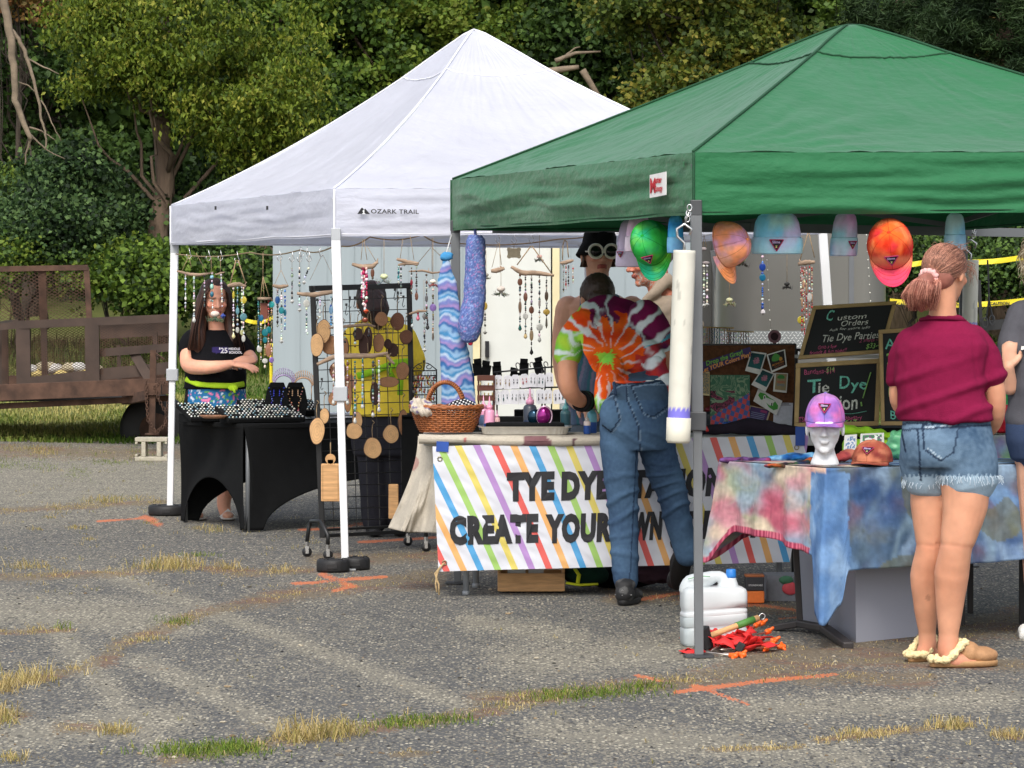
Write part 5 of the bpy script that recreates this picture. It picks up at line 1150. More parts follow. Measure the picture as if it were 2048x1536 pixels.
def black_woman():
 Yb=22.1;W=lambda px,py,dy=0:P(px,py,Yb+dy);s_=Yb/F
 t=thing('person','person with long dark hair in black printed T-shirt and blue floral apron','person',V((W(425,0).x,Yb,gz(Yb))))
 sk=sr(228,172,144);HM=frame((.25,-1,-.1));hc=W(430,601,-.04)
 b=MB();head(b,hc,HM,1.1);neck(b,hc,HM,W(436,668,.0),.052)
 b.loft(dense(shirt_rings([(W(434,662),.1,.06,0),(W(432,690),.145,.09,0),(W(430,760),.15,.11,0),(W(432,850),.18,.13,0)])))
 b.limb([W(388,686,-.0),W(377,710,-.04),W(379,731,-.1),W(406,735,-.22),W(436,733,-.25),W(464,728,-.28)],[.05,.054,.048,.045,.038,.026],14)
 hand(b,W(464,728,-.28),(.96,-.2,-.12),(0,-.3,1),-1,1.05,.25,.06)
 b.limb([W(480,692,-.0),W(494,708,-.02),W(505,718,-.1),W(503,720,-.18)],[.05,.044,.034,.025],14)
 hand(b,W(504,721,-.2),(-.85,-.4,-.1),(.3,-.6,.7),1,.95,.7,.08)
 for sx,k in((-1,0),(1,1)):b.limb([W(430+sx*32,850),W(430+sx*34,930,.0),W((388 if k==0 else 448),1000,-.02),W((392 if k==0 else 452),1030,-.03)],[.085,.06,.045,.036],12)
 me=remesh(b,.0055,3,None,face_col(hc,HM,1.1,sk,sr(172,88,86)),'body');body=part('body',me,SKIN,t);eyes(hc,HM,1.1,body)
 def blk(p,n):
  px,py=PX(p)
  if n.y<0 and 425<px<480 and 694<py<704+6*noise.noise(p*20)and noise.noise(p*14)>-.2:return sr(52,44,92)
  return sr(20,20,23)
 m=MB();m.loft(dense(shirt_rings([(W(434,660,.0),.085,.06,0),(W(432,674,.0),.15,.085,0),(W(431,692,-.0),.182,.12,0),(W(431,722,-.02),.182,.15,0),(W(431,760,-.02),.19,.155,0),(W(430,778,-.0),.195,.15,0)]),4))
 m.limb([W(387,680),W(379,696),W(378,704)],[.072,.072,.07],14,3);m.limb([W(474,682),W(488,700),W(492,708)],[.07,.066,.062],14,3)
 part('t_shirt',remesh(m,.008,3,fold((.5,0,1),38,.006),blk,'shirt'),FAB,t)
 m=MB();X=V((1,0,0));Z=V((0,0,1));yy=-.185;col=sr(214,214,220)
 text_mb(m,"'25",W(438,706,yy),X,Z,.046,.001,col=col);text_mb(m,"MIDDLE",W(457,700,yy),X,Z,.02,.0008,col=col);text_mb(m,"SCHOOL",W(458,707,yy),X,Z,.02,.0008,col=col);text_mb(m,"festival",W(458,738,yy+.02),X,Z,.05,.0006,col=col)
 part('printed_lettering',m,VC,t)
 m=MB();m.loft(dense(shirt_rings([(W(431,764),.178,.14,0),(W(431,800),.195,.155,0),(W(432,850),.205,.16,0),(W(432,900),.2,.15,0)]),4))
 def flor(p,n):
  a_=noise.noise(p*48);b2=noise.noise(p*52+V((5,5,5)))
  if a_>.34:return sr(214,120,160)
  if b2>.38:return sr(110,170,70)
  if a_<-.42:return sr(196,206,220)
  return sr(40,104,150)
 part('floral_apron',remesh(m,.008,2,fold((1,0,0),34,.006),lambda p,n:flor(p,n)if p.x>W(377,0).x else sr(26,26,28),'apron'),FAB,t)
 m=MB();m.tube([W(372,758,-.08),W(395,768,-.15),W(430,771,-.17),W(465,772,-.16),W(488,768,-.1)],.018,8,flat=.4,up=(0,1,0),col=sr(176,214,50));m.ell(W(466,776,-.175),(.03,.012,.02),col=sr(176,214,50));m.tube([W(466,774,-.18),W(470,786,-.185)],.009,6,col=sr(176,214,50));part('apron_tie',m,FAB,t,True)
 m=MB();m.ell(hc+HM@V((0,-.025,.045)),(.094,.105,.096),HM,18)
 for sx,e in((-1,1),(1,1)):
  m.limb([hc+HM@V((.06*sx,.0,.06)),hc+HM@V((.087*sx,.01,-.03)),hc+HM@V((.1*sx,.0,-.14)),hc+HM@V((.11*sx,.045,-.25)),hc+HM@V((.1*sx,.07,-.33))],[.04,.04,.048,.05,.02],12,4)
 m.limb([hc+HM@V((0,-.07,.02)),hc+HM@V((0,-.1,-.15)),hc+HM@V((0,-.12,-.3))],[.08,.09,.06],12,4)
 hr=part('hair',remesh(m,.007,3,lambda p,n:.004*noise.noise(V((p.x*60,p.y*60,p.z*8))),lambda p,n:lerp(V(sr(34,24,22)),V(sr(86,56,42)),.4+.6*noise.noise(V((p.x*50,p.y*50,p.z*5)))+.3*smooth((1.5-p.z)*2)),'hair'),HAIRM,t)
 paths=[];rr=random.Random(2)
 for k in range(220):
  sx=rr.choice((-1,1));a_=rr.uniform(-.03,.05);b2=rr.uniform(-.03,.05);paths.append([hc+HM@V((rr.uniform(.0,.03)*sx,.03,.12)),hc+HM@V(((.078+b2*.3)*sx,.045+a_,.05)),hc+HM@V(((.1+b2*.4)*sx,.04+a_,-.05)),hc+HM@V(((.12+b2*.6)*sx,.04+a_,-.16)),hc+HM@V(((.13+b2)*sx,.07+a_,-.3))])
 strands('hair_strand',paths,.003,[sr(40,28,25),sr(86,56,42),sr(60,40,32)],hr)
 for px,py in((398,1028),(458,1022)):
  m=MB();c_=P(px,py,Yb-.12);c_.z=gz(Yb-.12);m.ell(c_+V((0,-.03,.012)),(.05,.12,.012),col=sr(206,202,196));m.tube([c_+V((-.045,-.07,.015)),c_+V((0,-.075,.06)),c_+V((.045,-.07,.015))],.012,8,col=sr(222,220,214));m.ell(c_+V((0,-.08,.03)),(.035,.07,.025),col=sk);part('sandal',m,SHOE,t,True)
black_woman()
def yellow_woman():
 Yb=20.55;W=lambda px,py,dy=0:P(px,py,Yb+dy)
 t=thing('person','person in yellow T-shirt with dark hair seen from behind through the wire rack','person',V((W(765,0).x,Yb,gz(Yb))))
 sk=sr(180,128,104);HM=frame((-.1,1,-.15));hc=W(742,606)
 b=MB();head(b,hc,HM,1.05);neck(b,hc,HM,W(752,660),.055)
 b.loft(dense(shirt_rings([(W(755,655),.1,.06,0),(W(760,690),.18,.1,0),(W(765,800),.18,.13,0)])))
 b.limb([W(705,690),W(695,735,.05),W(702,770,.1),W(720,790,.2)],[.06,.05,.042,.028],12);b.limb([W(815,690),W(828,735,.05),W(822,772,.12),W(800,790,.25)],[.06,.05,.042,.028],12)
 for p_,d_,sd_ in((W(720,790,.2),(.5,1,0),1),(W(800,790,.25),(-.3,1,0),-1)):hand(b,p_,d_,(0,0,1),sd_,1,.5)
 part('body',remesh(b,.008,3,None,lambda p,n:sk,'body'),SKIN,t)
 yl=sr(236,208,72)
 m=MB();m.loft(dense(shirt_rings([(W(752,636),.07,.06,0),(W(754,650),.14,.09,0),(W(758,672),.19,.115,0),(W(762,720),.185,.13,0),(W(766,760),.18,.13,0),(W(768,800),.195,.15,0),(W(766,832),.195,.155,0)]),4))
 m.limb([W(712,676),W(699,706,.02),W(696,728,.04)],[.08,.074,.072],14,3);m.limb([W(806,676),W(820,706,.02),W(826,728,.04)],[.08,.074,.072],14,3)
 part('t_shirt',remesh(m,.008,3,fold((.3,0,1),34,.008),lambda p,n:[x*(1+.06*noise.noise(p*15))for x in yl],'shirt'),FAB,t)
 m=MB();text_mb(m,"2025 MIDWEST",W(752,660,-.145),V((1,0,0)),V((0,0,1)),.018,.0004,col=sr(70,60,50));text_mb(m,"festival",W(770,667,-.145),V((1,0,0)),V((0,0,1)),.018,.0004,col=sr(70,60,50));part('printed_lettering',m,VC,t)
 m=MB();g_=sr(150,200,44);m.tube([W(715,752,-.13),W(750,742,-.165),W(790,726,-.15),W(822,722,-.06)],.02,8,flat=.4,up=(0,1,0),col=g_)
 for pts in([W(788,728,-.17),W(778,740,-.18),W(786,756,-.18)],[W(792,730,-.17),W(802,750,-.18),W(800,790,-.18)],[W(790,726,-.17),W(806,722,-.18),W(810,732,-.17)]):m.tube(pts,.016,8,flat=.4,up=(0,1,0),col=g_)
 part('apron_tie',m,FAB,t,True)
 m=MB();m.loft(dense(shirt_rings([(W(766,822),.17,.13,0),(W(766,870),.185,.15,0),(W(768,910),.18,.14,0)]),3));m.limb([W(745,890),W(748,960),W(750,1040,.03)],[.1,.085,.08],14);m.limb([W(790,890),W(796,960),W(802,1038,.03)],[.1,.085,.08],14)
 part('trousers',remesh(m,.01,3,fold((0,0,1),24,.008),lambda p,n:sr(42,42,48),'trousers'),FAB,t)
 m=MB();m.ell(hc+HM@V((0,-.03,.03)),(.09,.1,.1),HM,18);m.limb([hc+HM@V((0,-.08,.0)),hc+HM@V((.02,-.11,-.07)),hc+HM@V((.03,-.1,-.13))],[.085,.085,.04],14,4)
 part('hair',remesh(m,.007,3,lambda p,n:.004*noise.noise(V((p.x*60,p.y*60,p.z*8))),lambda p,n:lerp(V(sr(24,18,18)),V(sr(60,36,30)),.5+.5*noise.noise(V((p.x*50,p.y*50,p.z*5)))),'hair'),HAIRM,t)
 m=MB();m.box(W(736,605,-.135),(.055,.02,.06),Matrix.Rotation(R(8),3,'Y'),col=sr(196,160,120));part('hair_clip',m,VC,t,bevel=.008)
 for px in(748,800):
  m=MB();c_=W(px,0,.06);c_.z=gz(Yb)+.035;m.ell(c_,(.05,.13,.035),col=sr(30,30,32));part('shoe',m,SHOE,t,True)
yellow_woman()
def grey_woman():
 Yb=14.9;W=lambda px,py,dy=0:P(px+(30 if py>1000 or py==0 else 14),py,Yb+dy)
 t=thing('person','person with curly blonde-grey hair in dark grey shirt half cut off by the right edge','person',V((W(2090,0).x,Yb,gz(Yb))))
 sk=sr(206,160,134);HM=frame((-.8,.5,-.15));hc=W(2085,505)
 b=MB();head(b,hc,HM,1.0);neck(b,hc,HM,W(2092,600),.052)
 b.loft(dense(shirt_rings([(W(2090,600),.1,.07,0),(W(2088,650),.17,.11,0),(W(2088,780),.16,.13,0),(W(2088,870),.17,.13,0)])))
 b.limb([W(2020,660,-.02),W(2004,730,-.03),W(2006,770,.0),W(2010,745,.1),W(2016,722,.16)],[.05,.046,.04,.034,.024],14);
 hand(b,W(2003,735,-.1),(.05,.1,1),(-.3,-1,0),1,.95,1.1,.04);b.limb([W(2006,775,-.05),W(2003,735,-.1)],[.034,.024],12)
 for sx in(-1,1):b.limb([W(2088+sx*34,870),W(2080+sx*34,1255)],[.09,.045],12)
 part('body',remesh(b,.0055,3,None,face_col(hc,HM,1.0,sk,sr(170,90,85)),'body'),SKIN,t)
 m=MB();m.loft(dense(shirt_rings([(W(2090,588),.08,.07,0),(W(2088,612),.14,.1,0),(W(2086,650),.178,.13,0),(W(2086,720),.18,.14,0),(W(2086,790),.175,.15,0),(W(2086,850),.18,.15,0)]),4));m.limb([W(2030,635),W(2013,680,-.02),W(2010,715,-.03)],[.07,.062,.058],14,4)
 part('shirt',remesh(m,.008,3,fold((.3,0,1),34,.008),lambda p,n:[x*(1+.06*noise.noise(p*15))for x in sr(82,82,88)],'shirt'),FAB,t)
 m=MB();m.loft(dense(shirt_rings([(W(2086,782),.165,.14,0),(W(2086,880),.185,.16,0),(W(2088,920),.17,.14,0)]),3));m.limb([W(2062,900),W(2058,1050),W(2052,1240)],[.1,.075,.06],14);m.limb([W(2115,900),W(2118,1240)],[.1,.06],14)
 part('jeans',remesh(m,.01,3,fold((0,0,1),24,.006),lambda p,n:sr(56,70,98),'jeans'),FAB,t)
 m=MB();m.ell(hc+V((0,0,.02)),(.1,.1,.11),None,16);hr=part('hair',remesh(m,.008,2,lambda p,n:.01*noise.noise(p*40),lambda p,n:lerp(V(sr(120,104,84)),V(sr(190,176,150)),.5+.5*noise.noise(p*30)),'hair'),HAIRM,t)
 rr=random.Random(5);paths=[]
 for k in range(620):
  u=V((rr.gauss(0,1),rr.gauss(0,1),rr.gauss(.1,1))).normalized();p=hc+V((0,0,.02))+u*.1;L_=rr.uniform(.03,.07);ph=rr.uniform(0,6);pts=[]
  for i in range(9):s2=i/8;pts.append(p+u*L_*s2*.6+V((math.sin(ph+s2*9)*.012,math.cos(ph+s2*9)*.012,-L_*1.4*s2*s2)))
  paths.append(pts)
 strands('curl',paths,.0016,[sr(206,192,164),sr(160,142,112),sr(226,214,190),sr(120,100,80)],hr)
 m=MB();m.hexa([W(2028,700,-.13),W(2060,694,-.13),W(2062,680,-.05),W(2030,686,-.05),W(2028,698,-.13),W(2060,692,-.13),W(2062,678,-.05),W(2030,684,-.05)],col=sr(226,224,218));part('held_card',m,VC,t)
 for px in(2080,2130):
  m=MB();c_=W(px,0,.0);c_.z=gz(Yb);m.ell(c_+V((-.02,0,.045)),(.11,.045,.045),col=sr(34,36,42));m.box(c_+V((-.02,0,.015)),(.25,.09,.03),col=sr(222,220,214));m.ell(c_+V((-.115,0,.035)),(.035,.04,.03),col=sr(226,224,218));part('shoe',m,SHOE,t,True)
grey_woman()
# helpers for flat things
def quad(px4,Y,lean=0.,dY=(0,0,0,0)):
 pass
 c=[P(x,y,Y+dY[i]+(lean if i<2 else 0))for i,(x,y)in enumerate(px4)]
 n=(c[1]-c[0]).cross(c[3]-c[0]).normalized();n=-n if n.y>0 else n
 def f(u,v,off=0):return c[0].lerp(c[1],u).lerp(c[3].lerp(c[2],u),v)+n*off
 f.c=c;f.n=n;f.w=(c[1]-c[0]).length;f.h=(c[3]-c[0]).length;return f
def slab(mb,f,u0,v0,u1,v1,o0,o1,mi=0,col=None):
 mb.hexa([f(u0,v1,o0),f(u1,v1,o0),f(u1,v0,o0),f(u0,v0,o0),f(u0,v1,o1),f(u1,v1,o1),f(u1,v0,o1),f(u0,v0,o1)],mi,col)
def text_on(mb,s,f,u0,v0,u1,v1,off=.003,bold=0.,col=None,rise=0.,wob=0,mi=0):
 pass
 t=MB();text_mb(t,s,(0,0,0),(1,0,0),(0,1,0),1,bold,font_space=1+bold*1.6)
 if not t.v:return
 xs_=[v[0]for v in t.v];lo,hi=min(xs_),max(xs_);cap=.72
 vs=[]
 for x,y,z in t.v:
  u=(x-lo)/(hi-lo);vs.append(f(lerp(u0,u1,u),lerp(v1,v0,y/cap)-rise*u+wob*math.sin(u*17),off))
 mb.add(vs,t.f,mi,col)
def cloth_col(pal,sc,seed,warp=1.5,sharp=1.0,k=7):
 pal=[V(c)for c in pal];offs=[V((seed*3.1+i*11.7,i*5.3,seed))for i in range(len(pal))]
 def f(p):
  q=V(p)*sc;q=q+V((noise.noise(q*1.7),noise.noise(q*1.7+V((9,0,0))),0))*warp*.35;W_=0;c=V((0,0,0));d=noise.noise(q*5)*.35
  for i,pc_ in enumerate(pal):e=math.exp(k*sharp*(noise.noise(q*.8+offs[i])+d*noise.noise(q*3+offs[i])));W_+=e;c+=pc_*e
  c/=W_;return tuple(c*(1+.16*noise.noise(V(p)*70)))
 return f
WOOD=mat('pine_wood',sr(196,152,104),rough=.75,var=.22,vscale=10,stretch=(1,1,8),bump=.3,bscale=40)
FRAMEW=mat('frame_wood',sr(176,148,100),rough=.7,var=.2,vscale=14,bump=.2,bscale=60)
BOARD=mat('chalkboard',sr(34,36,38),rough=.85,var=.2,vscale=4)
CHALK=mat('chalk',vcol=True,rough=.95,var=.45,vscale=160)
GREYP=mat('pale_plastic',sr(176,178,176),rough=.6,var=.05)
BLACKC=mat('black_cloth',sr(15,16,17),rough=.95,var=.15,vscale=20,bump=.2,bscale=200,spec=.2)
# TIE-DYE STATION TABLE
TY0,TY1=16.8,17.4;tz=P(0,873,TY0).z
xl,xr=P(846,0,TY0).x,P(1640,0,TY0).x
t=thing('folding_table','long folding table behind the striped banner','table',((xl+xr)/2,17.1,gz(17.1)))
m=MB();m.box(((xl+xr)/2,(TY0+TY1)/2,tz-.022),(xr-xl,TY1-TY0,.044));part('tabletop',m,GREYP,t,bevel=.008)
for x_,y_ in((P(932,0,16.9).x,16.9),(P(952,0,17.3).x,17.3),(P(1560,0,16.9).x,16.9),(P(1560,0,17.3).x,17.3)):
 m=MB();m.tube([(x_,y_,gz(y_)),(x_,y_,tz-.04)],.0145,12);m.tube([(x_,y_,gz(y_)),(x_,y_,gz(y_)+.02)],.018,12);part('leg',m,mat('grey_tube',sr(140,144,148),rough=.4),t,True)
CANV=mat('canvas',vcol=True,rough=.95,var=.07,vscale=90,bump=.4,bscale=300,spec=.1)
def canv(p):
 px,py=PX(V(p));c=V(sr(182,174,160))
 n_=noise.noise(V(p)*14)
 if 1044<px+n_*16<1102 and 872<py:return sr(122,88,92)
 if 1145<px+n_*10<1153 and py>878:return sr(96,70,76)
 if abs(px-931)<2 and 876<py<884:return sr(160,80,80)
 if(px-820)**2+(py-925)**2*1.2<190+n_*300:return sr(160,128,120)
 return tuple(c*(1+.05*noise.noise(V(p)*5)))
t=thing('canvas_cloth','cream canvas drop cloth with purple stains rolled over the front edge of the banner table','cloth',(P(1000,0,TY0).x,TY0,tz))
m=MB();
def rollf(u,v):
 px=lerp(838,1345,u);a_=v*2*math.pi;rr_=(10+2.2*noise.noise(V((px*.02,v*3,0)))+1.5*noise.noise(V((px*.006,0,5))))*16.76/F
 c_=P(px,878+5*smooth((px-840)/200)-2*u,16.76);return c_+V((0,-math.cos(a_)*rr_*1.1,math.sin(a_)*rr_))
m.grid(rollf,110,16,cf=lambda u,v,p:canv(p));part('rolled_edge',m,CANV,t,True)
m=MB()
def flap(u,v):
 pass
 xt=lerp(836,905,u);yt=lerp(872,874,u);xb=lerp(776,872,u)+3*math.sin(u*9);yb=lerp(1056,1070,u)+3*math.sin(u*5)
 k=v**.8;px=lerp(xt,xb,smooth(v*.55)*1.0/smooth(.55))if v<1 else xb;py=lerp(yt,yb,v)
 Y=16.86+.18*(1-u)+.035*math.sin(u*10+v*2)*v-.05*math.sin(v*math.pi)+.012*noise.noise(V((u*6,v*6,0)))+.02*noise.noise(V((u*14,v*3,4)))*v
 return P(px,py,Y)
m.grid(flap,60,60,cf=lambda u,v,p:canv(p));part('hanging_flap',m,CANV,t,True,solid=.002)
m=MB();m.grid(lambda u,v:V((lerp(xl-.01,P(1345,0,16.8).x,u),lerp(16.76,17.4,v),tz+.003+.002*noise.noise(V((u*20,v*8,0))))),60,16,cf=lambda u,v,p:canv(p));part('top_sheet',m,CANV,t,True)
bf=quad([(865,893),(1618,869),(1580,1124),(877,1143)],16.735,dY=(0,.06,.06,0))
t=thing('banner','white vinyl banner with rainbow diagonal stripes reading TYE DYE STATION CREATE YOUR OWN','banner',bf(.5,1))
rip=lambda u,v:.006*math.sin(u*31+3*noise.noise(V((u*5,0,0))))*max(0,.5-v)+.005*noise.noise(V((u*40-v*14,v*9,8)))+.006*math.sin(u*16+v*2)*v+.005*noise.noise(V((u*9,v*4,3)))*(.3+v)+.0025*noise.noise(V((u*30,v*12,3)))
bw=lambda u,v,off=0:bf(u,v,off+rip(u,v)-(.0))
m=MB();m.grid(lambda u,v:bw(u,v),150,50,uvf=lambda u,v:(u*bf.w,v*bf.h))
bm=bpy.data.materials.new('striped_vinyl');bm.use_nodes=True;nt=bm.node_tree;N=nt.nodes;L=nt.links;b=N['Principled BSDF'];b.inputs['Roughness'].default_value=.55
uvn=N.new('ShaderNodeUVMap');uvn.uv_map='UVMap';sx_=N.new('ShaderNodeSeparateXYZ');L.new(uvn.outputs[0],sx_.inputs[0])
k1=mth('MULTIPLY',sx_.outputs[1],-.45);k2=mth('ADD',sx_.outputs[0],k1);k3=mth('DIVIDE',mth('ADD',k2,3.0*6*.0862-.018),.0862)
fr=mth('FRACT',k3);on=mth('LESS_THAN',fr,.385);idx=mth('DIVIDE',mth('ADD',mth('MODULO',mth('FLOOR',k3),6),.5),6)
cr=N.new('ShaderNodeValToRGB');cr.color_ramp.interpolation='CONSTANT';L.new(idx,cr.inputs[0]);el=cr.color_ramp.elements
cols6=[sr(148,186,98),sr(206,190,96),sr(166,128,186),sr(206,86,80),sr(216,162,98),sr(72,148,198)]
el[0].color=(*cols6[0],1);el[1].position=1/6;el[1].color=(*cols6[1],1)
for i in range(2,6):e=el.new(i/6);e.color=(*cols6[i],1)
L.new(mixc(on,sr(202,204,212),cr.outputs[0]),b.inputs['Base Color'])
bo=part('vinyl_sheet',m,bm,t,True)
m=MB()
def bt(s_,x0,x1,ytop,ybase,yb2=None):
 u0,u1=(x0-866)/(1616-866),(x1-866)/(1616-866)
 def py2v(u,py):top=lerp(893,869,u);bot=lerp(1143,1124,u);return(py-top)/(bot-top)
 text_on(m,s_,bw,u0,py2v((u0+u1)/2,ytop),u1,py2v((u0+u1)/2,ybase),.003,.07)
bt("TYE",1013,1110,946,997);bt("DYE",1124,1222,944,995);bt("STATION",1243,1456,940,990)
bt("CREATE",893,1078,1032,1083);bt("YOUR",1092,1232,1029,1080);bt("OWN",1246,1336,1026,1076);bt("DESIGN",1384,1560,1022,1072)
part('lettering',m,INK,bo)
m=MB();
for u_c,v_c in((.018,.10),(.018,.93),(.972,.1)):p=bw(u_c,v_c,.003);m.tube([p+V((math.cos(a_)*.010,0,math.sin(a_)*.010))for a_ in[2*math.pi*k/16 for k in range(16)]],.0028,6,closed=True)
part('grommet',m,mat('brass',sr(150,140,110),rough=.35,metal=.8),bo,True)
m=MB();m.box(bw(.026,.02,.004)+V((0,0,.01)),(.058,.004,.048),Matrix.Rotation(R(3),3,'Y'));m.box(bw(.972,.03,.004)+V((.01,0,.012)),(.045,.004,.09));part('tape_piece',m,mat('blue_tape',sr(28,70,150),rough=.6),t)
m=MB();r0=bw(.018,.93,.006)
for k in(0,1):m.tube([r0,r0+V((-.02,-.01,-.02)),r0+V((-.035-.01*k,-.01,-.05)),r0+V((-.042+.014*k,0,-.1)),r0+V((-.036+.01*k,0,-.14-.012*k))],.0045,7)
part('tie_rope',m,mat('sisal',sr(186,160,118),rough=.95,var=.3,vscale=80),t,True)
Yk=17.0;b0=P(1062,0,Yk);b0.z=gz(Yk)+.0;xa,xb=P(995,0,Yk).x,P(1130,0,Yk).x;zt_=P(0,1147,Yk).z
t=thing('wooden_crate','low wooden crate under the banner table','crate',b0)
for k,(yy,nm)in enumerate(((Yk,'front_board'),(Yk+.28,'back_board'))):m=MB();m.box(((xa+xb)/2,yy,(gz(Yk)+zt_)/2+.005),(xb-xa,.014,zt_-gz(Yk)-.008));part(nm,m,WOOD,t,bevel=.003)
for xx in(xa+.007,xb-.007):m=MB();m.box((xx,Yk+.14,(gz(Yk)+zt_)/2+.02),(.014,.26,zt_-gz(Yk)+.02));part('side_board',m,WOOD,t,bevel=.003)
m=MB();m.box(((xa+xb)/2,Yk+.14,gz(Yk)+.012),(xb-xa-.03,.26,.012));part('bottom_board',m,WOOD,t)
for a_,w_ in((1033,36),(1072,30)):m=MB();m.box(P(a_,1136,Yk+.12),(w_*Yk/F,.2,.1));single('paper_box',m,GREYP,'white carton %s in the wooden crate under the banner'%('on the left' if a_<1050 else 'on the right'),'box','cartons in the crate')
t=thing('sports_bag','dark green bag with yellow stripes lying under the banner table','bag',P(1170,1172,17.05))
m=MB();m.ell(P(1172,1148,17.1),(.11,.1,.06),None,18,amp=.15,col=sr(20,48,38));part('bag_body',m,CLOTH(),t,True);m=MB();m.tube([P(1132,1166,16.98),P(1160,1170,16.97),P(1196,1168,16.98)],.013,8,flat=.5,col=sr(200,206,50));m.tube([P(1150,1138,17.0),P(1158,1150,16.97),P(1155,1168,16.97)],.011,8,flat=.5,col=sr(200,206,50));part('stripe',m,CLOTH(),t,True)
m=MB();m.ell(P(1312,1145,17.15),(.11,.1,.05),None,20,amp=.4,fr=4,col=sr(70,52,62));single('cloth_bundle',m,CLOTH(),'dull mauve cloth bundle on the ground behind the bending man','cloth',smooth_=True)
m=MB();m.ell(P(1245,1150,17.3),(.2,.1,.06),None,20,amp=.3,fr=4,col=sr(22,22,24));single('duffel_bag',m,CLOTH(),'black bag in the shade below the banner table','bag',smooth_=True)
t=thing('tub','square clear tub with orange bottom and black label under the table','tub',P(1510,1178,16.5));c_=P(1510,0,16.5);c_.z=gz(16.5)
w2=38*16.5/F;m=MB();m.box(c_+V((0,0,.03)),(w2,w2,.056),col=sr(230,120,50));m.box(c_+V((0,0,.092)),(w2*.98,w2*.98,.066),col=sr(52,52,56));m.box(c_+V((0,0,.128)),(w2*1.03,w2*1.03,.012),col=sr(170,100,60));part('tub_body',m,VC,t,bevel=.006)
m=MB();text_mb(m,"STONEWARE",c_+V((-.03,-w2/2-.002,.082)),V((1,0,0)),V((0,0,1)),.011,.0002,col=sr(210,210,210));part('lettering',m,VC,t)
m=MB();c_=P(1560,0,16.6);c_.z=gz(16.6);m.box(c_+V((.02,.1,.06)),(.16,.24,.12),col=sr(120,122,130));m.ell(c_+V((.05,-.025,.06)),(.04,.01,.03),col=sr(196,70,80));m.ell(c_+V((.03,-.025,.1)),(.035,.01,.02),col=sr(60,110,80));single('storage_box',m,VC,'small grey translucent box with coloured scraps under the table','box',bevel=.005)
# things on the banner table
def bottle(label,px,ytop,ybase,wpx,Y,cap,body,low,lv=.5):
 s_=Y/F;b_=P(px,ybase,Y);b_.z=max(tz+.004,b_.z)if Y<18 else b_.z;H=P(px,ytop,Y).z-b_.z;r_=wpx*s_/2;t=thing('squeeze_bottle',label,'bottle',b_,'dye bottles on the banner table')
 m=MB();hb=H*.62;pr=[(r_*.92,0),(r_,.004),(r_,hb*lv),(r_,hb*lv+.0005),(r_,hb*.86),(r_*.85,hb*.95),(r_*.5,hb),(r_*.45,hb+.004)];m.lathe(b_,pr,20)
 m.c=[low if V(v).z-b_.z<hb*lv+.0002 else body for v in m.v];part('bottle_body',m,mat('dye_plastic',vcol=True,rough=.35,var=.05),t,True)
 m=MB();m.lathe(b_+V((0,0,hb)),[(r_*.6,0),(r_*.6,H*.1),(r_*.35,H*.12),(r_*.16,H*.2),(r_*.07,H*.38),(.0005,H*.38)],14,col=cap);part('nozzle_cap',m,mat('dye_plastic',vcol=True,rough=.35,var=.05),t,True)
pk,bl_,tl=sr(226,158,190),sr(34,76,150),sr(112,176,178)
bottle('pink squeeze bottle with blue lower half right of the basket',979,792,862,22,17.1,sr(230,150,180),pk,bl_,.35)
bottle('pink-shouldered bottle with grey body half hidden beside the basket',967,790,860,18,17.25,pk,pk,sr(96,116,150),.7)
bottle('tiny pale pink bottle standing behind the foil tray',994,820,858,12,17.2,pk,sr(226,180,180),sr(226,180,180))
bottle('large dark bottle with pink cap behind the foil tray',1060,776,862,27,17.25,pk,sr(66,72,84),sr(46,60,90),.4)
bottle('teal squeeze bottle right end of the foil tray',1131,794,862,21,17.25,tl,sr(70,110,116),sr(50,88,98),.8)
bottle('turquoise bottle with deep blue dye next to the bending man',1184,796,866,20,17.1,tl,sr(96,170,186),bl_,.5)
bottle('small bottle of blue dye with pale neck next to the bending man',1174,824,868,14,16.98,sr(200,196,190),sr(210,196,190),bl_,.62)
bottle('dark bottle with maroon cap right of the front tent leg',1418,796,866,32,17.2,sr(120,30,46),sr(40,44,52),sr(34,40,50),.8)
bottle('small blue bottle with grey cap before the checkered poster',1452,828,868,15,17.0,sr(120,126,126),bl_,bl_,.8)
c_=P(1050,868,17.05);c_.z=tz+.004;t=thing('foil_tray','shallow foil tray with a black sheet on it, at the front of the banner table','tray',c_)
def rr_ring(c0,a_,b_,z_,n=64,cr_=0,seed=0):
 o=[]
 for k in range(n):
  th=2*math.pi*k/n;e=.28;cx_,sy_=math.cos(th),math.sin(th);g=1+cr_*(k%2)
  o.append(c0+V((math.copysign(abs(cx_)**e,cx_)*a_*g,math.copysign(abs(sy_)**e,sy_)*b_*g,z_)))
 return o
FOIL=mat('foil',sr(214,214,212),rough=.28,metal=.95,var=.08,vscale=30,bump=.6,bscale=60)
m=MB();m.loft([rr_ring(c_,.195,.13,.0),rr_ring(c_,.20,.135,.002,cr_=.012),rr_ring(c_,.208,.14,.032,cr_=.014),rr_ring(c_,.222,.155,.034),rr_ring(c_,.226,.158,.04),rr_ring(c_,.208,.14,.037),rr_ring(c_,.2,.13,.01)],cap=True);part('tray_body',m,FOIL,t)
m=MB();m.loft([rr_ring(c_,.19,.13,.038),rr_ring(c_,.188,.128,.052),rr_ring(c_,.17,.11,.056)]);part('black_sheet',m,BLACKC,t,True)
t=thing('goggles','shiny purple and teal mirrored goggles leaning on the foil tray','goggles',P(1083,850,17.0));IR=mat('mirror_lens',vcol=True,rough=.12,metal=.6,var=.2,vscale=20)
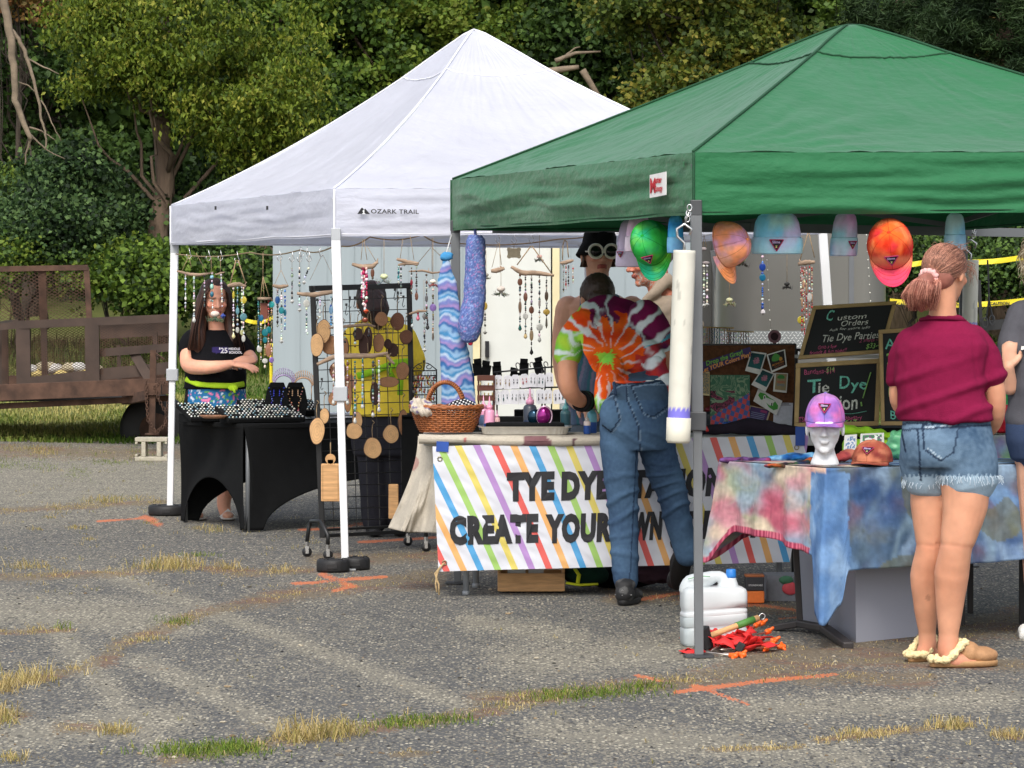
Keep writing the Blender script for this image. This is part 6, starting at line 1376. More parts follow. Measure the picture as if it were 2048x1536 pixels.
m=MB();m.ell(P(1087,832,16.98),(.034,.02,.044),Matrix.Rotation(R(18),3,'Y'),18,col=sr(130,30,110));part('lens',m,IR,t,True)
m=MB();m.ell(P(1069,834,17.02),(.034,.02,.038),None,18,col=sr(18,50,70));part('lens',m,IR,t,True)
m=MB();cc_=P(1089,832,16.975);m.tube([cc_+V((math.cos(a_)*.036,0,math.sin(a_)*.047))for a_ in[2*math.pi*k/24 for k in range(24)]],.004,6,closed=True,col=sr(200,170,190));part('frame',m,IR,t,True)
c_=P(893,868,17.08);c_.z=tz+.01;t=thing('wicker_basket','brown wicker basket with a tall hoop handle at the left end of the banner table','basket',c_)
WICK=mat('wicker',sr(150,88,46),rough=.55,var=.35,vscale=40)
rx0,rx1,hB=.125,.172,.118
m=MB();
for k in range(13):
 z_=.006+hB*k/12;f_=(k/12)**.8;a_,b_=lerp(rx0,rx1,f_),lerp(rx0,rx1,f_)*.68;n=96;m.tube([c_+V((math.cos(th)*(a_+.0035*math.sin(th*22+k*math.pi)),math.sin(th)*(b_+.0035*math.sin(th*22+k*math.pi)),z_))for th in[2*math.pi*i/n for i in range(n)]],.0036,5,closed=True)
for i in range(44):
 th=2*math.pi*i/44;m.tube([c_+V((math.cos(th)*lerp(rx0,rx1,f_),math.sin(th)*lerp(rx0,rx1,f_)*.68,.004+hB*(f_**1.25)))for f_ in(0,.25,.5,.75,1)],.003,4)
part('woven_side',m,WICK,t,True)
m=MB();
for k in range(2):m.tube([c_+V((math.cos(th)*rx1*1.02,math.sin(th)*rx1*.7,hB+.004+.006*k+.003*math.sin(th*24+k*3)))for th in[2*math.pi*i/90 for i in range(90)]],.007,7,closed=True)
part('rim',m,WICK,t,True)
m=MB();
for k in(-1,1):m.tube([c_+V((.004*k+math.cos(th)*.088-.005,.01*k,hB+.0+math.sin(th)*.125))for th in[math.pi*i/24 for i in range(25)]],.008,8)
for i in range(30):th=math.pi*i/30;cc_=c_+V((math.cos(th)*.088-.005,0,hB+math.sin(th)*.125));d_=V((-math.sin(th),0,math.cos(th)));m.tube([cc_+V((math.cos(th),0,math.sin(th)))*.011*math.cos(q)+V((0,1,0))*.02*math.sin(q)for q in[k*math.pi/4 for k in range(8)]],.003,4,closed=True)
part('handle',m,WICK,t,True)
m=MB();m.lathe(c_,[(.001,.002),(rx0,.002),(rx0,.008),(.001,.008)],30,sq=(1,.68));part('bottom',m,WICK,t)
m=MB()
def pc(u,v):
 a_=u*2*math.pi;ph=v*math.pi;return P(925,818,17.05)+V((math.cos(a_)*math.sin(ph)*.075,math.sin(a_)*math.sin(ph)*.05,math.cos(ph)*.04+.008*math.sin(a_*3)))
m.grid(pc,96,60,cf=lambda u,v,p:sr(226,226,226)if(math.sin(p.x*300+p.z*120)*math.sin(p.z*330-p.x*100)>.4)else sr(24,24,34));single('dotted_pouch',m,CLOTH(),'black pouch with white dots in the wicker basket','pouch',smooth_=True)
m=MB();m.limb([P(832,808,17.0),P(848,812,17.02),P(858,822,17.0)],[.03,.036,.03],14,col=sr(206,200,188));m.limb([P(828,818,16.97),P(850,824,16.97)],[.02,.024],12,col=sr(196,180,166));me=remesh(m,.005,2,lambda p,n:.004*noise.noise(p*25)+.003*math.sin(p.x*260+p.z*120),lambda p,n:sr(190,180,166)if noise.noise(p*40)<.25 else sr(120,110,140),'roll');single('cloth_roll',me,FAB,'crumpled cream printed cloth in the left of the wicker basket','cloth')
m=MB();m.ell(P(905,822,17.08),(.07,.05,.03),None,14,amp=.3,col=sr(40,36,44));single('cloth_roll',m,CLOTH(),'dark crumpled cloth under the dotted pouch in the basket','cloth',smooth_=True)
def hang_loft(label,nm_,rows,Y,colf,tk,parent_parts=None,amp=.004):
 m=MB();rings=[];n=30
 for py,x0,x1 in rows:
  c_=P((x0+x1)/2,py,Y);hw=(x1-x0)/2*Y/F;rings.append([c_+V((math.cos(a_)*hw,math.sin(a_)*hw*tk,0))for a_ in[2*math.pi*k/n for k in range(n)]])
 R2=dense(rings,8);m.loft(R2);t=thing(nm_,label,'cloth',V((P((rows[0][1]+rows[0][2])/2,0,Y).x,Y,P(0,rows[-1][0],Y).z)))
 me=remesh(m,.006,2,lambda p,n:amp*noise.noise(p*16)+amp*.7*noise.noise(p*45),lambda p,n:colf(p),nm_);part('cloth_body',me,FAB,t);return t
def stripes(p):
 px,py=PX(p);q=py+5*math.sin(px*.09+py*.015)+5*noise.noise(V((px*.035,py*.03,2)))+4*noise.noise(V((px*.12,py*.06,7)))
 pl=[V(sr(70,130,176)),V(sr(166,184,206)),V(sr(112,122,178)),V(sr(146,126,176)),V(sr(54,98,152)),V(sr(130,164,196))];k=(q/6.2+1.2*noise.noise(V((px*.05,py*.05,9))))%6;i=int(k);return pl[i].lerp(pl[(i+1)%6],smooth((k-i)*1.6-.3))
tt=hang_loft('wavy blue and purple striped cloth gathered at the top near the far green tent leg','striped_cloth',[(520,886,900),(540,880,904),(565,874,914),(620,877,920),(700,880,938),(760,882,946),(845,884,958)],17.28,stripes,.35)
m=MB();m.ell(P(893,513,17.28),(.03,.02,.022),None,14,amp=.5,fr=6,col=sr(70,140,190));m.tube([P(893,505,17.28),P(903,470,17.4)],.003,5,col=sr(200,200,200));part('knot',m,CLOTH(),tt,True)
hang_loft('plain deep blue cloth hung behind the striped one','blue_cloth',[(672,915,925),(700,915,938),(760,915,950),(845,915,955)],17.42,lambda p:[x*(1+.15*noise.noise(p*9))for x in sr(30,82,160)],.25)
def dots(p):
 v_=noise.cell(p*170)if hasattr(noise,'cell')else noise.noise(p*90)
 return sr(160,120,170)if v_>.86 else(sr(140,158,204)if v_>.7 else(sr(86,104,160)if v_<.14 else sr(112,130,184)))
tt=hang_loft('long stuffed blue bag with tiny dots hung from the green tent corner','dotted_bag',[(470,937,965),(480,931,971),(560,929,972),(600,925,971),(640,916,967),(665,915,962),(680,922,955),(686,930,945)],17.2,dots,.8)
m=MB();m.tube([P(951,474,17.2),P(950,455,17.2)],.008,6,col=sr(90,100,150));part('drawstring',m,CLOTH(),tt,True);m=MB();m.ell(P(941,687,17.2),(.012,.012,.01),col=sr(190,50,70));part('end_knot',m,CLOTH(),tt,True)
# CHALKBOARDS AND PINBOARD
def board(label,px4,Y,lean=.03,fw=8):
 f=quad(px4,Y,lean);t=thing('chalkboard',label,'chalkboard',f(.5,1),'framed chalkboards of the tie-dye stall');wu,wv=fw*Y/F/f.w,fw*Y/F/f.h
 m=MB();slab(m,f,wu*.6,wv*.6,1-wu*.6,1-wv*.6,-.012,.002);bo=part('board_panel',m,BOARD,t)
 for a_ in((0,0,1,wv),(0,1-wv,1,1),(0,wv+.001,wu,1-wv-.001),(1-wu,wv+.001,1,1-wv-.001)):
  m=MB();slab(m,f,*a_,-.016,.010);part('frame_bar',m,FRAMEW,t,bevel=.003)
 return t,f,bo
g1,g2,g3,g4=sr(120,200,180),sr(206,208,200),sr(150,200,110),sr(196,90,130)
t,f,bo=board('upper tilted chalkboard about custom orders and tie dye parties',[(1626,612),(1794,602),(1766,706),(1596,719)],17.0)
m=MB();tx=lambda s_,u0,v0,u1,v1,c_,b_=.004:text_on(m,s_,f,u0,v0,u1,v1,.004,b_,c_,wob=.008)
tx("C",.2,.1,.28,.3,g1,.012);tx("ustom",.34,.2,.68,.3,g2);tx("Orders",.4,.31,.72,.42,g2);tx("Ask for more info",.28,.45,.76,.5,g2,0);tx("Tie Dye Parties",.22,.56,.9,.7,g2);tx("2 shirts - ?x",.68,.69,.96,.76,g4,0);tx("$33-40",.78,.79,.98,.89,g3);tx("Grab a few",.2,.76,.42,.83,g4,0);tx("friends & fun night!!",.12,.85,.55,.93,g4,0);part('chalk_writing',m,CHALK,bo)
t,f,bo=board('lower chalkboard reading Tie Dye Station with a green brush',[(1592,727),(1763,717),(1757,852),(1588,855)],16.95,.04,9)
m=MB();tx("Bandana-$14",.1,.1,.46,.18,g4,0);tx("$14",.36,.08,.45,.16,g3,.003);tx("T",.14,.26,.3,.47,g1,.01);tx("ie",.27,.3,.4,.47,g2,.01);tx("D",.52,.22,.64,.42,g1,.008);tx("ye",.65,.28,.84,.44,g1,.01);tx("Station",.24,.52,.74,.74,g2,.012)
tx("TShirt",.05,.84,.2,.92,g4);tx("$17",.06,.93,.17,.99,g3);tx("Tapestry",.56,.83,.8,.9,g4,0);tx("$17",.6,.9,.74,.98,g3,.003)
part('chalk_writing',m,CHALK,bo);m=MB();m.tube([f(.88,.2,.006),f(.8,.58,.006)],.009,6,col=g3,flat=.3);part('chalk_brush',m,CHALK,bo);m=MB();m.tube([f(.78,.64,.006),f(.79,.7,.006)],.012,8,col=g3,flat=.3);part('chalk_blob',m,CHALK,bo);m=MB();m.tube([f(.25+.6*k/14,.79-.02*math.sin(k*.5),.006)for k in range(15)],.004,5,col=g1,flat=.4);part('chalk_underline',m,CHALK,bo)
t,f,bo=board('right chalkboard listing items, half hidden by the maroon shirt woman',[(1757,660),(1905,650),(1900,850),(1762,851)],16.85,.03,8)
m=MB();tx("At",.08,.1,.3,.2,g1);tx("2/$25",.1,.24,.4,.36,g3,.01);tx("Painting",.12,.38,.7,.48,g4);tx("Blind bags",.12,.6,.8,.7,g3);tx("Beanies",.14,.84,.62,.93,g1);part('chalk_writing',m,CHALK,bo)
m=MB();m.box(P(1680,713,17.08),(178*17/F,.14,.016));single('white_shelf',m,GREYP,'narrow white shelf strip between the two chalkboards','shelf')
t=thing('display_stand','low black draped stand carrying the chalkboards','table',P(1740,1100,17.1));x0,x1=P(1590,0,17).x,P(1930,0,17).x;zt_=P(0,855,16.95).z
m=MB();m.box(((x0+x1)/2,17.15,zt_-.02),(x1-x0,.5,.04));part('tabletop',m,BLACKC,t);m=MB();m.grid(lambda u,v:V((lerp(x0,x1,u),16.9+.01*math.sin(u*40),lerp(zt_,gz(17)+.35,v))),60,8);part('drape',m,BLACKC,t,True)
fp=quad([(1402,691),(1590,690),(1586,853),(1402,853)],17.18,.04);CORK=mat('cork',sr(92,58,34),rough=.95,var=.3,vscale=60,bump=.3,bscale=120)
t=thing('pinboard','brown cork pinboard covered in flyers right of the front tent leg','board',fp(.5,1));m=MB();slab(m,fp,0,0,1,1,-.014,0);part('cork_panel',m,CORK,t)
m=MB();slab(m,fp,-.015,-.02,1.015,-.001,-.016,.006);slab(m,fp,1.001,0,1.016,1,-.016,.006);part('dark_edge',m,BLACKM,t)
def pinned(name,label,cat,px4,fn=None,border=sr(214,212,208),inner=None,off=.003,mar=.08,botm=.22,Y=17.15,colf=None,nu=40,nv=40,lean=.04):
 f=quad(px4,Y,lean);t=thing(name,label,cat,f(.5,1),'flyers pinned to the cork board');m=MB();slab(m,f,0,0,1,1,off-.0015,off,col=border);part('card',m,VC,t)
 if colf:m=MB();m.grid(lambda u,v:f(lerp(mar,1-mar,u),lerp(mar,1-botm,v),off+.0025),nu,nv,cf=lambda u,v,p:colf(u,v));part('picture',m,VC,t)
 if fn:m=MB();fn(m,f);part('printed_art',m,VC,t)
 return t
def swirl(u,v):
 n1=noise.noise(V((u*4+noise.noise(V((u*5,v*5,1)))*1.5,v*4,0)));
 if v>.35+.5*(1-u)and v>.3:
  ch=(int((u+v*.35)*9)+int((v-u*.3)*9))%2;return sr(190,70,70)if ch else sr(60,86,150)
 if v>.32 and u<.62 and n1>-.05:return sr(140,50,84)if math.sin(n1*40)>0 else sr(34,22,34)
 return sr(60,110,84)if math.sin(n1*22)>-.4 else sr(124,150,120)
pinned('poster','large poster of green swirls and a red and blue checkerboard on the pinboard','poster',[(1420,750),(1500,750),(1500,850),(1420,850)],border=sr(60,100,80),colf=swirl,mar=.01,botm=.01,nu=80,nv=90)
def teal_pic(u,v):
 d=math.hypot(u-.5,v-.5);
 return sr(170,110,130)if d<.24+.08*noise.noise(V((u*8,v*8,0)))and noise.noise(V((u*14,v*14,2)))>-.2 else lerp(V(sr(20,60,66)),V(sr(30,94,96)),v)
pinned('photo_card','instant photo with pink figure on teal, topmost on the pinboard','photo',[(1502,703),(1533,707),(1520,750),(1490,742)],colf=teal_pic,off=.004)
pinned('photo_card','instant photo on teal ground pinned below the other one','photo',[(1524,738),(1549,748),(1530,785),(1502,770)],colf=teal_pic,off=.007)
def sticker(m,f):slab(m,f,.07,.07,.93,.9,.004,.006,col=sr(36,30,34));m.ell(f(.45,.4,.007),(.022,.003,.025),col=sr(70,140,60));m.ell(f(.7,.5,.007),(.008,.002,.012),col=sr(190,140,60));m.ell(f(.45,.22,.007),(.01,.002,.014),col=sr(70,140,60));text_on(m,"MONSTER",f,.16,.62,.86,.72,.008,.01,sr(200,130,50));text_on(m,"GLOOPS",f,.25,.76,.82,.86,.008,.01,sr(150,90,60))
pinned('sticker','white-edged dark sticker with a green blob at the top right of the pinboard','sticker',[(1533,710),(1570,699),(1574,733),(1543,746)],sticker,border=sr(220,218,214),off=.004)
def ts(m,f):slab(m,f,.12,.06,.92,.9,.004,.006,col=sr(150,134,100));m.ell(f(.5,.26,.007),(.018,.002,.014),col=sr(60,130,60));text_on(m,"TRIPPY",f,.2,.45,.84,.56,.008,.01,sr(190,80,70));text_on(m,"DYES",f,.25,.6,.8,.7,.008,.01,sr(80,120,150))
pinned('sticker','beige sticker with green top at the right edge of the pinboard','sticker',[(1549,746),(1576,747),(1573,786),(1546,783)],ts,off=.003)
def mask_(m,f):
 q=[(.12,.2),(.3,.12),(.5,.2),(.72,.22),(.92,.4),(.95,.62),(.82,.82),(.62,.8),(.45,.62),(.22,.62),(.08,.45)];k=len(q);m.add([f(u,v,.007)for u,v in q],[tuple(range(k))[::-1]],col=sr(70,150,60));
 for u in(.34,.68):m.ell(f(u,.38 if u<.5 else .55,.008),(.006,.001,.012),col=sr(230,230,225));m.ell(f(u,.38 if u<.5 else .55,.0095),(.003,.001,.008),col=sr(20,20,20))
pinned('mask_card','white card with a green cut-out mask low on the pinboard','card',[(1516,778),(1564,803),(1552,832),(1506,803)],mask_,off=.006)
def menu(m,f):slab(m,f,.07,.05,.93,.95,.004,.006,col=sr(70,50,100));slab(m,f,.55,.12,.85,.24,.006,.008,col=sr(150,60,110));[slab(m,f,.15,.3+k*.09,.8,.33+k*.09,.006,.0075,col=sr(120,130,160))for k in range(6)]
pinned('flyer','purple price flyer with cream edge at the foot of the pinboard','flyer',[(1499,811),(1542,820),(1530,858),(1490,850)],menu,border=sr(200,180,140),off=.003)
def sheet(m,f):slab(m,f,.2,.04,.8,.07,.004,.006,col=sr(90,90,100));slab(m,f,.12,.1,.88,.13,.004,.006,col=sr(150,150,160))
pinned('paper_sheet','plain white sheet with a small heading at the bottom right of the pinboard','paper',[(1548,806),(1586,806),(1584,852),(1546,850)],sheet,border=sr(190,192,204),off=.003)
fb=quad([(1400,726),(1500,694),(1504,712),(1402,748)],17.15,.01);t=thing('paper_banner','slanted purple strip reading Drop the Gray Let YOUR Colors Play','sign',fb(.5,1));m=MB();slab(m,fb,0,0,1,1,.003,.005,col=sr(56,40,92));pb=part('strip',m,VC,t)
m=MB();text_on(m,"Drop the Gray!",fb,.12,.02,.84,.46,.008,.03,sr(110,170,70));text_on(m,"Let YOUR Colors Play!",fb,.02,.54,.98,.96,.008,.03,sr(220,150,80));part('lettering',m,VC,pb)
pinned('flyer','narrow patterned flyer beside the grey tent leg','flyer',[(1402,742),(1419,744),(1419,792),(1402,790)],border=sr(216,200,150),colf=lambda u,v:sr(190,160,110)if noise.noise(V((u*9,v*20,0)))>0 else sr(90,110,110),mar=.08,botm=.06,nu=14,nv=36)
m=MB();m.limb([P(1405,862,16.9),P(1450,858,16.92),P(1500,852,16.95),P(1550,858,16.95),P(1600,862,16.9)],[.02,.026,.042,.034,.02],12,5,col=sr(44,38,48));me=remesh(m,.008,2,lambda p,n:.01*noise.noise(p*16),lambda p,n:[x*(1+.2*noise.noise(p*14))for x in sr(44,38,48)],'c');single('dark_cloth',me,FAB,'dark purple-black cloth heaped along the foot of the pinboard','cloth')
m=MB();m.tube([P(1410,852,16.8),P(1415,862,16.78)],.008,8,col=sr(200,50,50));single('red_clip',m,VC,'tiny red clip on the table edge by the grey tent leg','clip',smooth_=True)
for(x0,x1,yt,yb,lab,pal)in((1402,1462,654,696,'row of beaded necklaces hung on a gold rail above the pinboard, left',[sr(40,120,120),sr(200,196,186),sr(180,150,130),sr(120,90,70),sr(60,60,60),sr(80,110,140),sr(60,90,110)]),(1455,1502,662,696,'shorter row of brown and clear necklaces above the pinboard, right',[sr(130,80,50),sr(100,60,40),sr(30,30,30),sr(190,190,180),sr(200,200,196)])):
 t=thing('necklace_rail',lab,'necklace display',P((x0+x1)/2,yb,17.7));m=MB();m.tube([P(x0-3,yt,17.7),P(x1+6,yt+2,17.7)],.004,6);part('rail',m,mat('gold',sr(190,160,110),rough=.35,metal=.7),t,True)
 k=int((x1-x0)/5)
 for i in range(k):
  m=MB();x_=x0+5*i+2;c_=pal[i%len(pal)];r_=random.Random(i)
  for j in range(int((yb-yt)/2.6)):m.ico(P(x_+r_.uniform(-.8,.8),yt+3+j*2.6,17.7),.0042,col=tuple(v*r_.uniform(.6,1.4)for v in c_))
  part('necklace',m,BEADS,t)
m=MB();zl=P(0,700,17.75).z;m.box((P(1480,0,17.8).x,17.85,zl),(.62,.3,.015));m.box((P(1480,0,17.8).x,17.98,zl-.3),(.6,.02,.6));m.box((P(1480,0,17.8).x-.28,17.85,(zl+gz(17.85))/2),(.03,.03,zl-gz(17.85)));m.box((P(1480,0,17.8).x+.28,17.85,(zl+gz(17.85))/2),(.03,.03,zl-gz(17.85)));single('necklace_shelf',m,BLACKM,'dark shelf behind the pinboard holding the necklace rails','shelf')
m=MB();m.lathe(P(1549,673,17.6),[(.001,-.01),(.026,-.012),(.024,.0),(.018,-.005),(.001,-.004)],20,Matrix.Rotation(R(95),3,'X'),col=sr(60,30,40));m.tube([P(1549,673,17.6)+V((math.cos(a_)*.026,0,math.sin(a_)*.026))for a_ in[2*math.pi*k/20 for k in range(20)]],.007,8,closed=True,col=sr(150,110,120));m.tube([P(1549,682,17.62),P(1549,700,17.65)],.01,8,col=sr(60,40,44));single('ring_display',m,VC,'round dark dish with a pinkish rim above the pinboard','dish',smooth_=True)
# FRONT TABLE WITH TIE-DYE CLOTHS
K=P(1652,936,14.5);Lc=P(1442,0,15.3);Lc.z=K.z;e1=Lc-K;e2=V((-e1.y,e1.x,0)).normalized()*1.83;e2=e2 if e2.x>0 else-e2
t=thing('folding_table','front table under the pink and blue tie-dyed cloth','table',V(((K+e1/2+e2/2).x,(K+e1/2+e2/2).y,gz(15))))
m=MB();zz_=V((0,0,-.04));m.hexa([K+zz_,K+e2+zz_,K+e2+e1+zz_,K+e1+zz_,K,K+e2,K+e2+e1,K+e1]);part('tabletop',m,GREYP,t)
BL=mat('brown_black_steel',sr(48,44,44),rough=.5,var=.1)
fx=[G(1548,1262),G(1600,1264),G(1650,1274),G(1697,1298)]
m=MB();m.beam(fx[0]+V((0,0,.012)),fx[1]+V((0,0,.035)),.045,.03);m.beam(fx[1]+V((0,0,.035)),fx[2]+V((0,0,.035)),.045,.03);m.beam(fx[2]+V((0,0,.035)),fx[3]+V((0,0,.012)),.045,.03);ft_=part('foot_rail',m,BL,t,bevel=.006)
m=MB();d_=(fx[2]-fx[1]).normalized();q0=fx[1].lerp(fx[2],.25)+V((.004,-.026,.028));text_mb(m,"LIFETIME",q0,d_,V((0,0,1)),.013,.0003,col=sr(190,190,190));part('lettering',m,VC,ft_)
for a_,b_ in((1584,fx[1]),(1646,fx[2])):m=MB();b2=b_+V((0,0,.04));top=V((P(a_,0,b_.y).x,b_.y,K.z-.04));m.beam(b2,top,.026,.026,up=(0,1,0));part('leg',m,BL,t,bevel=.004)
for k in(.25,.75):
 m=MB();q=K+e2*.95+e1*k;m.beam(V((q.x,q.y,gz(q.y))),q-V((0,0,.04)),.026,.026,up=(0,1,0));part('leg',m,BL,t,bevel=.004)
pinkpal=[sr(84,126,156),sr(150,172,186),sr(206,150,160),sr(184,92,112),sr(210,194,168),sr(196,116,132),sr(168,178,136),sr(128,156,180)]
bluepal=[sr(44,70,112),sr(70,104,150),sr(104,138,178),sr(76,98,122),sr(104,110,92),sr(140,164,188),sr(56,82,128),sr(112,92,108),sr(88,122,162)]
fpink,fblue,fblue2=cloth_col(pinkpal,9,3,1.4,1.1),cloth_col(bluepal,8,11,1.5,1.0),cloth_col([sr(80,114,160),sr(112,146,188),sr(138,168,202),sr(88,124,170)],12,4)
L1,L2,tot=.35,e1.length,0;e2n=e2.normalized();e1n=e1.normalized()
per_pts=[Lc+e2n*.35,Lc,K,K+e2];seg=[.35,L2,1.83];TOT=sum(seg)
def per(s_):
 d=s_*TOT
 if d<.35:return per_pts[0].lerp(Lc,d/.35),-e2n*0+(e1n),d
 if d<.35+L2:return Lc.lerp(K,(d-.35)/L2),-e2n,d
 return K.lerp(K+e2,(d-.35-L2)/1.83),-e1n,d
def hdrop(d):
 tab=[(0,.3),(.2,.33),(.33,.44),(.37,.44),(.5,.30),(.8,.31),(1.05,.345),(.35+L2-.09,.36),(.35+L2-.05,.60),(.35+L2+.01,.64),(.35+L2+.07,.56),(.35+L2+.1,.42),(1.6,.415),(2.0,.41),(2.4,.38),(3.1,.36)]
 for(a_,x),(b_,y)in zip(tab[:-1],tab[1:]):
  if a_<=d<=b_:return lerp(x,y,smooth((d-a_)/(b_-a_)))
 return .36
def skirt_f(u,v):
 p,o_,d=per(u);kd=d-(.35+L2);kl=d-.35
 tailk=math.exp(-(kd/.085)**2);taill=math.exp(-(kl/.1)**2)
 h=hdrop(d)*v;drp=p-V((0,0,h));nrm_=o_.lerp((-e1n-e2n).normalized(),tailk*.9).lerp((e1n*.6-e2n).normalized(),taill*.9)
 w_=.006+.012*v+(.018*math.sin(d*21+2*noise.noise(V((d*2,0,0))))+.01*math.sin(d*47))*v**1.2*(.6 if kd<0 else .8)+tailk*.05*smooth(v*1.4)+taill*.06*v+.006*noise.noise(V((d*12,v*6,1)))
 q=drp+nrm_*w_
 if tailk>.02:q+=(V((0,0,0))-(p-K)*.25*tailk*v*v)
 return q
def cc_col(p,d):
 kd=d-(.35+L2)
 if abs(kd+.0)<.1+.02*noise.noise(V(p)*20)and V(p).z<K.z-.02:return fblue2(p)
 if kd<0:c=V(fpink(V((p[0]*.5,p[1]*.5,p[2]*1.0))));
 else:
  c=V(fblue(p));rx_,rz_=d-(.35+L2)-.55,(V(p).z-K.z)+.42;r_=math.hypot(rx_,rz_);c=c.lerp(V(sr(150,176,190)),.45*max(0,math.sin(r_*34+2*noise.noise(V(p)*9)))**2*smooth((.5-r_)*4))if r_<.5 else c
  if noise.noise(V(p)*5+V((4,4,4)))>.33:c=c.lerp(V(sr(104,104,72)),.6)
 if V(p).z<K.z-hdrop(d)+.028 and kd<-.1:c=V(sr(206,110,130))if int(d*180)%2 else V(sr(150,60,84))
 st=.10*noise.noise(V((d*60,p[2]*4,0)));return tuple(c*(1+st*1.4+.18*noise.noise(V(p)*45)))
cloth=thing('tie_dyed_tablecloth','pink, blue and olive tie-dyed cloth draped over the front table with a long blue corner','tablecloth',V((K.x+.5,K.y+.4,K.z)))
m=MB();nU=420;nVv=46;o0=0
m.grid(skirt_f,nU,nVv,cf=lambda u,v,p:cc_col(p,per(u)[2]));part('skirt',m,FAB,cloth,True,solid=.002)
m=MB();m.grid(lambda u,v:K+e2*u*1.0+e1*v-e2n*.004*(1-2*u)+V((0,0,.004+.0015*noise.noise(V((u*20,v*10,0))))),90,40,cf=lambda u,v,p:fblue(p)if u>.12 else fpink(p));part('top_cloth',m,FAB,cloth,True)
t=thing('display_table','small higher table at the right edge draped in purple, green and crimson tie-dye','table',P(2000,1150,15.6));q4=[P(1925,870,15.5),P(2045,870,15.5)];q4=[q4[0],q4[1],q4[1]+V((.1,.5,0)),q4[0]+V((.1,.5,0))]
m=MB();m.hexa([p-V((0,0,.03))for p in q4]+[V(p)for p in q4]);part('tabletop',m,GREYP,t)
for p in q4:m=MB();m.beam(V((p.x,p.y,gz(p.y))),p-V((0,0,.03)),.025,.025,up=(0,1,0));part('leg',m,BL,t)
fpur=cloth_col([sr(90,60,130),sr(150,110,170),sr(120,160,110),sr(176,60,90),sr(110,140,180),sr(150,40,80),sr(190,150,190),sr(70,110,90)],7,21)
pth=[q4[3],q4[0],q4[1],q4[2]]
def sk2(u,v):
 k=min(2.9999,u*3);i=int(k);p=pth[i].lerp(pth[i+1],k-i);c0=(q4[0]+q4[2])/2;o_=(p-c0);o_.z=0;o_.normalize()
 return p+o_*(.004+.03*v+.016*math.sin(u*50)*v)-V((0,0,v*(.50+.05*math.sin(u*6))))
m=MB();m.grid(sk2,150,50,cf=lambda u,v,p:fpur(p));m.grid(lambda u,v:q4[0].lerp(q4[1],u).lerp(q4[3].lerp(q4[2],u),v)+V((0,0,.004)),20,20,cf=lambda u,v,p:fpur(p));part('draped_cloth',m,FAB,t,True)
def bagshape(nm_,label,c_,r_,col,cat='bag',amp=.3):
 m=MB();m.ell(c_,r_,None,20);me=remesh(m,.007,1,lambda p,n:.022*amp*3*abs(noise.noise(p*22))+.01*noise.noise(p*50),lambda p,n:[x*(1+.3*noise.noise(p*30))for x in col],nm_);return single(nm_,me,mat('thin_plastic',vcol=True,rough=.35,var=.1,trans=.2),label,cat)
bagshape('plastic_bag','crumpled red plastic bag on the purple draped table',P(2006,840,15.6),(.062,.06,.06),sr(196,34,56));bagshape('plastic_bag','small bright green plastic bag above the red one at the right edge',P(2022,800,16.2),(.045,.04,.025),sr(60,190,110))
bagshape('plastic_bag','pale green plastic bag left of the denim shorts',P(1802,890,15.25),(.06,.05,.06),sr(110,190,140))
tzf=K.z+.006
def lump(nm_,label,pts,rad,colf,cat='clothing',flat=.5,amp=.008,fr=20):
 m=MB();m.limb(pts,rad,14,5,flat=flat,up=(0,0,1))if len(pts)>1 else m.ell(pts[0],rad)
 me=remesh(m,.006,2,lambda p,n:amp*noise.noise(p*fr)+amp*.5*abs(noise.noise(p*fr*2.3)),lambda p,n:colf(p),nm_);return single(nm_,me,FAB,label,cat)
pur=cloth_col([sr(60,40,80),sr(130,90,150),sr(34,30,44),sr(150,60,100),sr(40,34,50)],30,2);blu=cloth_col([sr(30,90,160),sr(60,150,210),sr(20,50,100),sr(130,180,210)],30,5);redd=cloth_col([sr(120,44,50),sr(160,70,70),sr(90,40,50),sr(180,110,90)],22,6)
lump('folded_shirt','dark purple tie-dyed cloth at the left corner of the front table',[P(1448,921,15.25),P(1490,921,15.2),P(1530,920,15.15)],[.022,.03,.026],pur)
lump('folded_shirt','bright blue tie-dyed cloth lying behind the purple one',[P(1525,918,15.2),P(1580,914,15.2),P(1625,912,15.2)],[.02,.03,.026],blu)
lump('folded_shirt','black and orange patterned cloth left of the foam head',[P(1535,931,14.85),P(1590,929,14.8),P(1628,922,14.9)],[.016,.024,.03],cloth_col([sr(26,28,30),sr(60,90,50),sr(30,26,32),sr(190,90,50),sr(40,50,90)],34,8))
lump('folded_shirt','dark red tie-dyed cloth behind the rust cap',[P(1675,918,14.95),P(1700,908,15.0),P(1725,915,15.0)],[.03,.042,.03],redd)
lump('folded_shirt','stack of lime green shirts behind the foam head',[P(1690,862,15.7),P(1740,866,15.7),P(1775,872,15.6)],[.04,.045,.03],lambda p:sr(150,200,50),amp=.012)
m=MB();c_=P(1735,905,15.35);m.box((c_.x,15.4,K.z+.045),(.2,.14,.085),col=sr(160,212,60));single('shirt_pack',m,CLOTH(),'packed lime green shirt holding two pictures on the front table','clothing',bevel=.02)
def splash(u,v):return sr(226,226,220)if noise.noise(V((u*5,v*5,1)))>.15 else(sr(60,130,84)if noise.noise(V((u*9,v*7,3)))>-.1 else sr(120,70,120))
pinned('photo_card','white-framed picture with green and purple splashes on the lime shirts','photo',[(1721,868),(1768,866),(1768,903),(1719,906)],colf=splash,Y=15.28,mar=.1,botm=.2)
pinned('photo_card','smaller white-framed picture with blue figure left on the lime shirts','photo',[(1689,871),(1714,869),(1712,904),(1687,906)],colf=lambda u,v:sr(100,130,170)if noise.noise(V((u*5,v*6,8)))>0 else sr(214,214,214),Y=15.3,mar=.12,botm=.2)
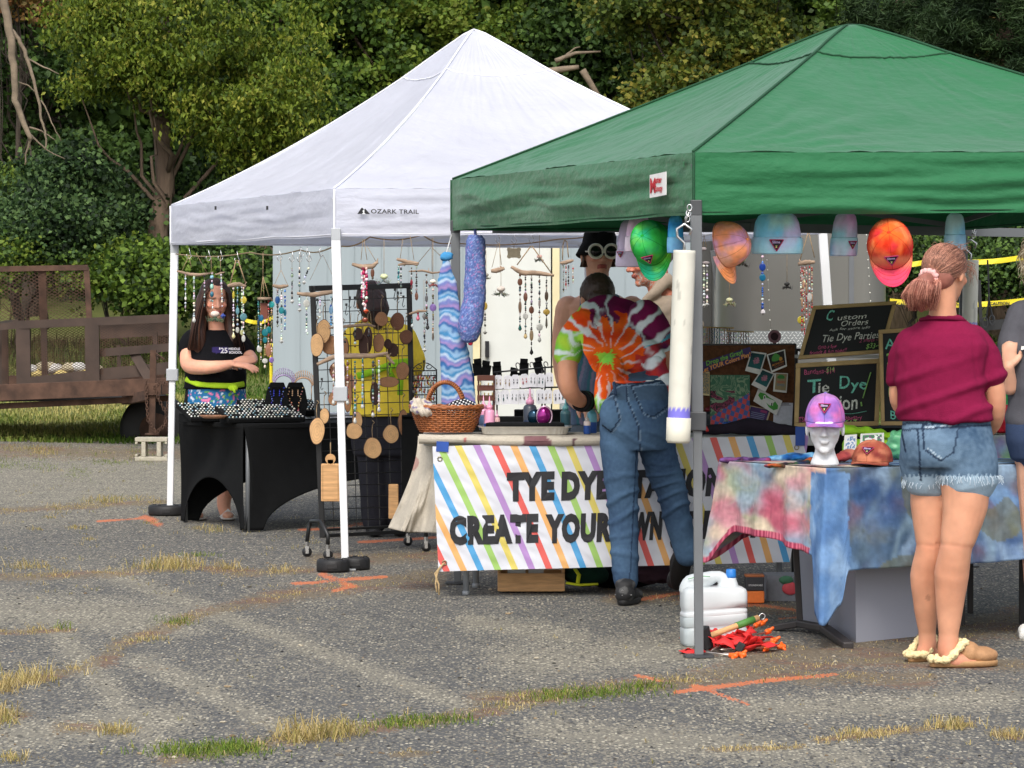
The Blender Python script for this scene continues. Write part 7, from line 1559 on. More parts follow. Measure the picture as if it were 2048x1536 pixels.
LOGO=mat('embroidery',vcol=True,rough=.8,var=.15,vscale=200)
def patch(parent,c_,n,up,size,nm_='embroidered_logo'):
 n=V(n).normalized();up=(V(up)-n*V(up).dot(n)).normalized();x=up.cross(n).normalized();x=x if x.x>0 else-x;c_=V(c_)+n*.003
 m=MB();g=lambda a_,b_,o=0:c_+x*a_*size+up*b_*size+n*o
 m.add([g(-1,.62),g(1,.62),g(0,-1),g(-1,.62,.003),g(1,.62,.003),g(0,-1,.003)],[(3,5,4),(0,1,4,3),(1,2,5,4),(2,0,3,5)],col=sr(26,20,30))
 for a_,b_ in(((-1,.62),(1,.62)),((1,.62),(0,-1)),((0,-1),(-1,.62))):m.tube([g(*a_,.004),g(*b_,.004)],size*.07,5,col=sr(170,40,90))
 text_mb(m,"Slime",g(-.62,.12,.0055),x,up,size*.52,size*.02,col=sr(170,150,190));text_mb(m,"z",g(-.16,-.5,.0055),x,up,size*.6,size*.02,col=sr(200,190,120));part(nm_,m,LOGO,parent)
def cap(label,c_,M,colf,s_=1.0,logo=True,group=None):
 pass
 t=thing('cap',label,'cap',c_,group);q=lambda x,y,z:V(c_)+M@(V((x,y,z))*s_)
 m=MB()
 def dome(u,v):
  a_=u*2*math.pi;ph=v*math.pi/2;r_=math.cos(ph)**.75;return q(math.cos(a_)*.083*r_,math.sin(a_)*.097*r_,.115*math.sin(ph)**1.0*(1+.05*math.sin(a_)))+M@V((0,0,0))
 m.grid(dome,48,20,cf=lambda u,v,p:colf(p));cr_=part('crown',m,FAB,t,True,solid=.002)
 m=MB()
 def brim(u,v):
  a_=lerp(-1.22,1.22,u)+math.pi/2;x=math.cos(a_)*.083;y=math.sin(a_)*.097;L_=.07*math.cos((a_-math.pi/2)*1.28)**.6 if abs(a_-math.pi/2)<1.22 else 0
  return q(x*(1+.0*v),y+v*L_,.004-.0*v-abs(x)*abs(x)*3.2*v-.002)
 m.grid(brim,30,12,cf=lambda u,v,p:colf(p));br_=part('brim',m,FAB,t,True,solid=.003)
 m=MB()
 for v in(.35,.6,.85):m.tube([brim(lerp(.06,.94,k/24),v)+M@V((0,0,.0015))for k in range(25)],.0008,4,col=tuple(x*.5 for x in colf(V(c_))))
 for k in range(3):m.tube([dome((k*60+30+0)/360,v/16)+(dome((k*60+30)/360,v/16)-V(c_)).normalized()*.001 for v in range(17)]+[dome((k*60+210)/360,v/16)+(dome((k*60+210)/360,v/16)-V(c_)).normalized()*.001 for v in range(16,-1,-1)],.001,4,col=tuple(x*.6 for x in colf(V(c_))))
 m.tube([dome(k/40,.03)*1.0+(dome(k/40,.03)-V(c_)).normalized()*.0012 for k in range(40)],.0012,4,closed=True,col=tuple(x*.5 for x in colf(V(c_))));part('stitching',m,FAB,t)
 m=MB();m.ell(q(0,0,.117),(.007*s_,)*3,col=colf(V(c_)));part('button',m,FAB,t,True)
 if logo:p_=dome(.25,.38);p2=dome(.25,.6);patch(cr_,p_,(p_-q(0,0,.02)),p2-p_,.026*s_)
 return t
def mk(right,fwd):
 f_=V(fwd).normalized();r_=V(right);r_=(r_-f_*r_.dot(f_)).normalized();u=r_.cross(f_);return Matrix((r_,f_,u)).transposed()
HG='tie-dyed hats clipped along the green valance'
ov,pv_=cloth_col([sr(200,40,20),sr(240,100,40),sr(214,50,60),sr(250,150,90),sr(230,60,40)],18,3),cloth_col([sr(240,150,90),sr(236,176,140),sr(206,150,190),sr(246,160,110)],16,7)
def ocol(p):px,py=PX(V(p));c=V(ov(p));return tuple(c.lerp(V(sr(248,150,110)).lerp(V(sr(236,70,110)),smooth((py-520)/25)),smooth((py-508)/12)*.85))
cap('orange and coral tie-dyed cap hung brim down from the green valance',P(1780,492,14.62),mk((-.98,.1,-.1),(.05,-.4,-.9)),ocol,1.12,group=HG)
cap('peach and lilac tie-dyed cap hung in side view next to the front tent leg',P(1447,490,14.5),mk((-.52,-.82,-.18),(.25,.05,-.96)),pv_,.98,False,HG)
gcol=cloth_col([sr(30,160,60),sr(60,200,80),sr(40,170,130),sr(120,200,60),sr(20,140,60)],16,9)
cap('bright green tie-dyed cap hung beside the white pipe weight',P(1303,487,14.95),mk((-.92,.38,.0),(.1,-.3,-.93)),gcol,1.0,True,HG)
lcol=cloth_col([sr(150,100,180),sr(190,130,210),sr(206,110,170),sr(130,120,200),sr(170,120,170)],20,4)
hm=mk((-.97,.0,0),(-.12,-1,-.12));hcen=P(1650,853,14.6)
cap('lavender tie-dyed cap worn by the white foam head',hcen+V((0,.0,.022)),hm,lcol,.98,True)
rcap=cap('rust red tie-dyed cap lying on the front table right of the foam head',P(1745,928,14.72)+V((0,0,.012)),mk((-.9,-.3,0),(-.35,-.95,-.05)),cloth_col([sr(150,74,60),sr(190,100,80),sr(120,50,50),sr(200,130,100)],20,14),1.0,True)
rcap.scale=(1,1,.75)
def beanie(label,x0,x1,ytop,ybot,Y,colf,tk=.35,lg=None,tilt=0,cuff=.42,yaw=0):
 s_=Y/F;cx_=(x0+x1)/2;t=thing('beanie',label,'beanie',P(cx_,ybot,Y),HG);hw=(x1-x0)/2*s_;H=(ybot-ytop)*s_;c0=P(cx_,ybot,Y)
 def surf(z_,g):w_=hw*g;return[c0+V((math.cos(a_)*w_+tilt*z_,math.sin(a_)*w_*tk,z_))for a_ in[2*math.pi*k/40 for k in range(40)]]
 m=MB();m.loft([surf(H*z_,g)for z_,g in((.06,.88),(.2,.93),(.5,.93),(.75,.86),(.9,.74),(.97,.55),(1.0,.3))]);m.c=[colf(v)for v in m.v];part('knit_body',m,FAB,t,True)
 m=MB();m.loft([surf(H*z_,g)for z_,g in((.02,.86),(.0,.93),(.02,1.0),(cuff*.5,1.02),(cuff-.03,1.0),(cuff,.95),(cuff-.02,.9))],cap=False);m.c=[tuple(V(colf(v)).lerp(V((.8,.8,.85)),.18))for v in m.v];cf_=part('cuff',m,FAB,t,True)
 if lg:patch(cf_,P(lg[0],lg[1],Y)-V((0,hw*tk*1.02*math.sqrt(max(.05,1-((lg[0]-cx_)*s_/hw)**2)),0)),(0 if abs(lg[0]-cx_)*s_<hw*.4 else .5*math.copysign(1,lg[0]-cx_),-1,0),(0,0,1),lg[2])
blb=cloth_col([sr(110,205,240),sr(150,225,245),sr(180,225,215),sr(120,212,245),sr(205,190,230)],10,3);tealp=cloth_col([sr(216,160,214),sr(120,200,210),sr(130,214,200),sr(110,180,226),sr(206,190,220)],13,9)
beanie('wide pale blue tie-dyed beanie with a dark triangular logo',1503,1605,424,508,14.6,blb,.5,(1551,489,.029),cuff=.4)
beanie('narrow teal and pink beanie hung sideways, fourth hat right of the tent leg',1659,1714,424,512,14.75,tealp,.8,(1702,489,.02),tilt=.06)
beanie('pale blue beanie hung behind the head of the maroon shirt woman',1888,1932,426,500,14.95,cloth_col([sr(150,214,230),sr(110,180,226),sr(190,226,230)],12,2),.8)
beanie('light pink beanie with a dark logo left of the green cap',1249,1300,430,503,15.2,cloth_col([sr(220,180,214),sr(232,214,228),sr(226,190,220)],12,2),.6,(1281,482,.022),tilt=.05)
beanie('lavender grey beanie lowest of the hats at the left of the green cap',1231,1290,438,534,15.5,cloth_col([sr(190,176,204),sr(214,200,222),sr(204,190,214)],12,6),.6,(1241,508,.016),tilt=.04,cuff=.36)
beanie('bright sky blue beanie between the green cap and the pipe hook',1334,1368,430,506,14.7,cloth_col([sr(60,160,220),sr(90,190,236),sr(50,140,206)],14,3),.9)
t=thing('foam_head','white foam mannequin head on the corner of the front table','mannequin head',P(1650,934,14.6));b=MB();hb=hcen+V((0,.0,-.005))
HMf=frame((-.12,-1,0));head(b,hb,HMf,.98);pz=K.z+.006
b.lathe(V((hb.x+.0,hb.y+.01,pz)),[(.055,0),(.06,.006),(.056,.02),(.04,.06),(.038,.1),(.045,.13)],24)
part('head_form',remesh(b,.005,4,lambda p,n:.0008*noise.noise(p*220),None,'foam'),mat('polystyrene',sr(226,228,232),rough=.85,var=.03),t)
for sx in(-1,1):m=MB();m.ell(hb+HMf@V((.03*sx,.073,.006))*.98,(.016,.007,.008),HMf,12);part('eyelid',m,MATS['polystyrene'],t,True)
# ON THE GROUND IN FRONT
jb=G(1427,1291);t=thing('water_jug','translucent white plastic water jug with blue cap behind the front tent leg','jug',jb);JUG=mat('milky_plastic',vcol=True,rough=.35,var=.03,trans=.25,spec=.5)
Yj=jb.y;s_=Yj/F;hw=65*s_;m=MB();rot=Matrix.Rotation(R(6),3,'Z')
def jr(z_,g,ex=.35,n=44):
 o=[]
 for k in range(n):
  th=2*math.pi*k/n;cx_,sy_=math.cos(th),math.sin(th);o.append(jb+rot@V((math.copysign(abs(cx_)**ex,cx_)*hw*g,math.copysign(abs(sy_)**ex,sy_)*hw*.62*g,0))+V((0,0,z_)))
 return o
Hh=118*s_
prof=[(0,.93),(.004,.97),(.02,1),(.072,1),(.078,.965),(.086,.965),(.092,1),(.128,1),(.131,.99),(.134,1.),(.146,1),(.152,.965),(.16,.965),(.166,1),(.225,1),(.24,.96),(.25,.85)]
rings=[jr(z_*Hh/.25,g)for z_,g in prof]
for ri in range(5,13):
 for k in range(44):rings[ri][k]=rings[ri][k]+V((0,0,.01*(rings[ri][k].x-jb.x)/hw))
m.loft(dense(rings,2));m.c=[sr(196,206,208)if V(v).z-jb.z<Hh*.5 else sr(222,228,230)for v in m.v];part('jug_body',m,JUG,t,True)
m=MB();m.limb([P(1378,1182,Yj),P(1386,1170,Yj),P(1408,1161,Yj),P(1432,1153,Yj),P(1446,1159,Yj),P(1452,1176,Yj)],[.034,.036,.027,.018,.02,.03],14,4,flat=1.3,col=sr(222,228,230));m.limb([P(1462,1176,Yj),P(1462,1158,Yj)],[.034,.022],16,3,col=sr(222,228,230));part('handle',m,JUG,t,True)
m=MB();m.lathe(P(1462,1153,Yj),[(.021,-.005),(.0215,.004),(.02,.028),(.018,.031),(.001,.031)],20);part('cap',m,mat('blue_plastic',sr(40,120,200),rough=.4),t,True)
m=MB();m.tube([P(1376,1158,Yj-.04),P(1400,1152,Yj-.045),P(1420,1153,Yj-.045)],.004,5,flat=.4,col=sr(110,190,120));part('green_marking',m,VC,t,True)
REDS=mat('red_webbing',sr(224,44,44),rough=.75,var=.12,vscale=40,bump=.2,bscale=300)
t=thing('strap_pile','tangled pile of red webbing straps at the foot of the front tent leg','strap',G(1450,1300));rr_=random.Random(12);
def ribbon(m,pts,w_,col=None):
 pts=[V(p)for p in pts];vs=[];
 for i,p in enumerate(pts):
  d_=(pts[min(i+1,len(pts)-1)]-pts[max(0,i-1)]).normalized();tw=i*.45;s2=d_.cross(V((0,math.sin(tw)*.8,1))).normalized();vs+=[p+s2*w_/2,p-s2*w_/2]
 m.add(vs,[(2*i,2*i+1,2*i+3,2*i+2)for i in range(len(pts)-1)],0,col)
for k in range(20):
 m=MB();c0=G(rr_.uniform(1412,1505),rr_.uniform(1284,1306));pts=[];a0=rr_.uniform(0,6)
 for i in range(14):s2=i/13;pts.append(c0+V((math.cos(a0+s2*4.5)*rr_.uniform(.05,.1)*1.1,math.sin(a0+s2*4.5)*.09,.012+rr_.uniform(.0,.075)*(1-abs(c0.x-P(1458,0,14.3).x)/.14))))
 sm_=[]
 for a_,b_ in zip(pts[:-1],pts[1:]):sm_+=[a_,a_.lerp(b_,.5)]
 ribbon(m,sm_,.036);part('webbing',m,REDS,t,True,solid=.0015)
m=MB();c0=G(1378,1308);ribbon(m,[c0+V((math.cos(a_)*.03,math.sin(a_)*.05,.012))for a_ in[k*.5 for k in range(12)]]+[G(1410,1308)+V((0,0,.012))],.024);part('webbing',m,REDS,t,True,solid=.0015)
m=MB();m.box(G(1480,1310)+V((0,0,.03)),(.03,.03,.04),Matrix.Rotation(R(30),3,'Y'));part('buckle',m,BLACKP,t,bevel=.004)
STK=[((1458,1273),(1543,1297),.05,.02),((1420,1285),(1530,1303),.055,.012),((1411,1311),(1466,1317),.012,.01),((1470,1306),(1548,1296),.03,.03),((1422,1312),(1512,1280),.02,.06),((1436,1306),(1536,1285),.03,.045),((1430,1300),(1524,1276),.03,.06),((1440,1310),(1562,1301),.02,.014),((1445,1314),(1482,1316),.012,.012)]
STEELS=mat('galvanised_steel',sr(200,190,180),rough=.35,metal=.8,var=.1);ORP=mat('orange_plastic',sr(240,100,28),rough=.45,var=.08)
for i,(a_,b_,h0,h1)in enumerate(STK):
 p0,p1=G(*a_)+V((0,0,h0)),G(*b_)+V((0,0,h1));t=thing('tent_stake','steel tent stake with orange top in the red strap pile','stake',V((p1.x,p1.y,gz(p1.y))),'orange-topped tent stakes');m=MB();m.tube([p0,p0.lerp(p1,.06),p1],[.001,.0042,.0042],8);part('rod',m,STEELS,t,True)
 d_=(p1-p0).normalized();u=d_.orthogonal().normalized();m=MB();m.limb([p1-d_*.012,p1+d_*.012],[.011,.012],10,2);m.limb([p1+V((0,0,.0)),p1+u*.02+d_*.014],[.008,.0065],8,2);m.limb([p1,p1-u*.017+d_*.01],[.007,.006],8,2);part('hook_top',m,ORP,t,True)
t=thing('mallet','black rubber mallet with wooden handle and green grip lying on the red straps','mallet',G(1405,1300));h0,h1=P(1408,1276,14.36),P(1516,1236,14.5)
m=MB();m.tube([h0,h0.lerp(h1,.6),h1],[.0125,.0125,.014],12);part('handle',m,WOOD,t,True);m=MB();m.tube([h0.lerp(h1,.60),h0.lerp(h1,.92)],.0155,12);part('grip',m,mat('green_rubber',sr(70,120,50),rough=.6),t,True)
d_=(h1-h0).normalized();u=(V((0,0,1))-d_*d_.z).normalized();m=MB();m.tube([h0-u*.045,h0+u*.045],.031,20);part('mallet_head',m,BLACKP,t,bevel=.005)
m=MB();m.tube([h1]+[h1+d_*.022+V((math.cos(a_)*.012,0,math.sin(a_)*.012))for a_ in[2.8-k*.6 for k in range(9)]],.0022,6);part('hook',m,STEELC,t,True)
A_,B_,D_=G(1712,1286),G(1606,1243),G(1868,1270);A_.z=B_.z=D_.z=gz(14.8);E_=B_+(D_-A_);H_=.325
t=thing('storage_bin','large translucent grey plastic bin under the front table','bin',(A_+E_)/2);BIN=glassy('frosted_bin',sr(176,178,190),.35,.66)
cen_=(A_+E_)/2;tp=[cen_+(p-cen_)*1.06+V((0,0,H_))for p in(A_,D_,E_,B_)]
m=MB();m.add([A_,D_,E_,B_]+tp,[(3,2,1,0),(0,1,5,4),(1,2,6,5),(2,3,7,6),(3,0,4,7)]);part('bin_body',m,BIN,t,solid=.003)
m=MB();tl_=[cen_+(p-cen_)*1.02+V((0,0,.004))for p in tp];m.hexa(tl_+[p+V((0,0,.02))for p in tl_]);part('lid',m,mat('bin_lid',sr(96,98,106),rough=.4),t,bevel=.004)
m=MB();m.hexa([cen_+(p-cen_)*.8+V((0,0,.02))for p in(A_,D_,E_,B_)]+[cen_+(p-cen_)*.8+V((0,0,.2))for p in(A_,D_,E_,B_)]);part('contents',m,mat('bin_contents',sr(150,146,156),rough=.9,var=.5,vscale=14),t)
# JEWELLERY STALL
KB,LB_=P(487,848,20.9),P(356,0,21.75);LB_.z=KB.z;f1=LB_-KB;f2=V((-f1.y,f1.x,0)).normalized()*1.83;f2=f2 if f2.x>0 else-f2
t=thing('covered_table','folding table in a tight black stretch cover with arched openings','table',V(((KB+f1/2+f2/2).x,(KB+f1/2+f2/2).y,gz(21.3))))
m=MB();crn=[KB,KB+f2,KB+f2+f1,KB+f1]
for i in range(4):
 a_,b_=crn[i],crn[(i+1)%4];Ln=(b_-a_).length;c0=sum(crn,V((0,0,0)))/4;inn=(c0-(a_+b_)/2);inn.z=0;inn.normalize()
 def side(u,v,a_=a_,b_=b_,Ln=Ln,inn=inn):
  u2=u;p=a_.lerp(b_,u2);g0=gz(p.y);top=p.z;e=abs(2*u-1);arch=.0 if e>.86 else .29*math.cos(e/.86*math.pi/2)**.5
  zb_=g0+.01+arch;z_=lerp(top,zb_,v);tuck=.085*math.sin(math.pi*min(1,v*1.0))*(1-e**6)*.5
  q=V((p.x,p.y,z_))+inn*(tuck+.01*v*e);c1=(a_+b_)/2
  return q+(V((c1.x,c1.y,0))-V((p.x,p.y,0)))*(.05*math.sin(math.pi*v*.9)*e**3)
 m.grid(side,60,30)
part('stretch_cover',m,BLACKC,t,True,solid=.003)
m=MB();m.hexa([p-V((0,0,.03))for p in crn]+[V(p)for p in crn]);part('tabletop',m,BLACKC,t,bevel=.006)
for p in crn:
 c0=sum(crn,V((0,0,0)))/4;q=p.lerp(c0,.04);m=MB();m.tube([V((q.x,q.y,gz(q.y))),V((q.x,q.y,p.z-.03))],.014,8);part('leg',m,STEELG,t,True)
zj=KB.z+.004
def onj(px,fr_=.15,dz=0):
 pass
 base=KB+f1*fr_;k=(px-1024)/F;tt=(k*base.y-base.x)/(f2.x-k*f2.y);p=base+f2*tt;return V((p.x,p.y,zj+dz))
f1n,f2n=f1.normalized(),f2.normalized();RJ=Matrix((f2n,f1n,V((0,0,1)))).transposed()
SPARK=mat('polished_stone',vcol=True,rough=.15,var=.1,metal=.3,vscale=200)
def ring_tray(label,c_,w_,d_,ang,seed,dens=1):
 RJ=globals()['RJ']@Matrix.Rotation(R(20),3,'X');c_=c_+V((0,0,d_*.17));t=thing('jewellery_tray',label,'tray',c_,'jewellery trays on the black table');m=MB();m.box(c_+V((0,0,-.02)),(w_*.9,d_*.8,.05),globals()['RJ']);m.box(c_+V((0,0,.012)),(w_,d_,.024),RJ);part('tray_base',m,BLACKC,t,bevel=.003);r_=random.Random(seed);m=MB()
 nx,ny=int(w_/.022),int(d_/.03)
 for i in range(nx):
  for j in range(ny):
   if r_.random()<.12:continue
   q=c_+RJ@V(((i+.5)/nx*w_-w_/2,(j+.5)/ny*d_-d_/2,0))+V((0,0,.028));col=r_.choice([sr(230,230,226),sr(200,200,190),sr(170,180,170),sr(236,230,214),sr(120,150,160)]);m.ell(q,(.007,.005,.006),n=6,col=col)
 part('gem',m,SPARK,t,True)
ring_tray('wide black tray of small white stone rings at the front corner of the black table',onj(520,.2),.5,.22,0,3)
ring_tray('black tray of pale rings farther left on the black table',onj(400,.55),.22,.24,0,4)
ring_tray('raised black tray of shiny brooches at the back of the black table',onj(560,.7,.03),.5,.2,0,5)
m=MB();m.lathe(onj(428,.18,.024),[(.001,0),(.05,.002),(.078,.02),(.075,.022),(.04,.008),(.001,.006)],24,sq=(1.15,.8));single('wooden_bowl',m,mat('brown_wood',sr(150,108,82),rough=.5,var=.2,vscale=30),'shallow brown wooden dish on the black table','bowl',smooth_=True)
m=MB();m.hexa([onj(362,.85),onj(382,.85),onj(388,1.0),onj(366,1.0),onj(362,.85,.004),onj(382,.85,.004),onj(388,1.,.004),onj(366,1.,.004)]);single('paper_sheet',m,GREYP,'white paper at the left end of the black table','paper')
def bust(label,px,ytop,beadc,seed,fr_=.3):
 c_=onj(px,fr_);H=P(px,ytop,c_.y).z-c_.z;t=thing('necklace_bust',label,'necklace display',c_,'black necklace busts');M=RJ
 q=lambda x,y,z:c_+V((1,0,0))*x+V((0,1,0))*y+V((0,0,z*H))
 m=MB();fr=[(-.055,0),(.055,0),(.075,.45),(.06,.8),(.04,1.0),(-.04,1.0),(-.06,.8),(-.075,.45)]
 a_=[q(x,-.02+.06*z,z)for x,z in fr];b_=[q(x,.0+.06*z,z)for x,z in fr];m.add(a_+b_,[tuple(range(7,-1,-1)),tuple(range(8,16))]+[(i,(i+1)%8,8+(i+1)%8,8+i)for i in range(8)]);m.beam(q(0,.01,.9),q(0,.09,0),.06,.006);part('bust_form',m,BLACKC,t,bevel=.006)
 r_=random.Random(seed);m=MB()
 for k in range(34):
  s2=k/33;x=-.042+.084*s2;z=.86-.62*math.sin(math.pi*s2)**.8;big_=1+1.6*math.exp(-((s2-.5)/.16)**2)
  for j in range(1 if big_<1.5 else 4):p=q(x+r_.uniform(-.006,.006)*big_,-.034+.06*z-.003*j,z-r_.uniform(0,.10)*(big_-1));m.ell(p,(.0042,)*3,n=6,col=tuple(v*r_.uniform(.6,1.3)for v in r_.choice(beadc)))
 part('necklace',m,SPARK,t,True)
 for sx in(-1,1):
  m=MB();[m.ell(q(.017*sx,-.03+.06*(.8-k*.05),.8-k*.045),(.0045,)*3,n=6,col=beadc[0])for k in range(4)];part('earring',m,SPARK,t,True)
bust('black bust with a cobalt blue bib necklace',553,765,[sr(70,80,210),sr(130,150,230),sr(60,60,170)],1);bust('black bust with a peach and gold bib necklace',590,765,[sr(240,200,160),sr(220,170,140),sr(120,60,40)],2)
def tiara(label,px,py,fr_,col):
 c_=onj(px,fr_);c_.z=P(px,py,c_.y).z;t=thing('tiara',label,'tiara',c_,'tiaras behind the busts');m=MB()
 for k in range(17):
  a_=math.pi*k/16;p=c_+V((math.cos(a_)*.055,.02,math.sin(a_)*.05));m.tube([p,p+V((math.cos(a_)*.012,0,.02+.018*math.sin(a_)))],.003,5,col=col);m.ell(p+V((math.cos(a_)*.014,0,.024+.018*math.sin(a_))),(.004,)*3,n=6,col=tuple(x*1.1 for x in col))
 m.tube([c_+V((math.cos(math.pi*k/20)*.055,.02,math.sin(math.pi*k/20)*.05))for k in range(21)],.006,6,col=col);m.tube([c_+V((.05,.02,0)),c_+V((.05,.02,-.09))],.003,5,col=col);part('band',m,SPARK,t,True)
tiara('lilac spiky tiara propped behind the blue necklace bust',567,767,.42,sr(200,180,220));tiara('peach beaded tiara propped behind the peach necklace bust',606,772,.42,sr(236,190,150))
m=MB();c_=onj(664,.8);m.box(c_+V((0,0,.015)),(.38,.2,.02),RJ,col=sr(226,226,230));m.box(c_+V((.05,0,.03)),(.26,.16,.008),RJ@Matrix.Rotation(.2,3,'Z'),col=sr(210,214,220));single('paper_stack',m,VC,'stack of white papers on the far part of the black table behind the rack','paper')
RY0,RY1=19.2,19.75
def RK(px,py):
 pass
 return P(px,py,lerp(RY0,RY1,(px-622)/(822-622)))
t=thing('wire_rack','black wire grid display rack on casters hung with wood slices','display rack',RK(730,1075)-V((0,0,0)))
m=MB();up=(0,1,0)
def fr_bar(a_,b_,w_=.03):m.beam(RK(*a_),RK(*b_),w_,.02,up=up)
fr_bar((625,572),(645,1075));fr_bar((818,567),(829,1062));fr_bar((620,577),(823,571));fr_bar((644,1072),(872,1060),.02);fr_bar((644,1060),(872,1049),.014);part('frame',m,BLACKM,t,bevel=.003)
m=MB()
for k in range(1,8):m.beam(RK(lerp(625,818,k/8),575),RK(lerp(645,829,k/8),1062),.0045,.0045,up=up)
for k in range(1,21):y_=lerp(575,1062,k/21);x_=lerp(0,20,k/21);m.beam(RK(625+x_,y_+3),RK(818+x_*.55,y_-3),.0045,.0045,up=up)
part('wire_grid',m,BLACKM,t)
def caster(px,py,Y,par):
 c_=P(px,py-9,Y);c_.z=gz(Y)+.026;m=MB();m.lathe(c_,[(.008,-.012),(.024,-.012),(.026,-.006),(.026,.006),(.024,.012),(.008,.012)],18,Matrix.Rotation(R(90),3,'X')@Matrix.Rotation(R(25),3,'Y'));w_=part('caster_wheel',m,BLACKP,par,True);m=MB();m.tube([c_+V((0,0,.02)),c_+V((0,0,.055))],.012,8);m.box(c_+V((0,-.015,.012)),(.02,.003,.04));part('fork',m,STEELC,w_)
 return c_+V((0,0,.055))
cs=[caster(614,1108,19.15,t),caster(656,1118,18.95,t),caster(816,1090,19.9,t),caster(852,1102,19.5,t)]
def foot(a_,b_,top1,top2):
 m=MB();m.tube([a_,V((a_.x+.01,a_.y,a_.z+.08)),P(*top1),P(*top2),V((b_.x,b_.y,b_.z+.05)),b_],.011,8);return part('foot_frame',m,BLACKM,t,True)
foot(cs[0],cs[1],(622,1042,19.15),(642,1042,19.0));foot(cs[2],cs[3],(820,1050,19.85),(850,1050,19.6))
BARKC=mat('slice_wood',vcol=True,rough=.8,var=.12,vscale=40,bump=.2,bscale=80)
SL=[(647,663,14,24,0,'tall oval wood slice at the upper left of the rack'),(634,690,13,24,0,'pale oval slice cut off by the left post of the rack'),(661,690,18,20,1,'round dark slice just below the tall oval one'),(686,693,12,22,1,'slice half hidden behind the white tent leg, upper'),(763,638,13,14,1,'round slice in front of the yellow shirt collar'),(795,643,14,17,2,'dark round slice with burnt swirls at the upper right of the rack'),(812,674,13,14,2,'dark round slice hanging over the right post'),(757,686,11,19,1,'upright oval slice over the middle of the yellow shirt'),(727,690,10,22,3,'narrow dark bark slice over the yellow shirt'),(786,700,11,14,3,'small very dark slice right of centre on the rack'),(776,688,8,10,3,'tiny dark slice beside the driftwood end'),(716,668,10,12,3,'small dark slice under the upper driftwood'),(676,742,17,20,2,'round reddish slice with beads left behind the tent leg'),(805,742,13,18,1,'upright slice on the right side of the rack below the dark one'),(777,764,20,11,1,'lying oval slice across the yellow shirt'),(750,787,10,24,3,'slanted dark bark piece low over the yellow shirt'),(667,798,10,13,1,'small round slice at the left side, middle height'),(695,790,9,33,1,'long narrow slice just right of the tent leg'),(649,832,10,15,0,'small pale slice at the left post above the big one'),(634,862,15,27,0,'big pale slice hanging outside the left post'),(714,842,10,19,0,'pale oval slice right of the tent leg, behind the round one'),(708,862,16,17,0,'round pale slice right of the tent leg'),(745,896,18,21,0,'largest round pale slice, lowest in the middle'),(782,868,16,18,0,'round pale slice right of the lowest one'),(806,845,10,25,1,'long oval slice at the right post'),(736,680,9,26,3,'second dark bark strip over the yellow shirt'),(651,742,0,0,0,'')]
for i,(px,py,rx,ry,tn,lab)in enumerate(SL):
 if not rx:continue
 Y=lerp(RY0,RY1,(px-622)/200)-.04;s_=Y/F;c_=P(px,py,Y);t=thing('wood_slice',lab,'wood slice',c_,'wood slices hung on the wire rack')
 tone=[sr(206,164,116),sr(168,122,86),sr(128,86,64),sr(70,46,38)][tn];bk=sr(84,58,44);rot=Matrix.Rotation(R(90),3,'X');yr=Matrix.Rotation(R(random.uniform(-14,14)),3,'Z')
 m=MB();n=28;ring=lambda g,y_:[c_+yr@V((math.cos(a_)*rx*s_*g*(1+.05*math.sin(a_*3+i)),y_,math.sin(a_)*ry*s_*g*(1+.05*math.sin(a_*2+i))))for a_ in[2*math.pi*k/n for k in range(n)]]
 cols_=[];rg=[(ring(.001,-.009),tone)]
 for k in range(1,9):rg.append((ring(.93*k/8,-.009),tuple(x*(1-.16*(k%2)-.05*math.sin(k*3+i))for x in tone)))
 rg+=[(ring(1.0,-.0075),bk),(ring(1.02,.0),bk),(ring(1.0,.007),bk),(ring(.001,.007),tone)]
 m.loft([r_ for r_,_ in rg]);m.c=[c for _,c in rg for __ in range(n)];part('slice_disc',m,BARKC,t)
 m=MB();hy=py-ry;m.tube([P(px,hy+1,Y-.006),P(px-1,hy-14,Y),P(px,hy-26,Y+.03)],.0022,5);m.tube([P(px,hy-26,Y+.03),P(px+4,hy-30,Y),P(px,hy-34,Y+.03)],.0028,5);part('hanging_string',m,TWINE,t,True)
for px,py,w_,h_,Y,lab in((661,965,38,76,19.15,'bamboo cutting board with rounded handle hung low on the left of the rack'),(787,1003,20,70,19.6,'tall cutting board half hidden by the canvas flap')):
 s_=Y/F;c_=P(px,py,Y);t=thing('cutting_board',lab,'cutting board',P(px,py+h_/2,Y),'cutting boards on the rack');m=MB();m.box(c_,(w_*s_,.014,h_*s_));bo=part('board_panel',m,WOOD,t,bevel=.006)
 if w_>30:
  m=MB();m.lathe(P(px,py-h_/2-9,Y),[(.001,-.007),(.028,-.007),(.028,.007),(.001,.007)],20,Matrix.Rotation(R(90),3,'X'));m.box(P(px,py-h_/2-3,Y),(.034,.014,.03));part('handle',m,WOOD,t,bevel=.002)
  m=MB();g=[(-.4,-.44),(.4,-.44),(.4,.44),(-.4,.44)];
  m.tube([c_+V((x*w_*s_,-.0075,z*h_*s_))for x,z in g],.0012,4,closed=True);part('groove',m,mat('dark_groove',sr(130,96,60)),bo)
  m=MB();m.tube([P(px,py-h_/2-16,Y),P(px,925-40,Y)],.003,5);part('hanging_string',m,TWINE,t,True)
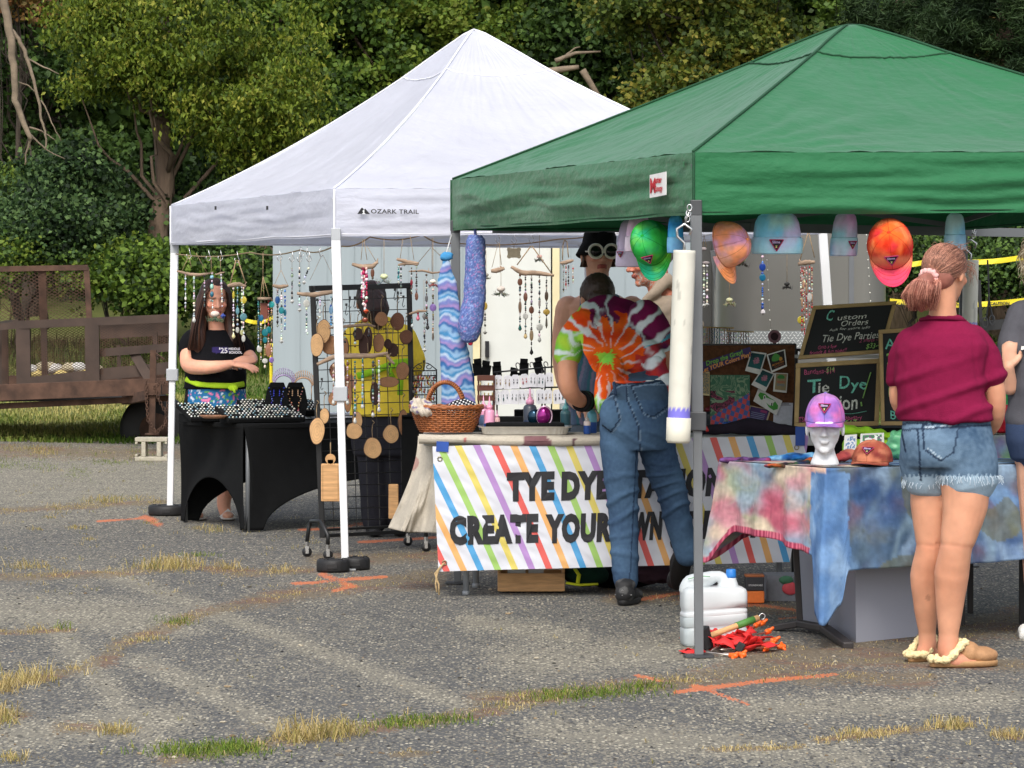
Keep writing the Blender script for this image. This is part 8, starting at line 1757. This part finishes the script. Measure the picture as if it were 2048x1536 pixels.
for k,(px,py)in enumerate([(635,606),(700,602),(710,602),(790,586),(796,592),(807,600),(644,765),(693,616),(771,600),(745,830),(664,605),(780,735)]):
 c_=RK(px,py)-V((0,.015,0));m=MB();pts=[c_+V((-.004,0,.012)),c_+V((.0,0,.018)),c_+V((.004,0,.012)),c_+V((0,0,0)),c_+V((-.006,0,-.03)),c_+V((0,0,-.04)),c_+V((.007,0,-.03))];m.tube(pts,.0022,5);m.box(c_+V((0,0,.018)),(.012,.012,.014))
 single('wire_hook',m,BLACKM,'empty black hook clipped to the wire rack','hook','empty hooks on the wire rack',smooth_=False)
YB2=19.1;zb_=P(0,846,YB2).z;x0,x1=P(905,0,YB2).x,P(1262,0,YB2).x
t=thing('display_table','black draped table of earrings behind the dye bottles','table',((x0+x1)/2,YB2+.3,gz(YB2)));m=MB();m.box(((x0+x1)/2,YB2+.35,zb_-.015),(x1-x0,.7,.03));part('tabletop',m,BLACKC,t,bevel=.005)
m=MB();m.grid(lambda u,v:V((lerp(x0,x1,u),YB2-.004+.012*math.sin(u*50)*v,lerp(zb_,gz(YB2)+.1,v))),80,8);m.grid(lambda u,v:V((x0,lerp(YB2,YB2+.7,u),lerp(zb_,gz(YB2)+.1,v))),10,4);part('drape',m,BLACKC,t,True)
m=MB();m.box(P(1020,842,YB2+.1),(.3,.12,.05));single('black_case',m,BLACKC,'low black jewellery case on the black draped table','case',bevel=.006)
m=MB();m.box(P(1120,834,YB2+.25),(.5,.2,.08));single('black_case',m,BLACKC,'larger black display case behind the teal bottle','case',bevel=.006)
WHITEC=mat('white_card',vcol=True,rough=.8,var=.03)
t=thing('earring_rack','black wire rack holding rows of white earring cards','display rack',P(1080,846,YB2+.1))
m=MB()
for(a_,b_)in(((985,745),(1090,735)),((1090,735),(1260,722)),((985,778),(1086,775)),((1086,775),(1250,772))):m.tube([P(*a_,YB2+.08),P(*b_,YB2+.08)],.005,6)
for x_,y0,y1 in((994,745,846),(1084,732,846),(1090,732,846),(1220,724,846)):m.tube([P(x_,y0,YB2+.09),P(x_,y1,YB2+.09)],.005,6)
for k in range(7):c_=P(1035+k*28,731-k*1.2,YB2+.08);m.tube([c_+V((math.cos(a_)*.014*(1-.06*j),0,math.sin(a_)*.014))for j,a_ in enumerate([k2*.6-.6 for k2 in range(9)])],.0028,5)
part('rack_frame',m,BLACKM,t,True)
rr_=random.Random(3);ordn=['first','second','third','fourth','fifth','sixth','seventh','eighth','ninth','tenth','eleventh','twelfth','thirteenth','fourteenth']
accs=[sr(60,60,60),sr(40,40,60),sr(190,40,50),sr(120,130,130),sr(30,90,90),sr(150,120,60)];accn=['charcoal','navy','red','silver','teal','gold']
def ecard(px,py,w_,h_,rowname,i,rotz):
 ai=2 if(rowname=='upper' and i==3)else rr_.choice([0,1,3,4,5]);Y=YB2+.05+.01*(i%2);t=thing('earring_card','white card with %s earrings, %s from the left in the %s row'%(accn[ai],ordn[i],rowname),'earring card',P(px,py+h_,Y),'earring cards on the wire rack');s_=Y/F;c_=P(px,py+h_/2,Y);rt=Matrix.Rotation(R(rotz),3,'Y');g=lambda x,z,y=0:c_+rt@V((x*w_*s_,y,z*h_*s_))
 m=MB();fr=[(-.5,-.5),(.5,-.5),(.5,.36),(.28,.5),(-.28,.5),(-.5,.36)];m.add([g(x,z)for x,z in fr]+[g(x,z,.002)for x,z in fr],[(0,1,2,3,4,5),(11,10,9,8,7,6)]+[(i2,6+i2,6+(i2+1)%6,(i2+1)%6)for i2 in range(6)],col=sr(222,222,228));part('card',m,WHITEC,t)
 for sx in(-.22,.22):
  m=MB();L_=rr_.uniform(.1,.3);m.tube([g(sx,.2,-.003),g(sx,.05,-.003)],.0015,4,col=accs[ai]);m.ell(g(sx,.0-L_/2,-.004),(w_*s_*.07,.003,h_*s_*L_/2),n=8,col=accs[ai]);part('earring',m,SPARK,t,True)
for i in range(11):ecard(998+i*16.5+(6 if i>6 else 0)+rr_.uniform(-2,2),750-i*.7+rr_.uniform(-1,1),16,28,'upper',i,rr_.uniform(-6,6))
for i in range(12):ecard(994+i*17+rr_.uniform(-2,2),781+rr_.uniform(-1,2)-i*.5,17,29,'lower',i,rr_.uniform(-8,8))
for i in range(6):
 px=[955,972,994,1028,1048,1077][i];py=[722,726,728,740,722,719][i];m=MB();c_=P(px,py,YB2+.3);rt=Matrix.Rotation(R([-8,10,-4,12,3,-16][i]),3,'Y');m.box(c_,(.042,.008,.026),rt);m.box(c_+V((0,.02,-.045)),(.05,.03,.07),rt);single('black_easel',m,BLACKC,'small black tag easel, %s from the left above the white earring cards'%ordn[i],'easel','black tag easels',bevel=.002)
t=thing('earring_stand','brown wooden earring stand between the blue cloth and the white cards','display rack',P(972,846,YB2));m=MB()
for k in range(5):m.box(P(972,756+k*20,YB2+.02),(.095,.02,.03))
m.box(P(957,800,YB2+.035),(.01,.01,.26));m.box(P(988,800,YB2+.035),(.01,.01,.26));part('stand_frame',m,mat('dark_brown_wood',sr(96,52,38),rough=.6,var=.2),t,bevel=.002)
for k in range(5):
 for j in range(4):m=MB();m.ell(P(961+j*8,768+k*20,YB2),(.004,.003,.008),n=8,col=rr_.choice([sr(220,220,220),sr(190,170,120),sr(150,160,170)]));part('earring',m,SPARK,t,True)
t=thing('ornate_stand','ornate black wrought-iron earring stand right of the wire rack','display rack',P(848,830,19.6));m=MB()
sA,Ya=19.6/F,19.6
for y_ in(742,752,762,775,790,805,820):m.tube([P(824,y_,Ya),P(874,y_-1,Ya)],.0035,5)
for x_ in range(826,876,6):m.tube([P(x_,744,Ya),P(x_,826,Ya)],.0016,4)
for sx in(-1,1):
 m.tube([P(848+sx*(3+22*k/10),740-14*math.cos(k/10*1.5)**1.2,Ya)for k in range(11)],.003,5);m.tube([P(848+sx*(10+5*math.cos(a_)),734+4*math.sin(a_),Ya)for a_ in[k*.6 for k in range(9)]],.0025,5);m.tube([P(848+sx*25,830,Ya),P(848+sx*25,738,Ya)],.004,6)
m.tube([P(848,742,Ya),P(848,724,Ya)],.004,6);m.ell(P(848,723,Ya),(.006,.006,.01));part('iron_frame',m,BLACKM,t,True)
m=MB();r_=random.Random(9)
for k in range(150):m.ell(P(r_.uniform(826,872),r_.choice([757,768,781,796,811])+r_.uniform(-3,4),Ya-.012),(.004,.003,r_.uniform(.005,.012)),n=6,col=r_.choice([sr(190,180,140),sr(120,120,110),sr(200,160,60),sr(90,100,96),sr(160,60,60),sr(220,220,214)]))
part('earrings',m,SPARK,t,True)
x0,x1=P(822,0,19.6).x,P(905,0,19.6).x;t=thing('display_table','small black table carrying the ornate stand behind the basket','table',((x0+x1)/2,19.8,gz(19.7)));m=MB();m.box(((x0+x1)/2,19.8,P(0,830,19.6).z-.01),(x1-x0+.1,.5,.02));part('tabletop',m,BLACKC,t);m=MB();m.grid(lambda u,v:V((lerp(x0-.05,x1+.05,u),19.55,lerp(P(0,830,19.6).z-.01,.2,v))),20,4);part('drape',m,BLACKC,t,True)
# HANGING CHIMES
WB=[sr(226,226,222),sr(200,206,206),sr(160,170,170),sr(236,232,222)]
PALS={'w':WB,'b':WB[:2]+[sr(90,110,110),sr(40,44,46)],'k':[sr(34,34,36),sr(60,56,54),sr(150,150,146)],'p':[sr(170,30,80),sr(226,190,200),sr(230,226,226),sr(130,30,60)],'r':[sr(130,70,56),sr(190,160,140),sr(170,50,50),sr(220,214,206)],'t':[sr(40,120,120),sr(206,206,200),sr(30,70,90),sr(150,190,190)],'u':[sr(40,80,160),sr(90,140,200),sr(210,220,226)],'g':[sr(150,120,60),sr(100,90,70),sr(210,200,180)],'q':[sr(90,60,50),sr(60,90,90),sr(200,200,196),sr(40,40,40)]}
CG='wind chimes hung under the white rim'
def hookpart(px,py,Y,par,h=12):
 c_=P(px,py,Y);s_=Y/F;m=MB();m.tube([c_+V((-4*s_,0,0)),c_+V((-5*s_,0,-4*s_)),c_+V((-2*s_,0,-9*s_)),c_+V((2*s_,0,-9*s_)),c_+V((5*s_,0,-4*s_)),c_+V((2*s_,0,2*s_)),c_+V((0,0,h*s_))],.0022,5);part('hook',m,STEELC,par,True)
def strand(par,px,y0,y1,Y,pal,discs=(),end=None,sp=4.6,r0=1.9,seed=0,dx=0):
 s_=Y/F;r_=random.Random(int(px*7+y0+seed));m=MB();P2=PALS[pal];m.tube([P(px,y0,Y),P(px+dx,y1,Y)],.0011,4,col=sr(150,150,140));y=y0+2
 while y<y1:
  rr2=r_.choice([r0*.6,r0*.8,r0,r0*1.25]);m.ell(P(px+dx*(y-y0)/max(1,y1-y0)+r_.uniform(-.3,.3),y,Y),(rr2*s_,rr2*s_,rr2*s_*r_.choice([1,1,1.5])),n=6,col=tuple(v*r_.uniform(.7,1.15)for v in r_.choice(P2)));y+=rr2*2*r_.choice([1,1,1.1,1.9])
 part('bead_strand',m,BEADS,par,True)
 for(dy,rx,ry,c_)in discs:
  m=MB();cc=P(px+dx*(dy-y0)/max(1,y1-y0),dy,Y-.004);m.ell(cc,(rx*s_,.0035,ry*s_),Matrix.Rotation(R(r_.uniform(-25,25)),3,'Z'),n=16,col=c_);part('shell_disc',m,mat('capiz_shell',vcol=True,rough=.3,var=.15,vscale=60,trans=.35),par,True)
 if end:
  k_,c_=end;m=MB();cc=P(px+dx,y1+5,Y)
  if k_=='drop':m.lathe(cc-V((0,0,5*s_)),[(.001,0),(3.4*s_,3*s_),(3.8*s_,5*s_),(2*s_,10*s_),(.001,13*s_)],10,sq=(1,.6),col=c_)
  elif k_=='gem':m.ico(cc,4.6*s_,col=c_)
  elif k_=='feather':m.lathe(cc-V((0,0,12*s_)),[(.001,0),(2.4*s_,6*s_),(1.6*s_,18*s_),(.001,26*s_)],8,sq=(1,.4),col=c_)
  part('pendant',m,SPARK,par,k_!='gem')
def wood(par,pts,Y,r_=3.0):
 s_=Y/F;q=[];
 for a_,b_ in zip(pts[:-1],pts[1:]):
  for k in range(5):s2=k/5;x=lerp(a_[0],b_[0],s2);y=lerp(a_[1],b_[1],s2)+1.2*noise.noise(V((x*.1,a_[1],0)));q.append(P(x,y,Y))
 q.append(P(*pts[-1],Y));n=len(q);m=MB();m.tube(q,[max(.3,r_*(.55+.6*math.sin(math.pi*min(1,(i+.8)/n))+.25*noise.noise(V((i*.9,pts[0][0],0)))))*s_ for i in range(n)],9);
 r2=random.Random(int(pts[0][0]));i=r2.randrange(1,n-1);m.tube([q[i],q[i]+V((r2.uniform(-8,8)*s_,0,r2.choice([-1,1])*r2.uniform(5,9)*s_))],[r_*.5*s_,r_*.2*s_],6);part('driftwood_bar',m,DRIFT,par,True)
def strings(par,segs,Y,r_=.0018,mt=TWINE):
 m=MB();[m.tube([P(a_,b_,Y),P(c_,d_,Y)],r_,5)for a_,b_,c_,d_ in segs];part('cord',m,mt,par,True)
def chime(label,px,py,hang=None,off=0):
 Y=wcol(px)+off;return thing('wind_chime',label,'wind chime',P(px,py,Y),CG),Y
LB,TL_,YL,WH_,PR,BR_=sr(110,160,170),sr(30,130,140),sr(206,190,70),sr(206,206,200),sr(150,120,190),sr(120,80,64)
t,Y=chime('driftwood chime with three thin bead strands at the left corner of the white tent',395,508);hookpart(378,508,Y,t);strings(t,[(378,512,363,543),(392,506,414,546),(378,514,383,536)],Y);wood(t,[(354,542),(380,549),(400,550),(428,545)],Y,3);strand(t,371,548,622,Y,'w',end=None);strand(t,388,550,636,Y,'w',end=('drop',WH_));strand(t,409,548,615,Y,'b')
t,Y=chime('hanging air plant in a white urchin shell before the black shirt woman',425,508,off=-.15);hookpart(417,512,Y,t);strings(t,[(422,512,423,545)],Y);strand(t,424,545,600,Y,'t',r0=3.2);strand(t,425,600,622,Y,'w')
def airplant(par,px,py,Y,r_,cshell,cleaf,n=34,up=False):
 s_=Y/F;rr2=random.Random(int(px));m=MB();m.ell(P(px,py-(0 if not up else 0),Y),(r_*.62*s_,r_*.5*s_,r_*.42*s_),None,16,amp=.06,fr=9,col=cshell);part('urchin_shell',m,BARKC,par,True);m=MB()
 for k in range(n):
  a_=rr2.uniform(0,6.28);L_=r_*rr2.uniform(.7,1.25);c0=P(px,py+r_*.25,Y);d_=V((math.cos(a_),math.sin(a_)*.6,0));m.tube([c0,c0+d_*L_*.45*s_-V((0,0,L_*.5*s_)),c0+d_*L_*.95*s_-V((0,0,L_*rr2.uniform(.35,.95)*s_)),c0+d_*L_*1.15*s_-V((0,0,L_*rr2.uniform(-.1,.8)*s_))],[1.1*s_,.9*s_,.6*s_,.2*s_],4,col=tuple(x*rr2.uniform(.7,1.2)for x in cleaf))
 part('air_plant',m,LEAF,par,True)
airplant(t,430,628,Y,15,sr(214,196,186),sr(104,124,96),50)
t,Y=chime('crystal strand ending in a blue gem beside the air plant',441,508,off=-.1);hookpart(441,512,Y,t);wood(t,[(430,549),(450,544)],Y,1.6);strings(t,[(441,514,441,545)],Y);strand(t,442,548,615,Y,'w',r0=2.4,dx=3);m=MB();m.ico(P(446,632,Y),.017,col=sr(70,90,170));part('pendant',m,SPARK,t)
t,Y=chime('twisted driftwood chime on thick twine with yellow and pale blue shell discs',475,506);hookpart(474,516,Y,t,14);strings(t,[(472,520,460,570),(476,520,491,566)],Y,.004);wood(t,[(455,572),(464,570),(478,568),(492,573)],Y,4);strand(t,467,575,668,Y,'w',[(590,2.5,8,YL)],('drop',sr(210,200,150)));strand(t,475,570,650,Y,'t',[(622,4,7,LB),(660,4,6,WH_)]);strand(t,484,572,660,Y,'w',[(665,4,6,sr(200,200,150))]);strand(t,487,574,680,Y,'w',[(600,7,7.5,YL),(634,7.5,7.5,LB),(677,4,7,WH_)])
t,Y=chime('round wooden disc chime with teal shells and copper beads',526,505);strings(t,[(526,505,526,553),(526,553,521,596),(526,553,528,592),(526,553,538,593)],Y,.0022);s_=Y/F;m=MB();m.lathe(P(529,597,Y),[(.001,-.008),(14*s_,-.009),(14.5*s_,.006),(.001,.008)],24);part('wood_disc',m,DRIFT,t,True)
strand(t,517,600,692,Y,'t',[(645,3,7,sr(20,60,90))],('drop',WH_));strand(t,522,600,720,Y,'g',[(636,5.5,7,sr(30,110,150))]);m=MB();m.box(P(528,622,Y),(.04,.012,.09));part('wood_block',m,mat('red_brown_wood',sr(110,60,46),rough=.8,var=.2),t)
strand(t,530,600,735,Y,'g',[(665,7,7.5,TL_),(680,5,6,TL_),(722,6,5,WH_)]);strand(t,537,600,700,Y,'r',[(660,6,7,TL_),(700,6,14,sr(170,120,96))]);strand(t,543,598,730,Y,'g',[(609,6.5,6.5,sr(40,160,160)),(720,5,6,PR)]);strand(t,519,700,702,Y,'w',[(699,5.5,6,WH_)])
t,Y=chime('small bark chime with blue discs at the corner of the grey building',562,502);hookpart(559,512,Y,t);strings(t,[(562,540,549,569),(562,540,575,569),(561,515,562,540)],Y,.0014);wood(t,[(545,571),(562,574),(577,571)],Y,3.6);strand(t,555,578,655,Y,'k',[(600,5,8,sr(40,90,150))]);strand(t,563,578,678,Y,'b',[(621,6,7,sr(40,140,150))],('gem',WH_));strand(t,570,578,660,Y,'u',[(625,3.5,7,sr(40,110,130))])
for i,(px,y1,pal,lab)in enumerate(((584,598,'k','black and white bead strand first right of the bark chime'),(599,615,'b','longer clear bead strand with a crystal end'),(618,560,'b','short curving bead strand left of the rack'))):
 t,Y=chime(lab,px,500);hookpart(px,514,Y,t);strings(t,[(px,510,px,535)],Y,.001);strand(t,px,535,y1,Y,pal,end=('gem',WH_),r0=2.2,dx=(-10 if i==2 else 0),sp=5)
t,Y=chime('long driftwood bar chime above the left of the rack',640,492,off=.3);strings(t,[(645,508,620,560),(645,508,680,582)],Y,.001);wood(t,[(594,587),(625,590),(655,585),(682,582)],Y,4.4);strand(t,613,595,665,Y,'b',[(607,7,8,WH_)]);strand(t,640,592,640,Y,'w');strand(t,662,592,650,Y,'u',[(620,5,8,sr(130,170,200))]);strand(t,615,665,668,Y,'w')
for px in(603,615,641):m=MB();Y=wcol(px);c_=P(px,505,Y);m.tube([c_+V((0,0,.03)),c_+V((-.006,0,0)),c_+V((0,0,-.022)),c_+V((.009,0,-.018)),c_+V((.011,0,-.006))],.0022,5);single('s_hook',m,STEELC,'empty metal hook under the left rim of the white tent','hook','empty hooks under the white rim',smooth_=True)
t,Y=chime('chunky bark chime with maroon and white bead strands in front of the rack top',728,480,off=-.0);strings(t,[(726,478,722,520),(728,478,734,520),(734,492,752,523)],Y,.0016);wood(t,[(704,528),(725,534),(745,532),(756,524)],Y,4.6)
for k,(px,y1)in enumerate(((724,600),(727,612),(730,618),(733,604))):strand(t,px,535,y1,Y-.01*(k%2),'p',r0=2.6)
m=MB();m.ico(P(732,622,Y),.014,col=sr(220,90,50));part('pendant',m,SPARK,t);strand(t,745,534,560,Y,'g',[(546,4,9,BR_)]);m=MB();m.ell(P(730,640,Y),(.016,.008,.014),col=sr(120,60,40));part('pendant',m,SPARK,t,True)
for lab,px,py,r_,c1,c2,y0,off in(('pale green urchin air plant hanging above the rack',768,553,13,sr(196,204,160),sr(160,176,166),478,0),('white urchin with pink air plant right of the rack',866,563,10,sr(226,220,206),sr(150,90,90),476,0),('pink urchin air plant over the big driftwood chime',1079,513,9,sr(220,176,166),sr(120,124,120),466,.1),('spiky white urchin air plant below a dark driftwood piece',1002,578,14,sr(200,190,180),sr(130,130,120),545,.1),('green urchin with dark air plant above the cargo trailer',1485,520,11,sr(150,156,120),sr(60,60,50),462,.1),('pale golden spider-like air plant hanging low by the tent leg',1459,600,11,sr(190,190,150),sr(170,170,130),530,.1),('small silver air plant beside the dotted bag',972,550,9,sr(150,146,136),sr(140,140,130),500,.1),('black spidery air plant before the trailer side',1574,568,9,sr(40,40,40),sr(50,50,50),480,.1)):
 Y=wcol(min(px,1650))+off;t=thing('hanging_air_plant',lab,'hanging plant',P(px,py,Y),'air plants hung under the white rim');strings(t,[(px,y0,px,py-4)],Y,.0014);airplant(t,px,py,Y,r_,c1,c2,30)
t,Y=chime('cluster of knotted driftwood with fine strands right of the pale green air plant',815,478);strings(t,[(806,476,800,520),(820,470,828,520)],Y,.0014);wood(t,[(793,518),(815,524),(838,527)],Y,3.6);wood(t,[(796,530),(815,526),(836,530)],Y,3);strand(t,797,532,570,Y,'t');strand(t,802,532,600,Y,'b');strand(t,823,532,590,Y,'q',[(565,3,6,sr(150,40,60))]);strand(t,833,532,590,Y,'k',[(593,4,8,BR_)],('drop',WH_))
t,Y=chime('thin dark branch chime with grey and violet discs left of the striped cloth',862,480,off=.1);strings(t,[(864,476,864,545),(862,495,835,527),(864,495,884,515)],Y,.0016);wood(t,[(818,543),(845,541),(865,546),(888,543)],Y,2);strand(t,853,548,640,Y,'q',[(597,3,7,sr(110,110,112))]);strand(t,866,575,665,Y,'g',[(615,7,7.5,PR)],('feather',sr(110,100,90)));strand(t,885,548,570,Y,'b')
t,Y=chime('low driftwood arm chime with small pink drop left of the striped cloth',845,600,off=.15);strings(t,[(848,560,848,620)],Y,.0012);wood(t,[(818,628),(838,622),(855,622)],Y,2.6);strand(t,836,625,632,Y,'p',end=('drop',sr(214,120,140)));strand(t,849,625,695,Y,'k',[(633,4.5,5,sr(130,130,130))],('gem',WH_));strand(t,855,625,650,Y,'k',end=('drop',sr(60,60,60)));strand(t,824,632,655,Y,'q')
for lab,wp,r_,ss in(('pale driftwood bar with long bead strands hung high across the rack',[(658,656),(700,652),(735,649),(751,653)],3,[(671,660,700,'r'),(690,655,690,'k'),(710,655,696,'q'),(738,655,672,'k')]),('thick grey driftwood branch with forked end hung across the middle of the rack',[(634,729),(665,714),(700,712),(745,712),(776,706)],5,[(667,730,800,'r'),(695,720,800,'r'),(710,722,838,'t'),(725,715,808,'t'),(746,720,825,'q'),(758,720,815,'w')])):
 px=wp[2][0];Y=19.05;t=thing('wind_chime',lab,'wind chime',P(px,wp[2][1],Y),'driftwood chimes on the rack');wood(t,wp,Y,r_)
 if r_>4:wood(t,[(772,708),(782,722),(789,728)],Y,3)
 for k,(x_,a_,b_,pl_)in enumerate(ss):strand(t,x_,a_,b_,Y-.01,pl_,end=('drop',WH_)if b_>790 else None,r0=2.3)
 strings(t,[(wp[1][0],wp[1][1],wp[1][0]+2,wp[1][1]-26),(wp[3][0]-8,wp[3][1]+2,wp[3][0]-10,wp[3][1]-26)],Y+.02,.0016)
t,Y=chime('dark driftwood stub on a wire loop left of the big chime',998,480,off=.05);hookpart(996,476,Y,t);strings(t,[(996,486,984,535),(998,486,1003,530),(999,486,1001,545)],Y,.0014);wood(t,[(982,542),(995,541),(1009,536)],Y,4.5)
t,Y=chime('yellow shell and bead strand beside the dotted bag',969,600,off=.05);strand(t,970,600,660,Y,'k',[(612,5,8,sr(190,160,70))],('gem',sr(160,160,150)))
t,Y=chime('large forked driftwood chime with five strands of brown and white shells',1062,480,off=.05);hookpart(1063,476,Y,t,10);strings(t,[(1062,492,1034,530),(1064,492,1102,545)],Y,.0032);wood(t,[(1022,534),(1045,546),(1075,546),(1108,551)],Y,4.6)
strand(t,1040,548,652,Y,'q',[(564,5,7.5,BR_),(614,3.5,12,sr(130,104,84))],('drop',sr(30,90,84)));strand(t,1051,550,668,Y,'q',[(594,4.5,9,BR_),(632,6,6.5,WH_)],('drop',sr(206,180,130)));strand(t,1063,550,700,Y,'k',[(620,5.5,7.5,BR_),(671,4,11,sr(150,130,100))],('drop',sr(30,30,30)));strand(t,1079,548,675,Y,'q',[(607,2.5,8,sr(150,140,136)),(654,7,7.5,WH_)],('drop',sr(170,170,166)));strand(t,1093,550,640,Y,'k',[(592,4,10,sr(80,64,50)),(624,7,6,sr(180,150,70))],('feather',sr(90,84,76)))
t,Y=chime('curved cane loop chime with fine dark strands beside the bucket hat',1130,480,off=.05);strings(t,[(1125,520,1126,490),(1126,490,1129,480),(1129,480,1134,484),(1134,484,1137,515)],Y,.003);wood(t,[(1120,526),(1133,525),(1147,520)],Y,3.6)
for k,x_ in enumerate((1127,1132,1137,1146)):strand(t,x_,530,585-6*k,Y,'r' if k%2 else 'k',r0=1.5)
t,Y=chime('pair of white crystal strands beside the grey tent leg',1410,480,off=.05);strings(t,[(1408,470,1406,495),(1408,470,1413,495)],Y,.0014);m=MB();m.ell(P(1407,498,Y),(.018,.012,.01),n=12,col=sr(150,140,140));m.ell(P(1412,526,Y),(.02,.012,.01),n=12,col=sr(140,130,130));part('shell_cap',m,BARKC,t,True);strand(t,1408,530,606,Y,'w',r0=2.3,end=('gem',WH_));strand(t,1414,530,604,Y,'w',r0=2.3,end=('gem',WH_))
t,Y=chime('strand of two cobalt glass discs over blue beads and a crystal',1525,500,off=.05);strand(t,1525,505,615,Y,'u',[(534,6.5,8,sr(30,70,160)),(555,6.5,7.5,sr(30,120,160))],None,r0=2.4);m=MB();m.lathe(P(1526,630,Y),[(.001,0),(.013,.01),(.011,.022),(.001,.034)],8,col=sr(214,206,206));part('pendant',m,SPARK,t)
t,Y=chime('dense cream driftwood chime with many pink and brown bead strands',1612,480,off=.0);strings(t,[(1616,466,1600,520),(1618,466,1629,515)],Y,.0026);wood(t,[(1596,528),(1612,525),(1630,524)],Y,4.6)
for k,(x_,y1)in enumerate(((1602,600),(1607,620),(1613,640),(1619,650),(1624,620),(1604,665),(1609,670))):strand(t,x_,532,y1,Y-.012*(k%2),'r',[((640,8,8,YL)if k==0 else(595,5,9,WH_))if k in(0,3)else(560+k*9,2,9,sr(190,150,120))],r0=1.7)
for lab,x_,y0,y1 in(('thin wire of tiny fairy lights hung before the trailer nose',1533,500,660),('second wire of fairy lights near the trailer edge',1733,470,602)):
 Y=19.3;t=thing('fairy_lights',lab,'string lights',P(x_,y0,Y));m=MB();m.tube([P(x_,y0,Y),P(x_+5,(y0+y1)/2,Y),P(x_+8,y1,Y)],.0007,4,col=sr(150,150,140));part('wire',m,VC,t,True)
 m=MB();[m.ell(P(x_+8*k/8,lerp(y0,y1,k/8),Y),(.0035,)*3,n=6,col=sr(240,238,226))for k in range(9)];part('bulb',m,VC,t,True)
t=thing('paper_tag','small blank cream wavy-edged tag hung in front of the white door','tag',P(1028,508,18.9));m=MB();c_=P(1028,506,18.9);m.box(c_,(.068,.003,.05),col=sr(206,192,160));[m.ell(c_+V((x,0,z)),(.012,.0018,.012),n=10,col=sr(206,192,160))for x in(-.026,.026)for z in(-.018,.018)];part('tag_card',m,VC,t);hookpart(1028,478,18.9,t);strings(t,[(1028,488,1028,496)],18.9)
